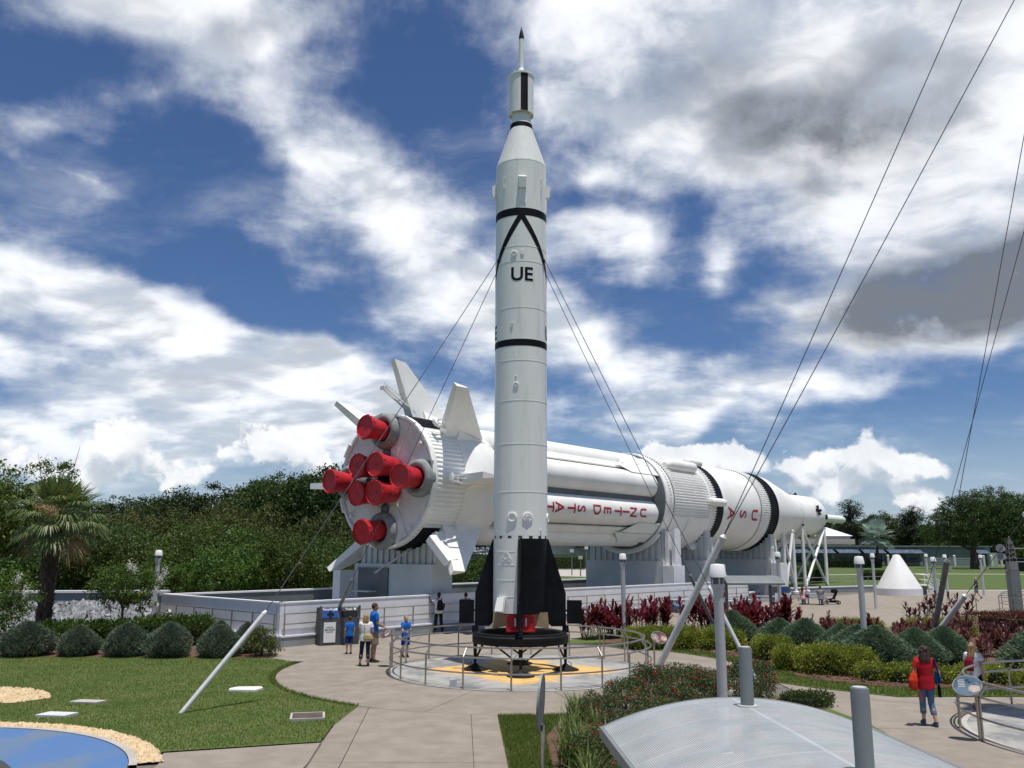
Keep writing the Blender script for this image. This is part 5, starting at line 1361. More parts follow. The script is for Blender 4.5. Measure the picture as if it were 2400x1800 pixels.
# --- juniper mounds
def juniper_mesh(w, h, m, seed, n=9000, point=1.0):
    g = np.random.default_rng(seed)
    a = g.uniform(0, 2 * math.pi, n); u = g.random(n) ** 0.8
    z = h * (u ** 1.0)
    t_ = z / h
    prof = np.where(t_ < 0.22, 0.78 + t_ * 1.0, (1 - ((t_ - 0.22) / 0.78) ** (1.35 * point)) ** (0.85))
    r = 0.5 * w * prof * (1 + 0.09 * np.sin(3 * a + 5 * t_ + seed) + 0.06 * np.sin(7 * a - 9 * t_ + seed) + 0.04 * np.sin(17 * a + 21 * t_)) * g.uniform(0.78, 1.06, n)
    P = np.c_[r * np.cos(a), r * np.sin(a), z + g.normal(0, .02, n)]
    D = np.c_[np.cos(a), np.sin(a), np.full(n, 0.9)] + g.normal(0, .45, (n, 3))
    me = leaf_mesh('foliage', P, D, g.uniform(.07, .15, n), 0.026, m, g, 0.1)
    return me
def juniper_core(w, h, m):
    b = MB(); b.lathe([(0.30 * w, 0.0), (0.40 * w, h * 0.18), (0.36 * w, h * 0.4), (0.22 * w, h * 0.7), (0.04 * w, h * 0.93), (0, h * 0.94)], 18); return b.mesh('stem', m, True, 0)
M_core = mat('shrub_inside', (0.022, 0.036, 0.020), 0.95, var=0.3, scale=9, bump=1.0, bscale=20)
jm = [juniper_mesh(1.6, 1.1, L_junl, 61, 9000, 1.7), juniper_mesh(1.5, 1.1, L_junl, 62, 9000, 1.5), juniper_mesh(1.9, 1.55, L_jun, 63, 13000, 1.15), juniper_mesh(1.9, 1.5, L_jun, 64, 13000, 1.05)]
jc = [juniper_core(1.6, 1.1, M_core), juniper_core(1.9, 1.5, M_core)]
def juniper(k_, loc, w, h, label, group):
    w *= rnd.uniform(.93, 1.06); h *= rnd.uniform(.9, 1.04)
    root = thing('juniper', label, 'shrub', loc, rnd.uniform(0, 6.28), group)
    bw, bh = ((1.6, 1.1) if k_ < 2 else (1.9, 1.52)); root.scale = (w / bw, w / bw, h / bh)
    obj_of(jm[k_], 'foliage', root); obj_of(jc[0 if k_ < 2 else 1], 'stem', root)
    return root
G_jl = 'clipped junipers along the back of the lawn'; G_jr = 'clipped junipers in the right planting bed'
JL = [(-17.3, 31.6, 1.8, 1.20), (-15.5, 31.7, 1.55, 1.0), (-13.75, 31.6, 1.55, 1.1), (-12.6, 33.0, 1.25, 1.05), (-12.15, 31.4, 1.5, 1.08), (-10.9, 33.0, 1.25, 1.05), (-10.4, 31.5, 1.45, 1.05), (-9.75, 32.6, 1.1, 1.0)]
for i, (x, y, w, h) in enumerate(JL):
    juniper(i % 2, (x, y, 0.01), w, h, ordinal(i, 'grey-green juniper mound', 'along the back of the lawn'), G_jl)
bush = tree('round_shrub', 'small loose olive shrub at the right end of the juniper row', 'shrub', [(0, 0, .55, .55, .5, .45), (.2, 0, .35, .45, .45, .3), (-.2, 0, .8, .3, .3, .25)], (0.5, 0.04), 3800, 0.06, L_olive, 66, bark=M_stem, loc=(-8.95, 31.7, 0.01))
JR = [(9.2, 36.6, 2.15, 1.35), (10.8, 35.4, 1.75, 1.15), (11.3, 33.8, 2.0, 1.2), (12.2, 32.6, 1.8, 1.2), (12.2, 30.9, 2.25, 1.2), (11.85, 28.6, 2.55, 1.38), (13.7, 29.9, 1.8, 1.15), (15.0, 30.6, 2.0, 1.2), (16.7, 27.2, 2.9, 1.7)]
for i, (x, y, w, h) in enumerate(JR):
    juniper(2 + i % 2, (x, y, 0.01), w, h, ordinal(i, 'blue-green peaked juniper', 'in the right planting bed'), G_jr)

# --- box hedges
def hedge_obj(name, label, loc, size, m, seed, rz=0.0, n=None, leaf=0.055, cat='hedge', rag=0.05, parts=True, round_=0.0):
    g = np.random.default_rng(seed); sx, sy, sz = size
    A = [(sx * sy, 2), (sx * sz, 1), (sx * sz, 1), (sy * sz, 0), (sy * sz, 0)]; tot = sum(a for a, _ in A)
    n = n or int(min(22000, 2600 * tot)); Ps = []
    for fi, (a, axn) in enumerate(A):
        k_ = int(n * a / tot); q = g.uniform(-.5, .5, (k_, 3)) * np.array(size)
        if fi == 0: q[:, 2] = sz / 2
        elif fi == 1: q[:, 1] = -sy / 2
        elif fi == 2: q[:, 1] = sy / 2
        elif fi == 3: q[:, 0] = -sx / 2
        else: q[:, 0] = sx / 2
        Ps.append(q)
    P = np.vstack(Ps)
    if round_:
        e = np.abs(P) / (np.array(size) / 2); rr = (e[:, 0] ** 4 + e[:, 1] ** 4 + np.maximum(P[:, 2], 0) ** 4 / (sz / 2) ** 4) ** 0.25
        P = P / np.maximum(rr, 0.75)[:, None] ** round_
    P = P + np.c_[np.sin(P[:, 1] * 5 + seed) * rag, np.sin(P[:, 0] * 4 + seed) * rag, np.sin(P[:, 0] * 6 + P[:, 1] * 7) * rag * 0.8] + g.normal(0, rag * 0.7, P.shape)
    D = unit(P / np.array(size)) + g.normal(0, .7, P.shape) + np.array([0, 0, .5])
    root = thing(name, label, cat, loc, rz)
    P[:, 2] = np.maximum(P[:, 2] + sz / 2 + 0.03, 0.02)
    L = leaf * g.uniform(.7, 1.4, len(P))
    obj_of(leaf_mesh('foliage', P, D, L, L * 0.55, m, g, 0.1), 'foliage', root)
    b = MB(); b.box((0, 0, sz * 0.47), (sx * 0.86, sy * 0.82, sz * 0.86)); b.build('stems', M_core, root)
    return root
HD = [((5.9, 34.7), (2.9, 1.1, 1.0), 'yellow-green box hedge behind the right side of the round railing', 0.1), ((8.2, 34.5), (1.5, 1.1, 0.95), 'box hedge between the slanted guy post and the front lamp', 0.0), ((9.25, 31.3), (1.05, 0.95, 1.0), 'square box hedge left of the long one in front of the junipers', -0.2),
      ((10.25, 27.9), (2.15, 1.1, 1.05), 'long yellow-green box hedge in front of the junipers', -0.25), ((9.0, 28.9), (0.55, 0.8, 0.9), 'small box hedge joined to the left end of the long one', -0.2), ((15.4, 39.6), (2.6, 1.2, 0.9), 'box hedge behind the juniper beside the tall lamp post', 0.1), ((19.5, 40.0), (3.0, 1.4, 0.9), 'box hedge under the red shrubs behind the guy posts', 0.1), ((25.2, 37.4), (6.0, 1.0, 0.9), 'box hedge below the dark red hedge at the right', 0.25)]
for i, (p, s, lab, rz) in enumerate(HD):
    hedge_obj('box_hedge', lab, (p[0], p[1], 0.012), (s[0], s[1], s[2] * .62), L_box, 70 + i, rz, rag=0.095, round_=0.85)
LB = [((10.75, 26.5), .80, 'leftmost low yellow shrub at the foot of the tall lamp post'), ((11.55, 26.2), .75, 'low yellow-green shrub second from the tall lamp post'), ((12.5, 26.1), .75, 'low yellow-green shrub hidden behind the woman in red'), ((13.3, 25.9), .8, 'low yellow-green shrub between the two walking women'), ((14.3, 26.0), .85, 'low yellow-green shrub behind the woman in white at the right'), ((15.3, 25.6), .85, 'low shrub at the right edge above the lower right railing')]
for i, (p, h, lab) in enumerate(LB):
    hedge_obj('low_shrub', lab, (p[0], p[1], 0.012), (.66 + .08 * (i % 3), .6, h * (.40 + .05 * (i % 2))), L_box, 90 + i, 0.3 * i, 2400, 0.06, 'shrub', 0.09, round_=1.0)
hedge_obj('red_hedge', 'flat-topped dark red hedge at the right edge', (26.4, 40.6, 0.012), (9.5, 4.4, .85), L_redh, 110, 0.25, 22000, 0.07, rag=0.06)
hedge_obj('groundcover', 'low dark groundcover at the corner of the rose bed', (7.35, 22.2, 0.012), (1.3, .8, .22), L_mid, 111, 0.6, 2500, 0.05, 'plant', 0.05, round_=1.0)

# --- red cordylines
def cordyline(m, seed, h, stems, droop=0.35, leafL=0.42):
    g = np.random.default_rng(seed); b = MB(); V = []; st_ = MB()
    for s_ in range(stems):
        bx, by = g.normal(0, .16, 2); hh = h * g.uniform(.55, 1.0); tx, ty = bx + g.normal(0, .12), by + g.normal(0, .12)
        st_.tube([(bx * .5, by * .5, 0), ((bx + tx) / 2, (by + ty) / 2, hh * .55), (tx, ty, hh)], [.018, .014, .010], 5)
        nl = g.integers(13, 19)
        for i in range(nl):
            u = i / nl; a = i * 2.39996 + g.uniform(-.3, .3); z0 = hh * (0.52 + 0.48 * u) if h > 0.6 else hh * (.3 + .7 * u)
            el = R(10 + 68 * u + g.uniform(-10, 10)); L = leafL * g.uniform(.75, 1.15)
            d = np.array([math.cos(a) * math.cos(el), math.sin(a) * math.cos(el), math.sin(el)])
            sd = np.array([-math.sin(a), math.cos(a), 0.0]); w = L * 0.115
            p0 = np.array([tx * (z0 / hh) + bx * .5 * (1 - z0 / hh), ty * (z0 / hh) + by * .5 * (1 - z0 / hh), z0])
            p1 = p0 + d * L * .45; p2 = p0 + d * L * .8 - np.array([0, 0, droop * L * .22]); p3 = p0 + d * L - np.array([0, 0, droop * L * .55])
            b.add([p0 - sd * w * .3, p0 + sd * w * .3, p1 + sd * w, p1 - sd * w, p2 + sd * w * .7, p2 - sd * w * .7, p3], [(0, 1, 2, 3), (3, 2, 4, 5), (5, 4, 6)])
    return b.mesh('leaves', m), st_.mesh('stems', M_stem, True)
cv = [cordyline(L_cord, 121, 1.25, 6), cordyline(L_cord, 122, 1.0, 6), cordyline(L_cord, 123, 1.45, 5)]
cd = [cordyline(L_cordd, 124, 1.05, 5), cordyline(L_cordd, 125, 0.85, 6), cordyline(L_cordd, 126, 1.35, 3, 0.3, 0.36)]
def cordy(var, x, y, s, label, group):
    me = var; root = thing('cordyline', label, 'plant', (x, y, 0.012), rnd.uniform(0, 6.28), group); root.scale = (s, s, s * rnd.uniform(.9, 1.1))
    obj_of(me[0], 'leaves', root); obj_of(me[1], 'stems', root)
def row(pts, n, jitter, var, label, group, smin=.85, smax=1.15):
    P = np.array(pts, float); seg = np.linalg.norm(np.diff(P, axis=0), axis=1); cum = np.r_[0, np.cumsum(seg)]
    for i in range(n):
        t_ = cum[-1] * (i + 0.5) / n; x = np.interp(t_, cum, P[:, 0]); y = np.interp(t_, cum, P[:, 1])
        cordy(rnd.choice(var), x + rnd.gauss(0, jitter), y + rnd.gauss(0, jitter), rnd.uniform(smin, smax), label, group)
row([(3.3, 37.9), (5.1, 38.9), (7.0, 39.4)], 19, .34, cv, 'crimson cordyline of the clump behind the round railing, left of the guy wires', 'crimson cordylines left', 0.95, 1.25)
row([(8.0, 39.4), (10.2, 39.9), (12.7, 39.6)], 24, .42, cv, 'crimson cordyline of the clump behind the slanted guy post and front lamp', 'crimson cordylines centre', 0.95, 1.3)
row([(13.2, 39.6), (14.6, 38.6), (16.3, 37.6)], 14, .35, cd, 'loose dark red cordyline of the row behind the peaked junipers', 'dark cordylines behind the junipers', 0.62, 0.85)
row([(15.0, 33.9), (17.0, 35.8), (19.5, 37.8)], 24, .6, cd, 'dark red cordyline left of the dark grey guy post', 'dark cordylines left of the guy post', 0.68, 0.92)
row([(17.0, 32.2), (19.0, 33.2), (22.5, 36.0)], 34, .9, cd, 'dark red cordyline right of the white slanted post', 'dark cordylines right of the white post', 0.75, 1.0)
row([(14.2, 32.2), (15.6, 30.6), (17.4, 29.8)], 10, .5, cd, 'dark red cordyline among the junipers behind the two walking women', 'dark cordylines behind the women', 0.6, 0.8)
row([(19.5, 41.5), (22.0, 43.5)], 8, .5, [cd[2]], 'tall thin cordyline rising above the red shrubs', 'tall thin cordylines', .95, 1.2)

# --- rose bushes
def rose_parts(seed, w, h, n):
    g = np.random.default_rng(seed)
    B = [(0, 0, h * .5, w * .42, w * .42, h * .40)] + [(w * .3 * math.cos(a), w * .3 * math.sin(a), h * g.uniform(.4, .8), w * .2, w * .2, h * .22) for a in np.linspace(0, 6.28, 9)[:-1]]
    P, d = blob_points(B, n, g, .35); P[:, 2] = np.maximum(P[:, 2], 0.04)
    L = g.uniform(.035, .07, n)
    lf = leaf_mesh('foliage', P, d * .6 + g.normal(0, .8, (n, 3)), L, L * .6, L_rose, g, .1)
    fl_p = []
    for i in range(21):
        q, dd = blob_points(B, 1, g, .95); c = q[0]
        if c[2] < h * .35: continue
        fl_p.append(c + g.normal(0, .018, (18, 3)))
    FP = np.vstack(fl_p); fm = leaf_mesh('blossoms', FP, g.normal(size=FP.shape), .042, .038, L_petal, g)
    b = MB()
    for i in range(16):
        a = g.uniform(0, 6.28); r_ = g.uniform(.1, .42) * w
        b.tube([(g.normal(0, .06), g.normal(0, .06), 0), (r_ * .5 * math.cos(a), r_ * .5 * math.sin(a), h * .5), (r_ * math.cos(a), r_ * math.sin(a), h * g.uniform(.7, 1.02))], [.012, .009, .005], 5)
    return lf, fm, b.mesh('stems', M_stem, True)
rp = [rose_parts(131, 1.5, 1.05, 4200), rose_parts(132, 1.35, .95, 3800)]
RS = [(3.55, 22.6, 1.05, 'rose bush at the foot of the long slanted guy post'), (4.5, 23.3, 1.15, 'rose bush right of the slanted guy post foot'), (5.35, 23.4, 0.95, 'rose bush left of the front lamp post'), (6.35, 23.5, 1.12, 'rose bush right of the grey canopy column'), (2.75, 21.6, 0.95, 'rose bush nearest the round railing front'), (3.9, 21.3, 0.98, 'rose bush in the middle of the front bed'), (4.9, 21.9, 1.0, 'rose bush just behind the canopy roof edge'), (2.0, 19.9, 0.9, 'rose bush beside the strap-leaved grasses'), (3.1, 19.4, 0.95, 'rose bush above the left corner of the canopy'), (2.2, 17.4, 0.9, 'rose bush left of the canopy'), (1.6, 15.9, 0.85, 'rose bush at the bottom left of the canopy'), (4.4, 19.6, 0.9, 'rose bush hidden behind the canopy top'), (5.9, 21.6, .9, 'rose bush behind the canopy column foot'), (1.9, 14.2, .8, 'rose bush at the lower frame edge beside the canopy')]
for i, (x, y, s, lab) in enumerate(RS):
    root = thing('rose_bush', lab, 'rose bush', (x, y, 0.012), rnd.uniform(0, 6.28), 'red rose bushes of the front bed'); s *= .86; root.scale = (s, s, s * (.92 if i % 3 else 1.05))
    lf, fm, sm = rp[i % 2]
    obj_of(lf, 'foliage', root); obj_of(fm, 'blossoms', root); obj_of(sm, 'stems', root)
# strap-leaved clumps
def lily_mesh(seed, n=110, h=.75):
    g = np.random.default_rng(seed); b = MB()
    for i in range(n):
        a = g.uniform(0, 6.28); L = h * g.uniform(.6, 1.2); x, y = g.normal(0, .10, 2); lean = g.uniform(.25, .95)
        d = np.array([math.cos(a), math.sin(a), 0]); sd = np.array([-d[1], d[0], 0]) * .011
        pts = [np.array([x, y, 0]) + d * lean * L * (t_ ** 1.7) * .8 + np.array([0, 0, L * (t_ - .42 * lean * t_ ** 2.4)]) for t_ in (0, .35, .7, 1.0)]
        V = []
        for k_, p in enumerate(pts[:3]): V += [p - sd * (1, 1, .7)[k_], p + sd * (1, 1, .7)[k_]]
        V.append(pts[3]); b.add(V, [(0, 1, 3, 2), (2, 3, 5, 4), (4, 5, 6)])
    return b.mesh('leaves', L_lily)
lm = [lily_mesh(141), lily_mesh(142)]
LY = [(1.45, 20.0), (1.25, 19.0), (1.15, 18.0), (1.2, 17.0), (1.75, 18.7), (1.1, 16.1), (1.3, 15.2), (1.7, 16.6), (1.2, 14.2), (2.0, 15.0), (1.6, 20.6)]
for i, (x, y) in enumerate(LY):
    o = obj_of(lm[i % 2], 'strap_leaf_clump'); o.location = (x, y, .012); o.rotation_euler = (0, 0, rnd.uniform(0, 6)); s = rnd.uniform(.8, 1.1); o.scale = (s, s, s)
    tag(o, 'clump of arching strap leaves in front of the rose bushes', 'plant', 'strap leaf clumps by the rose bed')
# low plants behind the juniper row
for i, (x, y, s) in enumerate([(-15.2, 34.0, .9), (-14.0, 34.4, 1.0), (-12.9, 35.2, .9), (-16.4, 33.8, .9), (-13.2, 36.4, .9), (-14.6, 36.2, .8), (-17.8, 34.2, .8)]):
    hedge_obj('flowering_shrub', ordinal(i, 'low bright shrub', 'tucked behind the juniper row'), (x, y, .01), (1.6 * s, 1.2, .9 * s), L_bright, 150 + i, .4 * i, 3400, .11, 'shrub', .13, round_=1.0)

# --- right background: pines, oaks, bushes
def pine(seed, h):
    g = np.random.default_rng(seed); root = None
    B = []
    for i in range(14):
        t_ = .25 + .75 * i / 14; a = g.uniform(0, 6.28); r_ = (1.05 - t_) * h * .17 * g.uniform(.4, 1.1)
        B.append((r_ * math.cos(a), r_ * math.sin(a), h * t_, h * .075, h * .075, h * .07))
    return B
G_p = 'tall thin pines on the right horizon'
pA = tree('pine_tree', 'tall thin pine on the right horizon behind the building', 'tree', pine(161, 17), (16, .22), 6500, .34, L_pine, 171, group=G_p, loc=(96, 290, -.1), limbs=12, shell=.2, lw=.4)
pB = tree('pine_tree', 'tall thin pine on the right horizon behind the building', 'tree', pine(162, 15), (14, .22), 6500, .34, L_pine, 172, group=G_p, loc=(104, 292, -.1), limbs=12, shell=.2, lw=.4)
oC = tree('oak_tree', 'big spreading dark oak on the lawn at the right edge, left trunk', 'tree', [(0, 0, 11, 8, 7, 4.5), (-6, 0, 9.5, 5, 5, 3.2), (6, 0, 10.5, 5, 5, 4), (2, 0, 14.5, 5, 5, 3), (-3, 0, 13, 4.5, 4, 3), (9, 0, 9, 4, 4, 3), (-9, 0, 7.6, 3.4, 3.4, 2.2), (-3, -3, 7, 4, 3, 2), (5, -3, 7.2, 4, 3, 2)], (6.5, .75), 38000, .30, L_oak, 173, loc=(103, 193, -.1), limbs=9)
copy_thing(oC, (113, 197, -.1), 2.2, (1.0, 1.0, 1.06), 'big spreading dark oak on the lawn at the right edge, right trunk')
copy_thing(oC, (128, 205, -.1), 1.1, 1.05, 'big dark oak beyond the right edge of the lawn')
G_h = 'dark trees closing the right horizon'
g1 = random.Random(9)
for i in range(26):
    x = 62 + i * 4.6 + g1.uniform(-2, 2); s = g1.uniform(.7, 1.15) * (1.0 if i < 18 else 1.15)
    copy_thing(g1.choice((pA, pB)), (x, (296 if i < 9 else 268) + g1.uniform(-4, 14), -.1), g1.uniform(0, 6), (s * 1.9, s * 1.9, s * 0.98))
for i in range(22):
    copy_thing(g1.choice((oakA, oakB)), (52 + i * 6.2 + g1.uniform(-2, 2), 284 + g1.uniform(-6, 24), -.1), g1.uniform(0, 6), (1.15, 1.15, g1.uniform(.72, 1.0)), 'dark broad tree closing the horizon behind the right lawn', G_h)
for i in range(30):
    copy_thing(g1.choice((oakA, oakB)), (70 + i * 4.6 + g1.uniform(-2, 2), 276 + g1.uniform(-4, 24), -.1), g1.uniform(0, 6), (1.35, 1.35, g1.uniform(.95, 1.45)), 'dark broad tree closing the horizon behind the right lawn', G_h)
for i in range(9):
    copy_thing(midB, (100 + i * 7.5 + g1.uniform(-2, 2), 268 + g1.uniform(-3, 6), -.1), g1.uniform(0, 6), (1.5, 1.5, 1.5), 'lighter bush under the oaks beyond the right lawn', 'bushes beyond the right lawn')
for i in range(16):
    copy_thing(g1.choice((oakA, oakB)), (-70 + i * 8.5 + g1.uniform(-2, 2), 200 + g1.uniform(-10, 30), -.1), g1.uniform(0, 6), (1.25, 1.25, g1.uniform(.75, 1.0)), 'dark broad tree far behind the lying rocket', 'far trees behind the lying rocket')
# ------------------------------------------------------------------ lamp posts
def lamp_post(label, loc, h=3.62, s=1.0):
    root = thing('lamp_post', label, 'lamp post', loc, 0, 'white topped lamp posts')
    b = MB(); b.tube([(0, 0, 0), (0, 0, h - 0.62), (0, 0, h - 0.50), (0, 0, h - 0.38)], [0.10 * s, 0.095 * s, 0.11 * s, 0.14 * s], 18); b.build('pole', M_pole, root, True)
    b = MB(); b.lathe([(0.15 * s, 0), (0.15 * s, 0.02), (0.10 * s, 0.03)], 16); b.build('base_plate', M_pole, root, True)
    b = MB(); b.lathe([(0.10 * s, h - 0.39), (0.10 * s, h - 0.27), (0.165 * s, h - 0.26), (0.165 * s, h - 0.245), (0.02, h - 0.24)], 18); b.build('lamp_neck', M_greydk, root, True)
    b = MB()
    for k_ in range(3):
        a = k_ * 2.09 + .5; b.bar((0.13 * s * math.cos(a), 0.13 * s * math.sin(a), h - 0.39), (0.13 * s * math.cos(a), 0.13 * s * math.sin(a), h - 0.25), .03)
    b.build('strut', M_pole, root)
    b = MB(); b.lathe([(0.155 * s, h - 0.25), (0.170 * s, h - 0.25), (0.168 * s, h - 0.20), (0.135 * s, h - 0.02), (0.12 * s, h), (0.0, h + 0.01)], 20); b.build('cap', M_lamp, root, True, 40)
    return root
lamp_post('lamp post left of the moat wall corner in front of the wood', (-17.0, 41.75, 0), 3.68, 1.1)
lamp_post('lamp post between the round railing and the crimson cordylines', (4.92, 38.3, 0), 3.62)
lamp_post('front lamp post rising behind the canopy, nearest the camera', (4.08, 17.2, 0), 3.52, 1.0)
lamp_post('tall lamp post standing among the peaked junipers', (11.75, 29.3, 0), 3.6, 1.0)
lamp_post('lamp post right of the small pavilion in front of the last saddle pier', (14.35, 46.7, 0), 3.7, .95)
lamp_post('lamp post on the plaza left of the white cone', (24.0, 57.6, 0), 3.6, .95)
lamp_post('lamp post just right of the white cone, beside the dark guy post', (25.3, 52.0, 0), 3.42, 1.05)
lamp_post('lamp post behind the dark guy post top', (34.1, 68.2, 0), 3.5, .95)
lamp_post('lamp post behind the walking person at the right', (40.5, 74.8, 0), 3.45, .95)
lamp_post('lamp post hidden behind the one right of the cone', (38.0, 79.4, 0), 3.5, .95)

# ------------------------------------------------------------------ front canopy and the far pavilion
def perf_mat():
    m = bpy.data.materials.new('perforated_steel'); m.use_nodes = True
    N = NT(m.node_tree); b = N.n['Principled BSDF']; out = N.n['Material Output']
    b.inputs['Base Color'].default_value = (0.60, 0.63, 0.64, 1); b.inputs['Roughness'].default_value = 0.42; b.inputs['Metallic'].default_value = 0.25
    uv = N.new('ShaderNodeUVMap'); x, y, z = N.sep(uv.outputs[0])
    fx = N.m('SUBTRACT', N.m('FRACT', N.m('MULTIPLY', x, 62.0)), 0.5); fy = N.m('SUBTRACT', N.m('FRACT', N.m('MULTIPLY', y, 62.0)), 0.5)
    d = N.m('SQRT', N.m('ADD', N.m('MULTIPLY', fx, fx), N.m('MULTIPLY', fy, fy)))
    n = N.noise(uv.outputs[0], 3.0, 5).outputs['Fac']
    c = N.mix(N.ss(n, .35, .7), (0.50, 0.53, 0.535, 1), (0.42, 0.45, 0.46, 1)); N.put(b.inputs['Base Color'], c)
    edge = N.m('MULTIPLY', N.m('GREATER_THAN', N.m('FRACT', N.m('MULTIPLY', y, 1.45)), 0.022), N.m('GREATER_THAN', N.m('ABSOLUTE', N.m('SUBTRACT', x, 1.295)), 0.016))
    hole = N.m('MULTIPLY', N.m('LESS_THAN', d, 0.27), edge)
    tr = N.new('ShaderNodeBsdfTransparent'); mx = N.new('ShaderNodeMixShader')
    N.put(mx.inputs[0], hole); N.l.new(b.outputs[0], mx.inputs[1]); N.l.new(tr.outputs[0], mx.inputs[2]); N.l.new(mx.outputs[0], out.inputs[0])
    return m
M_perf = perf_mat()
M_canopy = mat('canopy_grey', (0.20, 0.22, 0.222), 0.5, 0.2, var=0.05, scale=2)
def canopy(label, loc, rz, hw, y0, y1, ze, za, cols, colr, colh, m):
    root = thing('canopy', label, 'canopy', loc, rz)
    n = 36; rise = za - ze; Rr = (hw * hw + rise * rise) / (2 * rise); am = math.asin(hw / Rr)
    arc = [(Rr * math.sin(-am + 2 * am * i / n), za - Rr + Rr * math.cos(-am + 2 * am * i / n)) for i in range(n + 1)]
    for nm, dz, mm in (('roof_sheet', 0.0, m),):
        V = []; F = []; rows_ = 12
        for j in range(rows_ + 1):
            for x, z in arc: V.append((x, y0 + (y1 - y0) * j / rows_, z))
        for j in range(rows_):
            for i in range(n): F.append((j * (n + 1) + i, j * (n + 1) + i + 1, (j + 1) * (n + 1) + i + 1, (j + 1) * (n + 1) + i))
        b = MB(); b.add(V, F); ob = b.build(nm, mm, root, True, 0)
        uvl = ob.data.uv_layers.new(name='UVMap'); S_ = 2 * am * Rr
        for lp in ob.data.loops:
            vi = lp.vertex_index; uvl.data[lp.index].uv = ((vi % (n + 1)) / n * S_, (vi // (n + 1)) / rows_ * (y1 - y0))
    for y_ in (y0, y1):
        b = MB(); b.tube([(x, y_, z - 0.01) for x, z in arc], 0.018, 6); b.build('edge_bar', M_canopy, root, True)
    for x in (-hw, hw):
        b = MB(); b.bar((x, y0, ze - 0.035), (x, y1, ze - 0.035), 0.035, 0.09); b.build('eave', M_canopy, root)
    k_ = max(2, int((y1 - y0) / 0.8))
    for j in range(k_ + 1):
        y_ = y0 + (y1 - y0) * j / k_
        b = MB(); b.tube([(x, y_, z - 0.055) for x, z in arc], 0.025, 6); b.build('rib', M_canopy, root, True)
    b = MB(); b.bar((0, y0, za - 0.06), (0, y1, za - 0.06), 0.08, 0.10); b.build('ridge_beam', M_canopy, root)
    for cx, cy in cols:
        b = MB(); b.tube([(cx, cy, 0), (cx, cy, colh - 0.02), (cx, cy, colh)], [colr, colr, colr * 0.93], 20); c = b.build('column', M_canopy, root, True, 40)
        b = MB(); b.lathe([(colr + 0.03, za - 0.02), (colr + 0.03, za + 0.012), (colr, za + 0.014)], 20, (cx, cy, 0), cap=False); b.build('collar', M_galv, c, True)
        b = MB(); b.lathe([(colr * 0.75, colh), (colr * 0.75, colh + 0.006), (0, colh + 0.007)], 18, (cx, cy, 0)); b.build('cap', M_galv, c, True)
    return root
canopy('grey perforated steel canopy with two columns through its roof at the bottom right', (2.13, 8.05, 0), R(3.0), 1.26, -5.2, 0.45, 2.16, 2.42, [(0, 0), (0, -2.30), (0, -4.6)], 0.059, 2.93, M_perf)
b = MB(); b.ell((0, 0, 0.045), (0.06, 0.06, 0.055)); b.tube([(0, 0, 0), (0, 0, .03)], .03, 8)
canopy('small grey pavilion roof above the blue picnic tables', (12.2, 44.9, 0), R(-88), 1.35, -1.45, 1.45, 2.16, 2.50, [(0, -1.15), (0, 1.15)], 0.085, 2.45, M_canopy)

# ------------------------------------------------------------------ recycling bin
t = thing('recycling_station', 'dark grey double recycling and trash bin against the moat wall', 'bin', (-7.05, 35.75, 0), R(27))
M_bin = mat('bin_grey', (0.075, 0.080, 0.085), 0.6, var=0.12, scale=4, dirt=(0.13, 0.13, 0.13), dirt_amt=.25)
M_binblue = mat('bin_blue', (0.012, 0.075, 0.30), 0.5, var=0.06)
b = MB(); b.prism([(-0.80, -0.36), (0.80, -0.36), (0.80, 0.36), (-0.80, 0.36)], 0.0, 1.02); b.build('cabinet', M_bin, t)
for x in (-0.40, 0.40):
    b = MB()
    b.add([(x - .395, -.365, 1.022), (x + .395, -.365, 1.022), (x + .395, .36, 1.022), (x - .395, .36, 1.022), (x - .395, -.22, 1.44), (x + .395, -.22, 1.44), (x + .395, .36, 1.44), (x - .395, .36, 1.44)], [(0, 3, 2, 1), (4, 5, 6, 7), (0, 1, 5, 4), (1, 2, 6, 5), (2, 3, 7, 6), (3, 0, 4, 7)])
    h_ = b.build('hood', M_bin, t)
for x in (-.80, 0, .80):
    b = MB(); b.bar((x, -.30, 1.0), (x, -.30, 1.52), .07, .1); b.build('post', M_bin, t)
def onslope(x, u): return np.array([x, -.372 + .145 * u - .004, 1.03 + .41 * u])
b = MB(); b.plate([onslope(-.72, .1), onslope(-.08, .1), onslope(-.08, .97), onslope(-.72, .97)], .012); b.build('recycling_panel', M_binblue, t)
def sign_text(txt, size, org, ux, uy, m, parent, name='lettering'):
    V, F = text_mb(txt, size); org = np.array(org, float); ux = np.array(ux, float); uy = np.array(uy, float)
    b = MB(); b.add(org + V[:, :1] * ux + V[:, 1:2] * uy, F); return b.build(name, m, parent)
sl = np.array([0, .145, .41]); sl = sl / np.linalg.norm(sl); off = np.array([0, -.016, .006])
sign_text('Recycling', .13, onslope(-.46, .84) + off, (1, 0, 0), sl, M_white, t); sign_text('Trash', .13, onslope(.36, .84) + off, (1, 0, 0), sl, M_white, t)
for x in (-.16, .62):
    b = MB(); b.plate([onslope(x - .05, .95) + off, onslope(x + .05, .95) + off, onslope(x + .035, .73) + off, onslope(x - .035, .73) + off], .004); b.build('pictogram', M_white, t)
b = MB()
c0 = onslope(-.40, .40) + off
b.plate([c0 + np.array([-.14, 0, 0]) - sl * .05, c0 + np.array([.14, 0, 0]) - sl * .05, c0 + np.array([.14, 0, 0]) + sl * .05, c0 + np.array([-.14, 0, 0]) + sl * .05], .006)
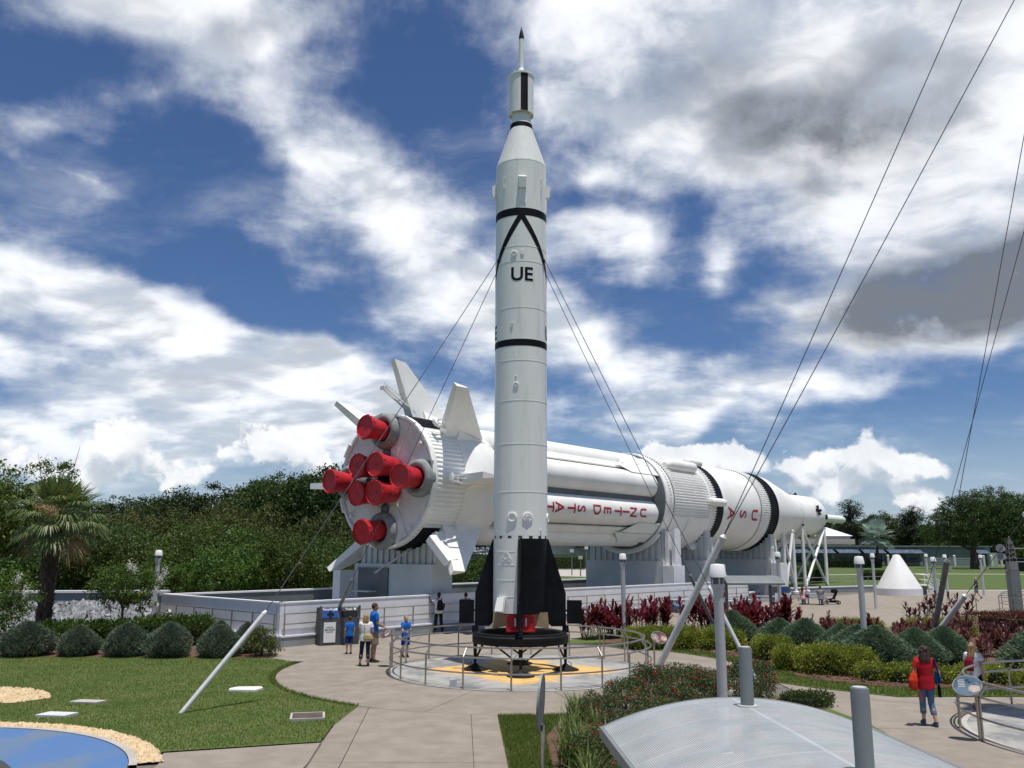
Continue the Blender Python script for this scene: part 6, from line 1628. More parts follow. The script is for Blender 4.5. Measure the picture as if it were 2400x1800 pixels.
b.plate([c0 + np.array([-.05, -.003, 0]) - sl * .12, c0 + np.array([.05, -.003, 0]) - sl * .12, c0 + np.array([.05, -.003, 0]) + sl * .12, c0 + np.array([-.05, -.003, 0]) + sl * .12], .006); b.build('cross_opening', M_blackmat, t)
b = MB(); b.plate([onslope(.08, .15) + off * .6, onslope(.72, .15) + off * .6, onslope(.72, .68) + off * .6, onslope(.08, .68) + off * .6], .008); b.build('trash_opening', M_blackmat, t)
b = MB(); b.box((-.42, -.368, .50), (.48, .012, .78)); b.build('notice', M_white, t)
sign_text('SECTION', .10, (-.42, -.378, .60), (1, 0, 0), (0, 0, 1), M_blackmat, t)
for z_, w_ in ((.52, .28), (.70, .30)):
    b = MB(); b.box((-.42, -.377, z_), (w_, .004, .015)); b.build('notice_line', M_blackmat, t)

# ------------------------------------------------------------------ information signs
def sign_mat(name, bgc, c2, c3):
    m = bpy.data.materials.new(name); m.use_nodes = True
    N = NT(m.node_tree); b = N.n['Principled BSDF']; b.inputs['Roughness'].default_value = 0.3
    uv = N.new('ShaderNodeTexCoord'); v = uv.outputs['Object']
    n = N.noise(v, 5, 3, .5).outputs['Fac']; n2 = N.noise(v, 2.3, 2, .5).outputs['Fac']
    c = N.mix(N.ss(n2, .46, .54), tuple(bgc) + (1,), tuple(c2) + (1,)); c = N.mix(N.ss(n, .56, .60), c, tuple(c3) + (1,))
    N.put(b.inputs['Base Color'], c); return m
def oval_sign(label, loc, ctr, nrm, rx, ry, posts, m, roll=0.0, lines=5, rim=M_galvdk):
    root = thing('oval_sign', label, 'sign', loc)
    nrm = np.array(nrm, float); nrm /= np.linalg.norm(nrm)
    ux = np.cross([0, 0, 1.0], nrm); ux = ux / np.linalg.norm(ux) if np.linalg.norm(ux) > 1e-6 else np.array([1., 0, 0]); uy = np.cross(nrm, ux)
    cr, sr = math.cos(roll), math.sin(roll); ux, uy = ux * cr + uy * sr, -ux * sr + uy * cr
    c = np.array(ctr, float); n = 40
    def ring(k_, o): return [c + nrm * o + ux * rx * k_ * math.cos(2 * math.pi * i / n) + uy * ry * k_ * math.sin(2 * math.pi * i / n) for i in range(n)]
    b = MB(); b.add(ring(1, -.02) + ring(1, .018), [tuple(range(n))[::-1], tuple(range(n, 2 * n))] + [(i, (i + 1) % n, n + (i + 1) % n, n + i) for i in range(n)]); b.build('plate', rim, root)
    b = MB(); b.add(ring(.945, .022), [tuple(range(n))]); b.build('printed_face', m, root)
    b = MB(); b.add([c + nrm * .025 + ux * (rx * .42 + rx * .40 * math.cos(2 * math.pi * i / 24)) - uy * (ry * .38 - ry * .36 * math.sin(2 * math.pi * i / 24)) for i in range(24)], [tuple(range(24))]); b.build('inset_picture', mat('sign_picture', (0.35, 0.22, 0.17), .4, var=.5, scale=9, col2=(.5, .45, .42)), root)
    b = MB(); g = random.Random(3)
    for i in range(lines):
        yy = .52 - .16 * i; w = .42 + .1 * g.random()
        b.plate([c + nrm * .026 + ux * rx * (-.6) + uy * ry * yy, c + nrm * .026 + ux * rx * (-.6 + w) + uy * ry * yy, c + nrm * .026 + ux * rx * (-.6 + w) + uy * ry * (yy + .06), c + nrm * .026 + ux * rx * (-.6) + uy * ry * (yy + .06)], .002, nrm)
    b.build('text_lines', mat('sign_text_grey', (.55, .52, .5), .5), root)
    for p in posts:
        zt_ = c[2] - (ry * .75 if abs(nrm[2]) < .5 else .05)
        b = MB(); b.tube([p, (p[0], p[1], zt_ - .02), (p[0] * .9, p[1] * .9, zt_)], .028, 8); b.build('post', M_steel, root, True)
    return root
sm1 = sign_mat('sign_print_dark', (.06, .05, .05), (.16, .05, .045), (.30, .26, .22)); sm2 = sign_mat('sign_print_blue', (.05, .10, .15), (.10, .17, .22), (.02, .03, .05))
# on the round railing, left and right; on the lower right railing; edge-on in front; far plaza
def rim_pt(c, r, a, z): return (c[0] + r * math.cos(R(a)), c[1] + r * math.sin(R(a)), z)
for c, a, lab, m, nn in ((PC, 172, 'oval information sign on the left of the round railing', sm1, (-.5, -.3, .8)), (PC, -6, 'oval information sign on the right of the round railing', sm1, (.25, -.66, .7)), (P2, 180, 'oval blue information sign on the lower right railing', sm2, (-.45, -.6, .66))):
    p = rim_pt(c, 4.30, a, 0); d = np.array([math.cos(R(a)), math.sin(R(a)), 0])
    oval_sign(lab, p, (d[0] * .12, d[1] * .12, 1.06), nn, .28, .24, [(d[0] * -.04, d[1] * -.04, 0)], m, 0.2)
oval_sign('narrow oval sign on a post seen edge-on in front of the round railing', (.51, 15.2, 0), (0, 0, 1.24), (-.985, .17, .06), .40, .47, [(0.03, .04, 0), (.04, -.06, 0)], sm1, 0)
oval_sign('small oval sign on a post in front of the dark red hedge at the right', (28.7, 54.2, 0), (0, 0, .95), (.6, -.3, .75), .42, .34, [(.1, 0, 0), (-.1, .1, 0)], sm1, .3)

# ------------------------------------------------------------------ right plaza: low wall, cone, tables, pushchair
def low_wall():
    pts = [(16.9, 62.6), (18.6, 68.5), (21.6, 74.4), (24.8, 77.4), (30, 80.8), (35.4, 83.6), (38.4, 84.8)]
    root = thing('low_wall', 'low grey wall with white coping at the back of the plaza', 'wall', (18.75, 73.4, 0)); o = np.array([18.75, 73.4, 0])
    rr = thing('lawn_railing', 'thin steel railing on the low wall behind the picnic tables', 'railing', (18.75, 73.4, 0))
    for i in range(len(pts) - 1):
        a, b_ = np.array(pts[i] + (0,), float), np.array(pts[i + 1] + (0,), float); d = (b_ - a) / np.linalg.norm(b_ - a); nr = np.array([-d[1], d[0], 0])
        m = MB(); m.prism([tuple(q[:2]) for q in (a, b_, b_ + nr * .25, a + nr * .25)], -.1, .42); m.build('wall_face', M_grey, root, o=o)
        m = MB(); m.prism([tuple(q[:2]) for q in (a - nr * .03, b_ - nr * .03, b_ + nr * .28, a + nr * .28)], .424, .52); m.build('coping', M_white_wall, root, o=o)
        n = int(np.linalg.norm(b_ - a) / 1.6)
        for j in range(n):
            p = a + d * (j + .5) * np.linalg.norm(b_ - a) / n + nr * .5
            m = MB(); m.tube([p + np.array([0, 0, .3]), p + np.array([0, 0, 1.35])], .025, 6); m.build('post', M_steel, rr, o=o)
        for z_ in (1.33, .95):
            m = MB(); m.tube([a + nr * .5 + np.array([0, 0, z_]), b_ + nr * .5 + np.array([0, 0, z_])], .022, 6); m.build('rail', M_steel, rr, o=o)
    gpoly = [(16.6, 62.6), (18.3, 68.7), (21.3, 74.7), (24.5, 77.75), (29.9, 81.1), (35.3, 83.9), (38.3, 85.1), (44, 100), (30, 110), (16, 92), (15.5, 80), (15.2, 70)]
    m = MB(); m.sheet(gpoly, .40); structure(m.build('raised_lawn', M_soil))
low_wall()
hedge_obj('far_hedge', 'dark clipped hedge behind the railing left of the white cone', (49.5, 116, -.12), (6.0, 1.6, 1.15), L_mid, 201, .15, 5000, .16)
hedge_obj('far_hedge', 'dark clipped hedge in front of the low grey building', (78, 199, -.12), (13, 2, 1.8), L_oak, 202, 0, 6000, .22)
hedge_obj('far_hedge', 'round green bush behind the crossed white tubes', (32.0, 92.5, .38), (3.0, 2.2, 1.6), L_mid, 203, 0, 4500, .13, 'bush', .12, round_=1.0)
hedge_obj('far_hedge', 'clipped hedge in front of the grey clapboard building behind the rocket', (10.6, 172, -.12), (9.0, 2, 2.6), L_mid, 204, 0, 5000, .2)
# white cone exhibit
t = thing('capsule_cone', 'white cone shaped capsule exhibit with steps on the far plaza', 'exhibit', (33.9, 76.2, 0))
b = MB(); b.lathe([(1.86, 0.0), (1.86, .58), (1.80, .60)], 40); b.build('plinth', M_white_wall, t, True)
b = MB(); b.lathe([(1.82, .60), (1.80, .66), (.34, 3.28), (.24, 3.42), (0.0, 3.47)], 48, a0=R(20), a1=R(20 + 325)); b.build('cone_shell', M_white, t, True, 40)
b = MB(); b.lathe([(1.70, .62), (.30, 3.2)], 32); b.build('cone_liner', M_blackmat, t, True)
# close the shell apart from the hatch
b = MB(); b.lathe([(1.06, 1.98), (.34, 3.28), (.24, 3.42), (0, 3.47)], 8, a0=R(-15), a1=R(20)); b.build('shell_upper', M_white, t, True, 40)
b = MB(); b.lathe([(1.82, .60), (1.80, .66), (1.62, .98)], 8, a0=R(-15), a1=R(20)); b.build('hatch_sill', M_white, t, True, 40)
b = MB(); b.box((1.62, .05, 1.2), (.5, .45, .2)); b.build('seat', mat('brown_seat', (.22, .10, .08), .7), t)
b = MB(); b.box((2.15, 0, .85), (.7, .9, .10)); b.build('landing', M_white, t)
for i in range(4):
    b = MB(); b.box((2.65 + .28 * i, 0, .72 - .19 * i), (.30, .9, .06)); b.build('step', M_grey2, t)
for y_ in (-.45, .45):
    b = MB(); b.bar((2.45, y_, .82), (3.7, y_, .05), .08, .18); b.build('stringer', M_white, t)
    b = MB(); b.tube([(1.75, y_, 1.75), (2.55, y_, 1.75), (3.75, y_, .95), (3.75, y_, .05)], .03, 8); b.build('handrail', M_white, t, True)
    b = MB(); b.tube([(2.5, y_, .8), (2.5, y_, 1.74)], .028, 8); b.tube([(2.0, y_, 1.3), (2.5, y_, 1.3), (3.7, y_, .5)], .022, 8); b.build('baluster', M_white, t, True)
b = MB(); b.box((2.1, .1, .4), (.4, .6, .7)); b.build('step_box', M_greydk, t)
# picnic tables
M_tblue = mat('picnic_blue', (.10, .19, .40), .55, var=.1, scale=6); M_tgrey = mat('picnic_top', (.36, .42, .48), .55, var=.06, scale=5)
def picnic(label, loc, rz):
    root = thing('picnic_table', label, 'picnic table', loc, rz, 'blue picnic tables')
    for j in range(5):
        b = MB(); b.box((0, -.30 + .15 * j, .75), (1.8, .135, .045)); b.build('top_plank', M_tgrey, root)
    for y_ in (-.68, -.53, .53, .68):
        b = MB(); b.box((0, y_, .45), (1.8, .13, .045)); b.build('seat_plank', M_tgrey, root)
    for x in (-.62, .62):
        for sg_ in (-1, 1):
            b = MB(); b.bar((x, sg_ * .22, .72), (x, sg_ * .58, .02), .09, .06); b.build('leg', M_tblue, root)
        b = MB(); b.bar((x + .05, -.74, .40), (x + .05, .74, .40), .06, .10); b.build('cross_bar', M_tblue, root)
        b = MB(); b.box((x, 0, .70), (.06, .62, .07)); b.build('top_bearer', M_tblue, root)
    for sg_ in (-1, 1):
        b = MB(); b.box((sg_ * .9, sg_ * .60, .35), (.04, .30, .22)); b.build('end_panel', M_tblue, root)
    return root
picnic('blue picnic table left of the slanted guy post by the white wall', (10.7, 54.4, 0), R(20))
picnic('blue picnic table behind the front lamp post', (13.6, 55.6, 0), R(-10))
picnic('blue picnic table right of the pavilion post', (17.3, 58.6, 0), R(-15))
picnic('blue picnic table at which people are sitting', (21.6, 62.6, 0), R(-25))
# pushchair
t = thing('pushchair', 'black folded-back pushchair on the plaza right of the seated people', 'pushchair', (23.05, 62.7, 0), R(-10))
for y_ in (-.25, .25):
    b = MB(); b.tube([(-.42, y_, .12), (.05, y_, .45), (.30, y_, .85), (.36, y_, 1.05)], .018, 6); b.tube([(.36, y_, .10), (.05, y_, .45)], .018, 6); b.tube([(-.55, y_, .5), (-.42, y_, .12)], .014, 6); b.build('frame', M_blackmat, t, True)
    for x, r_ in ((-.42, .12), (.36, .14)):
        b = MB(); b.lathe([(r_ * .6, -.02), (r_, -.02), (r_, .02), (r_ * .6, .02)], 14, (x, y_ * 1.1, r_), (0, 1, 0), cap=False); b.lathe([(r_ * .2, -.015), (r_ * .2, .015)], 8, (x, y_ * 1.1, r_), (0, 1, 0)); b.build('wheel', M_blackmat, t, True)
b = MB(); b.plate([(-.3, -.22, .32), (-.3, .22, .32), (.12, .22, .42), (.12, -.22, .42)], .08); b.build('seat', M_blackmat, t)
b = MB(); b.plate([(.08, -.22, .42), (.08, .22, .42), (.32, .22, .95), (.32, -.22, .95)], .12); b.build('backrest', M_blackmat, t)
b = MB(); b.lathe([(.12, 0), (.24, .06), (.22, .24), (.10, .30)], 12, (.16, 0, .80), (-.2, 0, 1)); b.build('hood', M_blackmat, t, True)
b = MB(); b.box((0, 0, .2), (.4, .36, .16)); b.build('basket', M_blackmat, t)
# blue bin by the pavilion
t = thing('plaza_bin', 'dark square bin with blue label behind the pavilion', 'bin', (19.2, 62.5, 0))
b = MB(); b.box((0, 0, .62), (1.3, .7, 1.24)); b.build('cabinet', M_bin, t)
b = MB(); b.box((.25, -.36, 1.0), (.4, .02, .32)); b.build('label_panel', M_binblue, t)
for x in (-.3, .5):
    b = MB(); b.box((x, -.36, .5), (.3, .02, .6)); b.build('notice', M_grey2, t)
# light tower and engine exhibit at the right edge
t = thing('light_tower', 'grey tower with lattice top and two floodlights at the right edge', 'light tower', (32.3, 56.0, 0))
b = MB(); b.prism([(-.29, -.29), (.29, -.29), (.29, .29), (-.29, .29)], 0, 2.55); b.build('column', M_canopy, t)
b = MB(); b.box((0, 0, 2.85), (.52, .52, .55)); b.build('control_box', M_galvdk, t)
for sx_ in (-.22, .22):
    for sy_ in (-.22, .22):
        b = MB(); b.tube([(sx_, sy_, 3.1), (sx_ * .8, sy_ * .8, 3.9), (0, 0, 4.75)], .025, 6); b.build('lattice_leg', M_galvdk, t, True)
for z_ in (3.3, 3.6, 3.9, 4.2):
    k_ = .22 * (1 - max(0, z_ - 3.9) / .9) ; b = MB()
    for a_, c_ in (((-k_, -k_), (k_, -k_)), ((k_, -k_), (k_, k_)), ((k_, k_), (-k_, k_)), ((-k_, k_), (-k_, -k_))): b.bar((a_[0], a_[1], z_), (c_[0], c_[1], z_ + .2), .025)
    b.build('lattice_brace', M_galvdk, t)
for z_ in (3.95, 3.42):
    o = np.array([-.75, -.3, z_]); ax_ = np.array([-.75, -.62, .15]); ax_ /= np.linalg.norm(ax_)
    b = MB(); b.lathe([(.08, -.35), (.13, -.3), (.16, -.02), (.25, .12), (.25, .16)], 20, o, ax_); l_ = b.build('floodlight', M_galv, t, True, 40)
    b = MB(); b.lathe([(.23, .163), (0, .163)], 20, o, ax_); b.build('lens', mat('lamp_lens', (.45, .46, .44), .15, .3), l_, True)
    b = MB(); b.bar(o - ax_ * .2, (-.15, 0, z_ - .1), .05); b.build('bracket', M_galvdk, t)
b = MB(); b.tube([(.2, .1, 3.95), (3.2, .4, 3.98)], .035, 6); b.build('upper_boom', M_galvdk, t, True)
b = MB(); b.tube([(.2, .1, 3.1), (3.2, .4, 3.13)], .035, 6); b.build('lower_boom', M_galvdk, t, True)
t = thing('speaker_cluster', 'grey horn and speaker cluster on a tall pole at the right edge', 'speaker', (34.6, 56.4, 0))
b = MB(); b.tube([(.6, 0, 0), (.6, 0, 7.4)], .12, 12); b.build('pole', M_galvdk, t, True)
b = MB(); b.tube([(-.95, 0, 6.15), (-.75, 0, 6.15), (1.0, 0, 6.2)], [.16, .24, .26], 16); b.build('upper_horn', M_galv, t, True)
b = MB(); b.tube([(-.95, 0, 5.45), (-.8, 0, 5.45), (1.0, 0, 5.5)], [.10, .18, .2], 16); b.build('lower_horn', M_galv, t, True)
b = MB(); b.box((.1, 0, 6.75), (1.4, .7, .5)); b.build('speaker_box', M_blackmat, t)
t = thing('grey_engine', 'rounded grey tank exhibit at the right edge of the far plaza', 'exhibit', (34.3, 55.2, 0))
b = MB(); b.lathe([(.9, 0.0), (.95, .1), (.95, 1.05), (1.1, 1.2), (1.15, 1.5), (1.0, 1.85), (.6, 2.1), (0, 2.2)], 32); b.build('shell', M_canopy, t, True, 40)
ring_rail((35.3, 56.4), 3.4, [160, 190, 215, 240, 265, 290, 130, 100], 'steel railing round the grey tank at the right edge')

# ------------------------------------------------------------------ left: riprap wall and iron fence
t = thing('side_wall', 'grey wall with white coping behind the palm at the left', 'wall', (-24, 43.5, 0))
b = MB(); b.prism([(-6, -.1), (6.2, 1.6), (6.2, 1.9), (-6, .2)], -.1, 1.52); b.build('wall_face', M_grey, t)
b = MB(); b.prism([(-6, -.16), (6.26, 1.54), (6.26, 1.96), (-6, .26)], 1.524, 1.64); b.build('coping', M_white_wall, t)
g = np.random.default_rng(8); b = MB()
for i in range(1900):
    x = g.uniform(-28.5, -17.9); u = g.random(); y = 43.4 + (x + 24) * .14 - 2.6 * u; z = 1.05 * (1 - u) + .05; s_ = g.uniform(.08, .2)
    B = np.array([[1, 0, 0], [0, 1, 0], [-1, 0, 0], [0, -1, 0], [0, 0, 1.0]]) * s_ + g.normal(0, s_ * .25, (5, 3)); b.add(B + np.array([x, y, z]), [(0, 1, 4), (1, 2, 4), (2, 3, 4), (3, 0, 4)])
b.add([(-29, 39.6, 0), (-17.7, 41.3, 0), (-17.7, 44.2, 1.05), (-29, 42.7, 1.05)], [(0, 1, 2, 3)])
structure(b.build('riprap_bank', mat('white_riprap', (0.28, 0.29, 0.31), .9, var=.2, scale=4)), 'stuff', 'bank of pale grey rocks below the wall behind the palm')
t = thing('iron_fence', 'black iron picket fence between the palm and the lamp post', 'fence', (-17.7, 46.0, 0)); M_iron = mat('iron_black', (.012, .012, .013), .5)
for i in range(36):
    x = -2.2 + i * .125; b = MB(); b.box((x, 0, .85), (.022, .022, 1.6)); b.build('picket', M_iron, t)
for z_ in (.15, 1.45):
    b = MB(); b.box((0, .0, z_), (4.6, .035, .04)); b.build('rail', M_iron, t)
for x in (-2.3, 0, 2.3):
    b = MB(); b.box((x, 0, .9), (.07, .07, 1.8)); b.build('post', M_iron, t)
b = MB(); b.sheet([(-22, 47), (-15, 47), (-14, 49.5), (-22, 49.5)], -.14); structure(b.build('path', M_conc2))

# ------------------------------------------------------------------ buildings in the distance
def clap_wall(root, a, b_, z0, z1, pitch, m, nm='board'):
    a = np.array(a, float); b_ = np.array(b_, float); d = (b_ - a) / np.linalg.norm(b_ - a); nr = np.array([d[1], -d[0], 0]); n = int((z1 - z0) / pitch)
    for i in range(n):
        z = z0 + (z1 - z0) * i / n; h = (z1 - z0) / n
        q = MB(); V = [a + np.array([0, 0, z]) + nr * .10, b_ + np.array([0, 0, z]) + nr * .10, b_ + np.array([0, 0, z + h]), a + np.array([0, 0, z + h])]
        q.add(V + [v - nr * .12 for v in V], [(0, 1, 2, 3), (4, 7, 6, 5), (0, 4, 5, 1), (3, 2, 6, 7)]); q.build(nm, m, root)
M_clap = mat('grey_clapboard', (.26, .29, .30), .7, var=.06, scale=1, dirt=(.2, .22, .23), dirt_amt=.3)
t = thing('clapboard_building', 'grey clapboard building with white roof edge seen behind the upright rocket', 'building', (0, 190, 0))
b = MB(); b.box((4, 6, 2.4), (40, 11.5, 4.8)); b.build('wall', M_clap, t)
clap_wall(t, (-16, 0, 0), (24, 0, 0), -.1, 4.9, .42, M_clap)
b = MB(); b.prism([(-17, -1.5), (25, -1.5), (25, 12), (-17, 12)], 4.9, 5.25); b.build('roof_edge', M_white, t)
b = MB(); b.add([(-17, -1.5, 5.26), (25, -1.5, 5.26), (25, 12, 5.26), (-17, 12, 5.26), (-12, 5, 6.3), (20, 5, 6.3)], [(0, 1, 5, 4), (1, 2, 5), (2, 3, 4, 5), (3, 0, 4)]); b.build('roof', M_white, t)
# small plain pale roofed shed left of it
t = thing('pale_roof_shed', 'grey shed with pale blue roof between the fin and the upright rocket', 'building', (-5.2, 96, 0))
b = MB(); b.box((0, 3, 1.6), (8.0, 6, 3.2)); b.build('wall', M_clap, t)
clap_wall(t, (-4, 0, 0), (4, 0, 0), -.1, 3.2, .24, M_clap)
b = MB(); b.add([(-4.3, -.4, 3.22), (4.3, -.4, 3.22), (4.3, 6.4, 3.22), (-4.3, 6.4, 3.22), (-2.5, 3, 4.0), (2.5, 3, 4.0)], [(0, 1, 5, 4), (1, 2, 5), (2, 3, 4, 5), (3, 0, 4)]); b.build('roof', mat('pale_blue_roof', (.66, .72, .78), .6), t)
# posts and signs by the far car park
for i, (x, y, h) in enumerate([(9.2, 132, 4.6), (10.2, 128, 3.4), (13.0, 150, 5.2), (6.8, 148, 4.0)]):
    t = thing('parking_sign', ordinal(i, 'thin sign post', 'behind the upright rocket'), 'sign', (x, y, -.1), 0, 'thin sign posts behind the rocket')
    b = MB(); b.tube([(0, 0, 0), (0, 0, h * .8)], .08, 6); b.build('post', M_greydk, t, True)
    b = MB(); b.box((0, -.09, h * .8), (.6, .04, .5)); b.build('plate', M_grey2, t)
# low museum building at the right with awning windows
t = thing('low_building', 'low grey building with dark awning windows behind the white tube stand', 'building', (90, 224, 0))
M_metal = mat('grey_cladding', (.24, .29, .30), .6, .1, var=.05, scale=.6)
b = MB(); b.box((4, 8.1, 2.4), (60, 16, 4.8)); b.build('wall', M_metal, t)
clap_wall(t, (16.5, 0, 0), (30, 0, 0), -.1, 4.6, .46, M_metal, 'cladding_board')
b = MB(); b.box((4, 8, 4.9), (61, 17, .3)); b.build('parapet', M_metal, t)
M_awn = mat('awning_panel', (.13, .17, .24), .25, .2, var=.2, scale=1.5)
for x in (-16.5, -10, -3.5, 3.0, 9.5, 14.0, 31.0):
    w_ = 5.6 if x < 12 else 3.2
    b = MB(); b.box((x, -.08, 2.5), (w_, .16, 3.4)); wn = b.build('window', M_glass, t)
    b = MB(); b.plate([(x - w_ / 2, -.1, 4.2), (x + w_ / 2, -.1, 4.2), (x + w_ / 2 + .6, -1.7, 3.1), (x - w_ / 2 + .6, -1.7, 3.1)], .08); b.build('awning', M_awn, wn)
    b = MB(); b.plate([(x - w_ / 2, -.1, 2.0), (x + w_ / 2, -.1, 2.0), (x + w_ / 2 + .3, -1.0, 1.3), (x - w_ / 2 + .3, -1.0, 1.3)], .08); b.build('lower_awning', M_awn, wn)
    for k_ in range(3):
        xx = x - w_ / 2 + w_ * k_ / 2; b = MB(); b.box((xx, -.2, 2.5), (.1, .1, 3.4)); b.build('mullion', M_greydk, wn)
b = MB(); b.box((33.8, -.5, 1.6), (2.6, 1.6, 3.4)); b.build('service_box', mat('pale_green_box', (.42, .50, .46), .6), t)
t = thing('tan_roof_building', 'building with cream roof edge behind the low grey building', 'building', (86, 243, 0))
b = MB(); b.box((-4, 4, 2.7), (26, 8, 5.4)); b.build('wall', M_metal, t)
b = MB(); b.prism([(-17.5, -.6), (10.5, -.6), (9.5, 8.6), (-17.5, 8.6)], 5.42, 6.9); b.build('roof_edge', mat('cream_roof', (.52, .46, .38), .7), t)
t = thing('tent_roof', 'white pyramid tent roof behind the front of the lying rocket', 'tent', (92, 256, 0))
b = MB(); b.prism([(-7.4, -3), (7.4, -3), (7.4, 9), (-7.4, 9)], 0, 7.9); b.build('side_wall', M_grey2, t)
b = MB(); b.add([(-8, -3.6, 7.92), (8, -3.6, 7.92), (8, 9.6, 7.92), (-8, 9.6, 7.92), (-.5, 3, 11.6)], [(0, 1, 4), (1, 2, 4), (2, 3, 4), (3, 0, 4), (0, 3, 2, 1)]); b.build('tent_top', mat('tent_white', (.78, .79, .82), .6), t)
# small things on the far lawn
for i, (x, y) in enumerate([(88, 205), (96, 206)]):
    b = MB(); b.box((0, 0, .45), (1.5, .3, .8)); b.box((0, 0, .05), (.1, .1, .2)); one('lawn_marker', b, M_conc2, ('left' if i == 0 else 'right') + ' one of two small white markers on the far lawn', 'marker', (x, y - 30, -.1))
for i, x in enumerate((96.5, 98, 113.5, 121, 123, 125.5)):
    b = MB(); b.tube([(0, 0, 0), (0, 0, 2.6)], .32, 8); b.tube([(0, 0, 2.6), (0, 0, 2.8)], [.34, .2], 8); one('bollard', b, M_white, ordinal(i, 'pale bollard', 'under the oaks on the far lawn'), 'bollard', (x, 222, -.1), 'pale bollards')
t = thing('dark_cabinet', 'dark rectangular cabinet under the oaks at the right edge', 'cabinet', (101.5, 172, -.1))
b = MB(); b.box((0, 0, 1.2), (4.6, 2, 2.4)); b.build('housing', M_blackmat, t); b = MB(); b.box((0, 0, 2.45), (4.8, 2.2, .12)); b.build('lid', M_bin, t)
# red car
t = thing('parked_car', 'small red car parked far off beyond the right lawn', 'car', (118.5, 246, -.1), R(8))
M_car = mat('car_red', (.42, .02, .015), .25, .1, var=.04, coat=.6)
b = MB()
sec = [(-2.1, .35, .75), (-2.0, .3, .95), (-.9, .28, 1.02), (.9, .28, 1.0), (1.7, .3, .88), (2.1, .35, .65)]
V = []; F = []
for x, z0, z1 in sec:
    V += [(x, -.88, z0), (x, .88, z0), (x, .88, z1), (x, -.88, z1)]
for i in range(len(sec) - 1):
    for j in range(4): F.append((4 * i + j, 4 * i + (j + 1) % 4, 4 * i + 4 + (j + 1) % 4, 4 * i + 4 + j))
F += [(0, 3, 2, 1), (20, 21, 22, 23)]; b.add(V, F); b.build('body', M_car, t)
b = MB(); b.add([(-1.8, -.8, 1.0), (1.0, -.8, 1.0), (1.0, .8, 1.0), (-1.8, .8, 1.0), (-1.5, -.66, 1.55), (.2, -.66, 1.55), (.2, .66, 1.55), (-1.5, .66, 1.55)], [(4, 5, 6, 7), (0, 1, 5, 4), (1, 2, 6, 5), (2, 3, 7, 6), (3, 0, 4, 7)]); b.build('cabin', M_car, t)
b = MB()
for y_ in (-.815, .815): b.plate([(-1.55, y_, 1.08), (.75, y_, 1.08), (.15, y_ * .86, 1.48), (-1.4, y_ * .86, 1.48)], .03)
b.build('side_window', M_glass, t)
for x in (-1.3, 1.35):
    for y_ in (-.82, .82):
        b = MB(); b.lathe([(.2, -.09), (.33, -.09), (.33, .09), (.2, .09)], 16, (x, y_, .33), (0, 1, 0), cap=False); w_ = b.build('wheel', M_blackmat, t, True); b = MB(); b.lathe([(.2, -.095), (.2, .095)], 12, (x, y_, .33), (0, 1, 0)); b.build('rim', M_galv, w_)
# overhead wires far right
for i, z in enumerate((6.8, 9.0, 11.2)):
    pass
# ------------------------------------------------------------------ people
SK_L = mat('skin_light', (.52, .31, .22), .55, var=.06, scale=9); SK_D = mat('skin_dark', (.085, .045, .030), .5, var=.08, scale=9); SK_T = mat('skin_tan', (.42, .23, .15), .55, var=.06, scale=9)
def cloth(n, c, r=.85): return mat('cloth_' + n, c, r, var=.10, scale=7, bump=.35, bscale=22, spec=.2)
HB = mat('hair_brown', (.055, .030, .018), .6, var=.3, scale=18, stretch=(1, 1, .3), bump=.9, bscale=40); HK = mat('hair_black', (.010, .009, .009), .6, var=.3, scale=20); HY = mat('hair_blond', (.36, .23, .10), .6, var=.25, scale=16, stretch=(1, 1, .3), bump=.7, bscale=40); HG = mat('hair_grey', (.42, .40, .38), .6, var=.2, scale=16)
M_sole = mat('shoe_dark', (.03, .03, .035), .7); M_shoew = mat('shoe_white', (.55, .55, .55), .6)
def remesh(mb, voxel, name, m, parent, smooth_it=4):
    me = mb.mesh('tmp'); ob = bpy.data.objects.new('tmp', me); COL.objects.link(ob)
    md = ob.modifiers.new('r', 'REMESH'); md.mode = 'VOXEL'; md.voxel_size = voxel; md.use_smooth_shade = True
    sm = ob.modifiers.new('s', 'SMOOTH'); sm.factor = .5; sm.iterations = smooth_it
    dg = bpy.context.evaluated_depsgraph_get(); res = bpy.data.meshes.new_from_object(ob.evaluated_get(dg))
    bpy.data.objects.remove(ob); bpy.data.meshes.remove(me)
    res.name = name; res.materials.clear(); res.materials.append(m)
    res.polygons.foreach_set('use_smooth', np.ones(len(res.polygons), bool))
    o = bpy.data.objects.new(name, res); COL.objects.link(o); o.parent = parent
    return o
def capsule(b, p, q, r0, r1, seg=12):
    p, q = np.array(p, float), np.array(q, float); d = (q - p); L = np.linalg.norm(d); d /= L
    prof = [(0, -r0), (r0 * .7, -r0 * .7), (r0, 0), (r1, L), (r1 * .7, L + r1 * .7), (0, L + r1)]
    b.lathe(prof, seg, p, d)
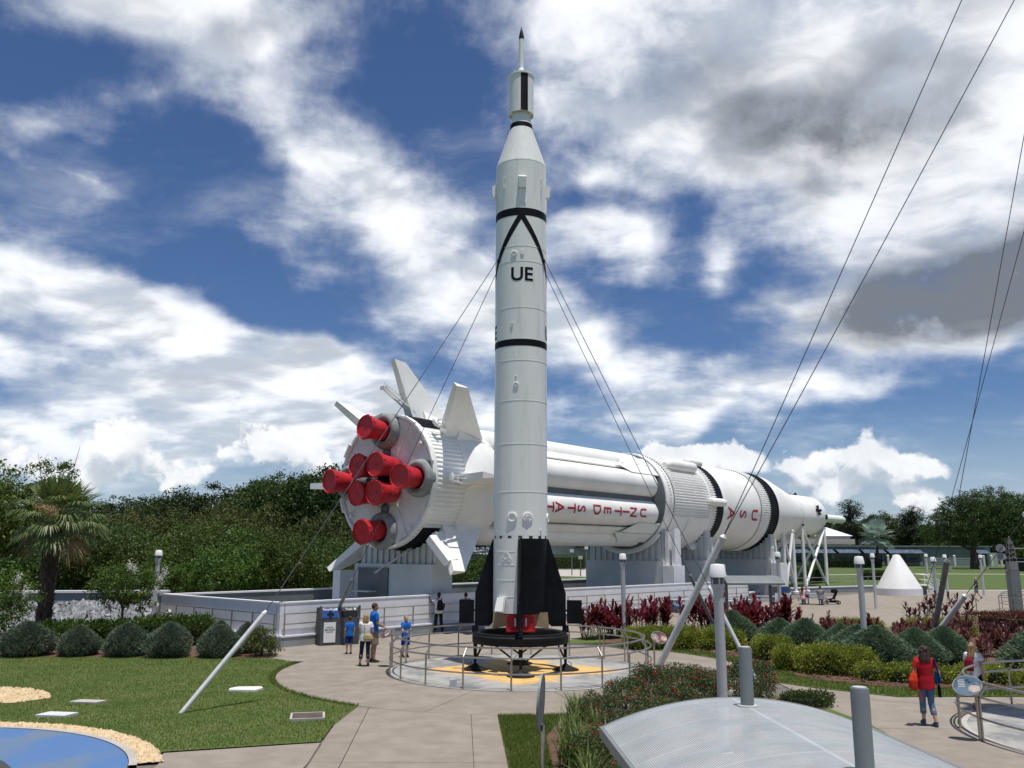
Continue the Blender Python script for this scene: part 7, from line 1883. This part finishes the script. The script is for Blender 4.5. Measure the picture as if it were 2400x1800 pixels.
def person(label, loc, yaw, h=1.75, skin=SK_L, hair=HB, hair_style='short', shirt=None, pants=None, pants_to='ankle', arms=None, legs=None, shoes=M_sole, female=False, child=False, lean=0.0, look=0.0, sleeve=.55, seated=False, extras=None, vox=.016, shirt_len=.90, bare=False):
    """faces +y in its own frame; arms = (left elbow, left hand, right elbow, right hand); legs likewise (knee, ankle)"""
    root = thing('person', label, 'person', loc, yaw); S = h / 1.75
    root.scale = (S, S, S)
    hk = 1.18 if child else 1.0                 # children have larger heads
    sh = .175 if female else (.20 if not child else .165)
    hip = .095; zs = 1.43; zp = .93
    if seated: zp_off = -.45
    else: zp_off = 0.0
    Zt = lambda z: z + zp_off
    y_l = lambda z: lean * max(0, z - .93)
    L_sh, R_sh = np.array([-sh, y_l(zs), Zt(zs)]), np.array([sh, y_l(zs), Zt(zs)])
    if arms is None: arms = ((-sh - .06, .0, 1.14), (-sh - .03, .08, .88), (sh + .06, .0, 1.14), (sh + .03, .08, .88))
    LE, LH, RE, RH = [np.array(a, float) + np.array([0, y_l(a[2]), zp_off]) for a in arms]
    if legs is None: legs = ((-hip, .02, .50), (-hip - .01, -.01, .09), (hip, .02, .50), (hip + .01, -.01, .09))
    LK, LA, RK, RA = [np.array(a, float) for a in legs]
    Lh, Rh = np.array([-hip, 0, Zt(zp)]), np.array([hip, 0, Zt(zp)])
    hz = Zt(1.635) ; hc = np.array([0, y_l(1.63) + .015, hz])
    B = MB()
    tw = (.150, .118) if not female else (.145, .112)
    B.loft([(Zt(.84), .155, .11, 0, 0), (Zt(.95), .165, .115, 0, y_l(.95)), (Zt(1.08), tw[0] * .92, .100, 0, y_l(1.08)), (Zt(1.25), .165, .112, 0, y_l(1.25)), (Zt(1.38), sh * .95, .108, 0, y_l(1.38)), (Zt(1.46), sh * .66, .078, 0, y_l(1.46)), (Zt(1.50), .065, .062, 0, y_l(1.5))], 18)
    capsule(B, (0, y_l(1.46), Zt(1.46)), hc - np.array([0, .01, .08]), .058, .055)
    B.ell(hc, (.077 * hk, .098 * hk, .118 * hk), 16, 12); B.ell(hc + np.array([0, .035, -.055]) * hk, (.058 * hk, .062 * hk, .06 * hk))
    B.ell(hc + np.array([0, .105, -.018]) * hk, (.014, .022, .024)); 
    for sg_ in (-1, 1): B.ell(hc + np.array([sg_ * .078, -.005, -.01]) * hk, (.012, .025, .034))
    for s0, e0, w0 in ((L_sh, LE, LH), (R_sh, RE, RH)):
        capsule(B, s0, e0, .050, .040); capsule(B, e0, w0, .041, .028)
        d = unit(w0 - e0); sx_ = unit(np.cross(d, [0.1, 1, 0.05])); ny = np.cross(sx_, d)
        pc = w0 + d * .05
        B.ell(pc, (.040, .020, .052), 12, 8, np.stack([sx_, ny, d], 1))
        for j, (off_, ln) in enumerate(((-.030, .060), (-.010, .074), (.011, .070), (.030, .055))):
            f0 = pc + d * .035 + sx_ * off_; f1 = f0 + d * ln * .55 + ny * .008; f2 = f1 + d * ln * .4 + ny * .022
            capsule(B, f0, f1, .0115, .0105, 8); capsule(B, f1, f2, .0105, .009, 8)
        th0 = w0 + d * .02 - sx_ * .03; th1 = th0 - sx_ * .03 + d * .032 + ny * .01; capsule(B, th0, th1, .014, .012, 8); capsule(B, th1, th1 + d * .03 + ny * .01, .012, .010, 8)
    for h0, k0, a0 in ((Lh, LK, LA), (Rh, RK, RA)):
        capsule(B, h0, k0, .085, .055); kk = k0 * .62 + a0 * .38 + np.array([0, -.018, 0]); capsule(B, k0, kk, .053, .056); capsule(B, kk, a0, .055, .036)
    o = remesh(B, vox, 'body', skin, root)
    # eyes
    b = MB()
    for sg_ in (-1, 1): b.ell(hc + np.array([sg_ * .031, .086, .012]) * hk, (.011, .006, .008), 8, 6)
    b.build('eyes', M_blackmat, root, True)
    # shoes
    for a0, k0 in ((LA, LK), (RA, RK)):
        b = MB(); tz = a0[2] - .09
        up_ = tz > .03
        b.loft([(tz + .004, .042, .125, 0, .055), (tz + .03, .045, .13, 0, .055), (tz + .06, .040, .105, 0, .035), (tz + .105, .043, .05, 0, -.012)], 14)
        rot = Euler((R(-35) if up_ else 0, 0, 0)).to_matrix()
        q = MB(); q.v = [(v - np.array([0, 0, tz + .1])) @ np.array(rot).T + np.array([a0[0], a0[1], tz + .1]) for v in b.v]; q.f = b.f; q.n = b.n
        q.build('shoe', shoes, root, True, 60)
    if shirt is not None:
        b = MB(); e = .018
        b.loft([(Zt(shirt_len - .06), .178 + e, .130 + e, 0, 0), (Zt(.98), .168 + e, .122 + e, 0, y_l(.98)), (Zt(1.10), .152 + e, .112 + e, 0, y_l(1.1)), (Zt(1.27), .168 + e, .118 + e, 0, y_l(1.27)), (Zt(1.40), sh * .97 + e, .112 + e, 0, y_l(1.4)), (Zt(1.47), sh * .68 + e, .082 + e, 0, y_l(1.47)), (Zt(1.505), .075, .07, 0, y_l(1.5))], 20)
        for s0, e0, w0 in ((L_sh, LE, LH), (R_sh, RE, RH)):
            if sleeve <= 1: capsule(b, s0, s0 + (e0 - s0) * .5 * sleeve, .068, .068); b.lathe([(.066, 0), (.070, np.linalg.norm(e0 - s0) * sleeve)], 14, s0, e0 - s0)
            else: capsule(b, s0, e0, .064, .055); capsule(b, e0, e0 + (w0 - e0) * .9, .055, .042)
        remesh(b, vox, 'shirt', shirt, root, 2)
    if pants is not None:
        b = MB()
        b.loft([(Zt(.80), .165, .125, 0, 0), (Zt(.92), .176, .128, 0, 0), (Zt(1.0), .166, .122, 0, y_l(1.0)), (Zt(1.02), .160, .118, 0, y_l(1.02))], 18)
        for h0, k0, a0 in ((Lh, LK, LA), (Rh, RK, RA)):
            wide = .015 if pants_to in ('ankle', 'calf') else .032
            if pants_to == 'knee':
                end = h0 + (k0 - h0) * .97; capsule(b, h0, h0 + (k0 - h0) * .5, .098, .092); b.lathe([(.098, 0), (.082 + wide, np.linalg.norm(end - h0))], 14, h0, end - h0)
            else:
                capsule(b, h0, k0, .096, .070); f = .95 if pants_to == 'ankle' else .62; end = k0 + (a0 - k0) * f; b.lathe([(.070, 0), (.068, np.linalg.norm(end - k0))], 14, k0, end - k0)
        remesh(b, vox, 'trousers', pants, root, 2)
    # hair
    b = MB()
    if hair_style != 'bald':
        b.ell(hc + np.array([0, -.018, .026]) * hk, (.086 * hk, .100 * hk, .108 * hk), 16, 12)
        if hair_style == 'long':
            b.loft([(hz - .36, .05, .02, 0, -.13), (hz - .25, .095, .035, 0, -.115), (hz - .10, .105, .055, 0, -.075), (hz + .05, .098, .085, 0, -.03)], 16)
        elif hair_style == 'curly':
            g_ = random.Random(5)
            b.loft([(hz - .24, .11, .04, 0, -.10), (hz - .16, .13, .06, 0, -.085), (hz - .05, .125, .085, 0, -.05), (hz + .08, .10, .09, 0, -.02)], 16)
            for i in range(46):
                a = g_.uniform(0, 6.28); zq = g_.uniform(-.25, .10); rr = .105 - .03 * (zq > .06)
                if math.sin(a) > .45 and zq < .06: continue
                b.ell(hc + np.array([rr * math.cos(a), -.045 + rr * .75 * math.sin(a), zq]), (.032, .032, .036), 8, 6)
        elif hair_style == 'shoulder':
            b.loft([(hz - .20, .095, .045, 0, -.075), (hz - .12, .105, .06, 0, -.065), (hz + .0, .10, .08, 0, -.03), (hz + .08, .085, .085, 0, -.015)], 16)
        elif hair_style == 'cap':
            b.lathe([(.092, 0), (.090, .05), (.05, .10), (0, .11)], 16, hc + np.array([0, 0, .03])); b.loft([(hz + .028, .07, .06, 0, .11), (hz + .04, .07, .06, 0, .10)], 12)
        # keep the face free
        hb = remesh(b, max(vox * .8, .012), 'hair', hair, root, 1)
        me = hb.data; co = np.empty(len(me.vertices) * 3, np.float32); me.vertices.foreach_get('co', co); co = co.reshape(-1, 3)
        rel = (co - hc) / hk
        face = (rel[:, 1] > .045) & (rel[:, 2] < .055) & (np.abs(rel[:, 0]) < .085)
        co[face, 1] = np.minimum(co[face, 1], hc[1] + .03 * hk); me.vertices.foreach_set('co', co.ravel()); me.update()
    if extras: extras(root, locals())
    return root
cB = cloth('blue', (.012, .13, .48)); cBd = cloth('blue_dark', (.010, .030, .12)); cBr = cloth('royal', (.008, .03, .35)); cW = cloth('white', (.72, .71, .72)); cN = cloth('denim_dark', (.018, .024, .05)); cJ = cloth('denim', (.10, .18, .30)); cK = cloth('black', (.012, .012, .014)); cR = cloth('red', (.40, .012, .022)); cKh = cloth('khaki', (.26, .22, .16)); cG = cloth('grey', (.20, .20, .22)); cP = cloth('pink', (.62, .36, .38)); cPu = cloth('navy', (.05, .04, .11)); cTan = cloth('tan', (.40, .33, .16)); cRb = cloth('scarlet', (.55, .04, .015))
def strap_loop(b, root_pts, r=.012): b.tube(root_pts, r, 6)
def backpack(m):
    def f(root, L):
        zt = L['Zt']; b = MB(); b.loft([(zt(.98), .13, .07, 0, -.19), (zt(1.03), .15, .095, 0, -.20), (zt(1.25), .145, .09, 0, -.20), (zt(1.40), .11, .065, 0, -.175), (zt(1.44), .06, .04, 0, -.165)], 16); remesh(b, .014, 'backpack', m, root, 2)
        b = MB()
        for sg_ in (-1, 1): b.tube([(sg_ * .09, -.12, zt(1.44)), (sg_ * .11, 0, zt(1.505)), (sg_ * .12, .12, zt(1.38)), (sg_ * .14, .08, zt(1.12)), (sg_ * .13, -.12, zt(1.03))], .018, 6)
        b.build('strap', m, root, True)
    return f
# boy in blue
person('boy in blue T-shirt and dark blue shorts walking by the recycling bin', (-5.95, 32.45, 0), R(28), 1.32, SK_L, HB, 'short', cB, cBd, 'knee', child=True, arms=((-.22, -.02, 1.16), (-.21, .04, .90), (.23, -.03, 1.16), (.22, .0, .90)))
# woman in white top
def handbag(root, L):
    b = MB(); b.loft([(.88, .17, .05, .10, -.21), (.92, .18, .07, .10, -.215), (1.05, .15, .06, .09, -.21), (1.10, .10, .03, .09, -.20)], 16); remesh(b, .014, 'handbag', cTan, root, 2)
    b = MB(); b.tube([(.0, -.19, 1.07), (-.03, -.145, 1.3), (-.10, -.06, 1.5), (-.14, .06, 1.47), (-.02, .15, 1.2), (.14, .10, 1.08), (.18, -.16, 1.04)], .014, 6); b.build('strap', cTan, root, True)
person('woman in white top and dark jeans with a tan shoulder bag', (-4.82, 29.2, 0), R(8), 1.66, SK_L, HY, 'shoulder', cW, cN, 'calf', female=True, arms=((-.20, .06, 1.18), (-.10, .22, 1.12), (.25, -.02, 1.16), (.20, .12, 1.02)), extras=handbag, legs=((-.12, .02, .50), (-.16, 0, .09), (.10, .02, .50), (.12, .0, .09)))
# man in blue shirt
person('tall man in bright blue shirt and khaki shorts facing right', (-4.70, 30.2, 0), R(-62), 1.95, SK_T, HB, 'short', cB, cKh, 'knee', arms=((-.25, .02, 1.16), (-.16, .22, 1.06), (.25, .02, 1.16), (.14, .24, 1.05)), sleeve=.7)
# blond boy at the railing
person('blond boy in blue shirt and royal blue shorts at the railing', (-3.78, 31.6, 0), R(-150), 1.42, SK_L, HY, 'short', cB, cBr, 'knee', child=True, arms=((-.20, .10, 1.14), (-.10, .28, 1.08), (.20, .10, 1.14), (.10, .28, 1.10)))
# man with backpack leaning on the wall, arm raised
person('man in white shirt and black trousers with black backpack at the wall', (-3.35, 40.6, 0), R(22), 1.80, SK_D, HK, 'short', cW, cK, 'ankle', arms=((-.34, .10, 1.32), (-.42, .20, 1.60), (.26, .0, 1.16), (.24, .14, .95)), extras=backpack(cK), legs=((-.13, .02, .50), (-.17, 0, .09), (.13, .02, .50), (.19, .0, .09)))
person('dark haired man in grey shirt half hidden by the left rudder', (-2.12, 40.9, 0), R(25), 1.78, SK_T, HK, 'short', cG, cK, 'knee')
# woman in red
def redbags(root, L):
    b = MB(); b.loft([(.78, .05, .04, -.30, -.06), (.84, .10, .08, -.31, -.07), (1.0, .11, .09, -.30, -.07), (1.12, .07, .06, -.28, -.06), (1.2, .03, .03, -.26, -.05)], 14); remesh(b, .014, 'shoulder_bag', cRb, root, 2)
    b = MB(); b.tube([(-.26, -.06, 1.18), (-.20, -.10, 1.40), (-.14, -.02, 1.51), (-.16, .11, 1.40), (-.27, .04, 1.16)], .014, 6); b.tube([(-.27, -.10, .95), (-.20, -.12, .75), (-.16, -.12, .55)], .014, 6); b.build('strap', cRb, root, True)
    b = MB(); b.tube([(.19, -.08, 1.48), (.24, -.12, 1.25), (.27, -.10, 1.0), (.28, -.06, .95)], .022, 6); b.build('lanyard', cBd, root, True)
    b = MB(); b.loft([(.92, .04, .09, .29, .02), (1.08, .05, .11, .28, .0), (1.2, .03, .08, .26, -.02)], 12); remesh(b, .014, 'blue_bag', cB, root, 1)
    b = MB(); b.lathe([(.038, .62), (.040, .66), (.040, .82), (.022, .86), (.022, .90), (0, .90)], 12, (.30, .02, 0)); b.build('bottle', M_blackmat, root, True)
person('woman in red T-shirt and blue jeans with long dark curls walking away', (9.25, 19.85, 0), R(-4), 1.70, SK_L, HB, 'curly', cR, cJ, 'calf', female=True, shoes=mat('shoe_blue', (.05, .08, .13), .7), arms=((-.26, -.04, 1.14), (-.25, .10, .92), (.28, -.06, 1.16), (.30, .02, .92)), extras=redbags, legs=((-.08, .06, .50), (-.07, .10, .11), (.09, .02, .50), (.12, -.10, .09)), vox=.013, shirt_len=.86)
# woman in white at the right
def redpack(root, L):
    b = MB(); b.loft([(1.02, .12, .05, -.05, -.17), (1.08, .13, .08, -.05, -.18), (1.30, .11, .07, -.04, -.17), (1.40, .05, .04, -.03, -.15)], 14); remesh(b, .014, 'backpack', cloth('maroon', (.22, .015, .03)), root, 2)
    b = MB(); b.tube([(-.07, -.15, 1.38), (-.11, -.02, 1.51), (-.12, .12, 1.35), (-.14, -.08, 1.08)], .014, 6); b.build('strap', cPu, root, True)
person('woman in white T-shirt with long fair hair and maroon backpack striding right', (11.35, 21.75, 0), R(-52), 1.58, SK_L, HY, 'long', cW, cK, 'knee', female=True, arms=((-.24, .02, 1.14), (-.20, .18, .96), (.24, -.06, 1.16), (.22, .02, .90)), extras=redpack, legs=((-.09, .20, .52), (-.09, .26, .09), (.09, -.08, .50), (.10, -.36, .20)), shoes=M_sole)
# far figures
person('person in navy top and khaki shorts walking left across the far plaza', (37.5, 70.3, 0), R(80), 1.66, SK_L, HG, 'cap', cPu, cG, 'knee', arms=((-.23, .10, 1.16), (-.20, .24, .98), (.23, -.12, 1.16), (.22, -.16, .90)), legs=((-.09, .16, .52), (-.09, .28, .09), (.09, -.06, .50), (.10, -.34, .14)), vox=.022)
seat_legs = ((-.11, .40, .46), (-.12, .44, .09), (.11, .40, .46), (.12, .44, .09))
seat_arms = ((-.22, .16, 1.18), (-.06, .34, 1.16), (.22, .16, 1.18), (.06, .34, 1.16))
person('person in pale pink top at the left of the occupied picnic table', (20.75, 62.2, 0), R(-25), 1.66, SK_L, HB, 'shoulder', cP, cG, 'knee', female=True, seated=True, legs=seat_legs, arms=seat_arms, lean=.25, vox=.022)
person('person in white and pink leaning over the occupied picnic table', (21.5, 63.5, 0), R(155), 1.66, SK_L, HB, 'short', cW, cK, 'knee', seated=True, legs=seat_legs, arms=seat_arms, lean=.3, vox=.022)
person('dark haired person in grey sitting at the right of the occupied picnic table', (21.9, 61.9, 0), R(-25), 1.74, SK_T, HK, 'short', cG, cPu, 'knee', seated=True, legs=seat_legs, arms=seat_arms, lean=.15, vox=.022)
person('person with brown hair sitting behind the slanted guy post', (12.6, 54.6, 0), R(150), 1.68, SK_L, HB, 'shoulder', cPu, cN, 'ankle', seated=True, legs=seat_legs, arms=seat_arms, lean=.1, vox=.022)
person('person with brown hair behind the crimson cordylines by the white wall', (7.6, 54.0, 0), R(30), 1.60, SK_L, HB, 'short', cG, cN, 'ankle', vox=.022)
person('person in white T-shirt standing behind the grey tower at the right edge', (36.3, 60.3, 0), R(60), 1.78, SK_D, HK, 'short', cW, cW, 'knee', vox=.022)
person('second person in white at the very right edge by the grey tank', (37.2, 60.6, 0), R(80), 1.78, SK_D, HK, 'short', cW, cN, 'knee', vox=.022)
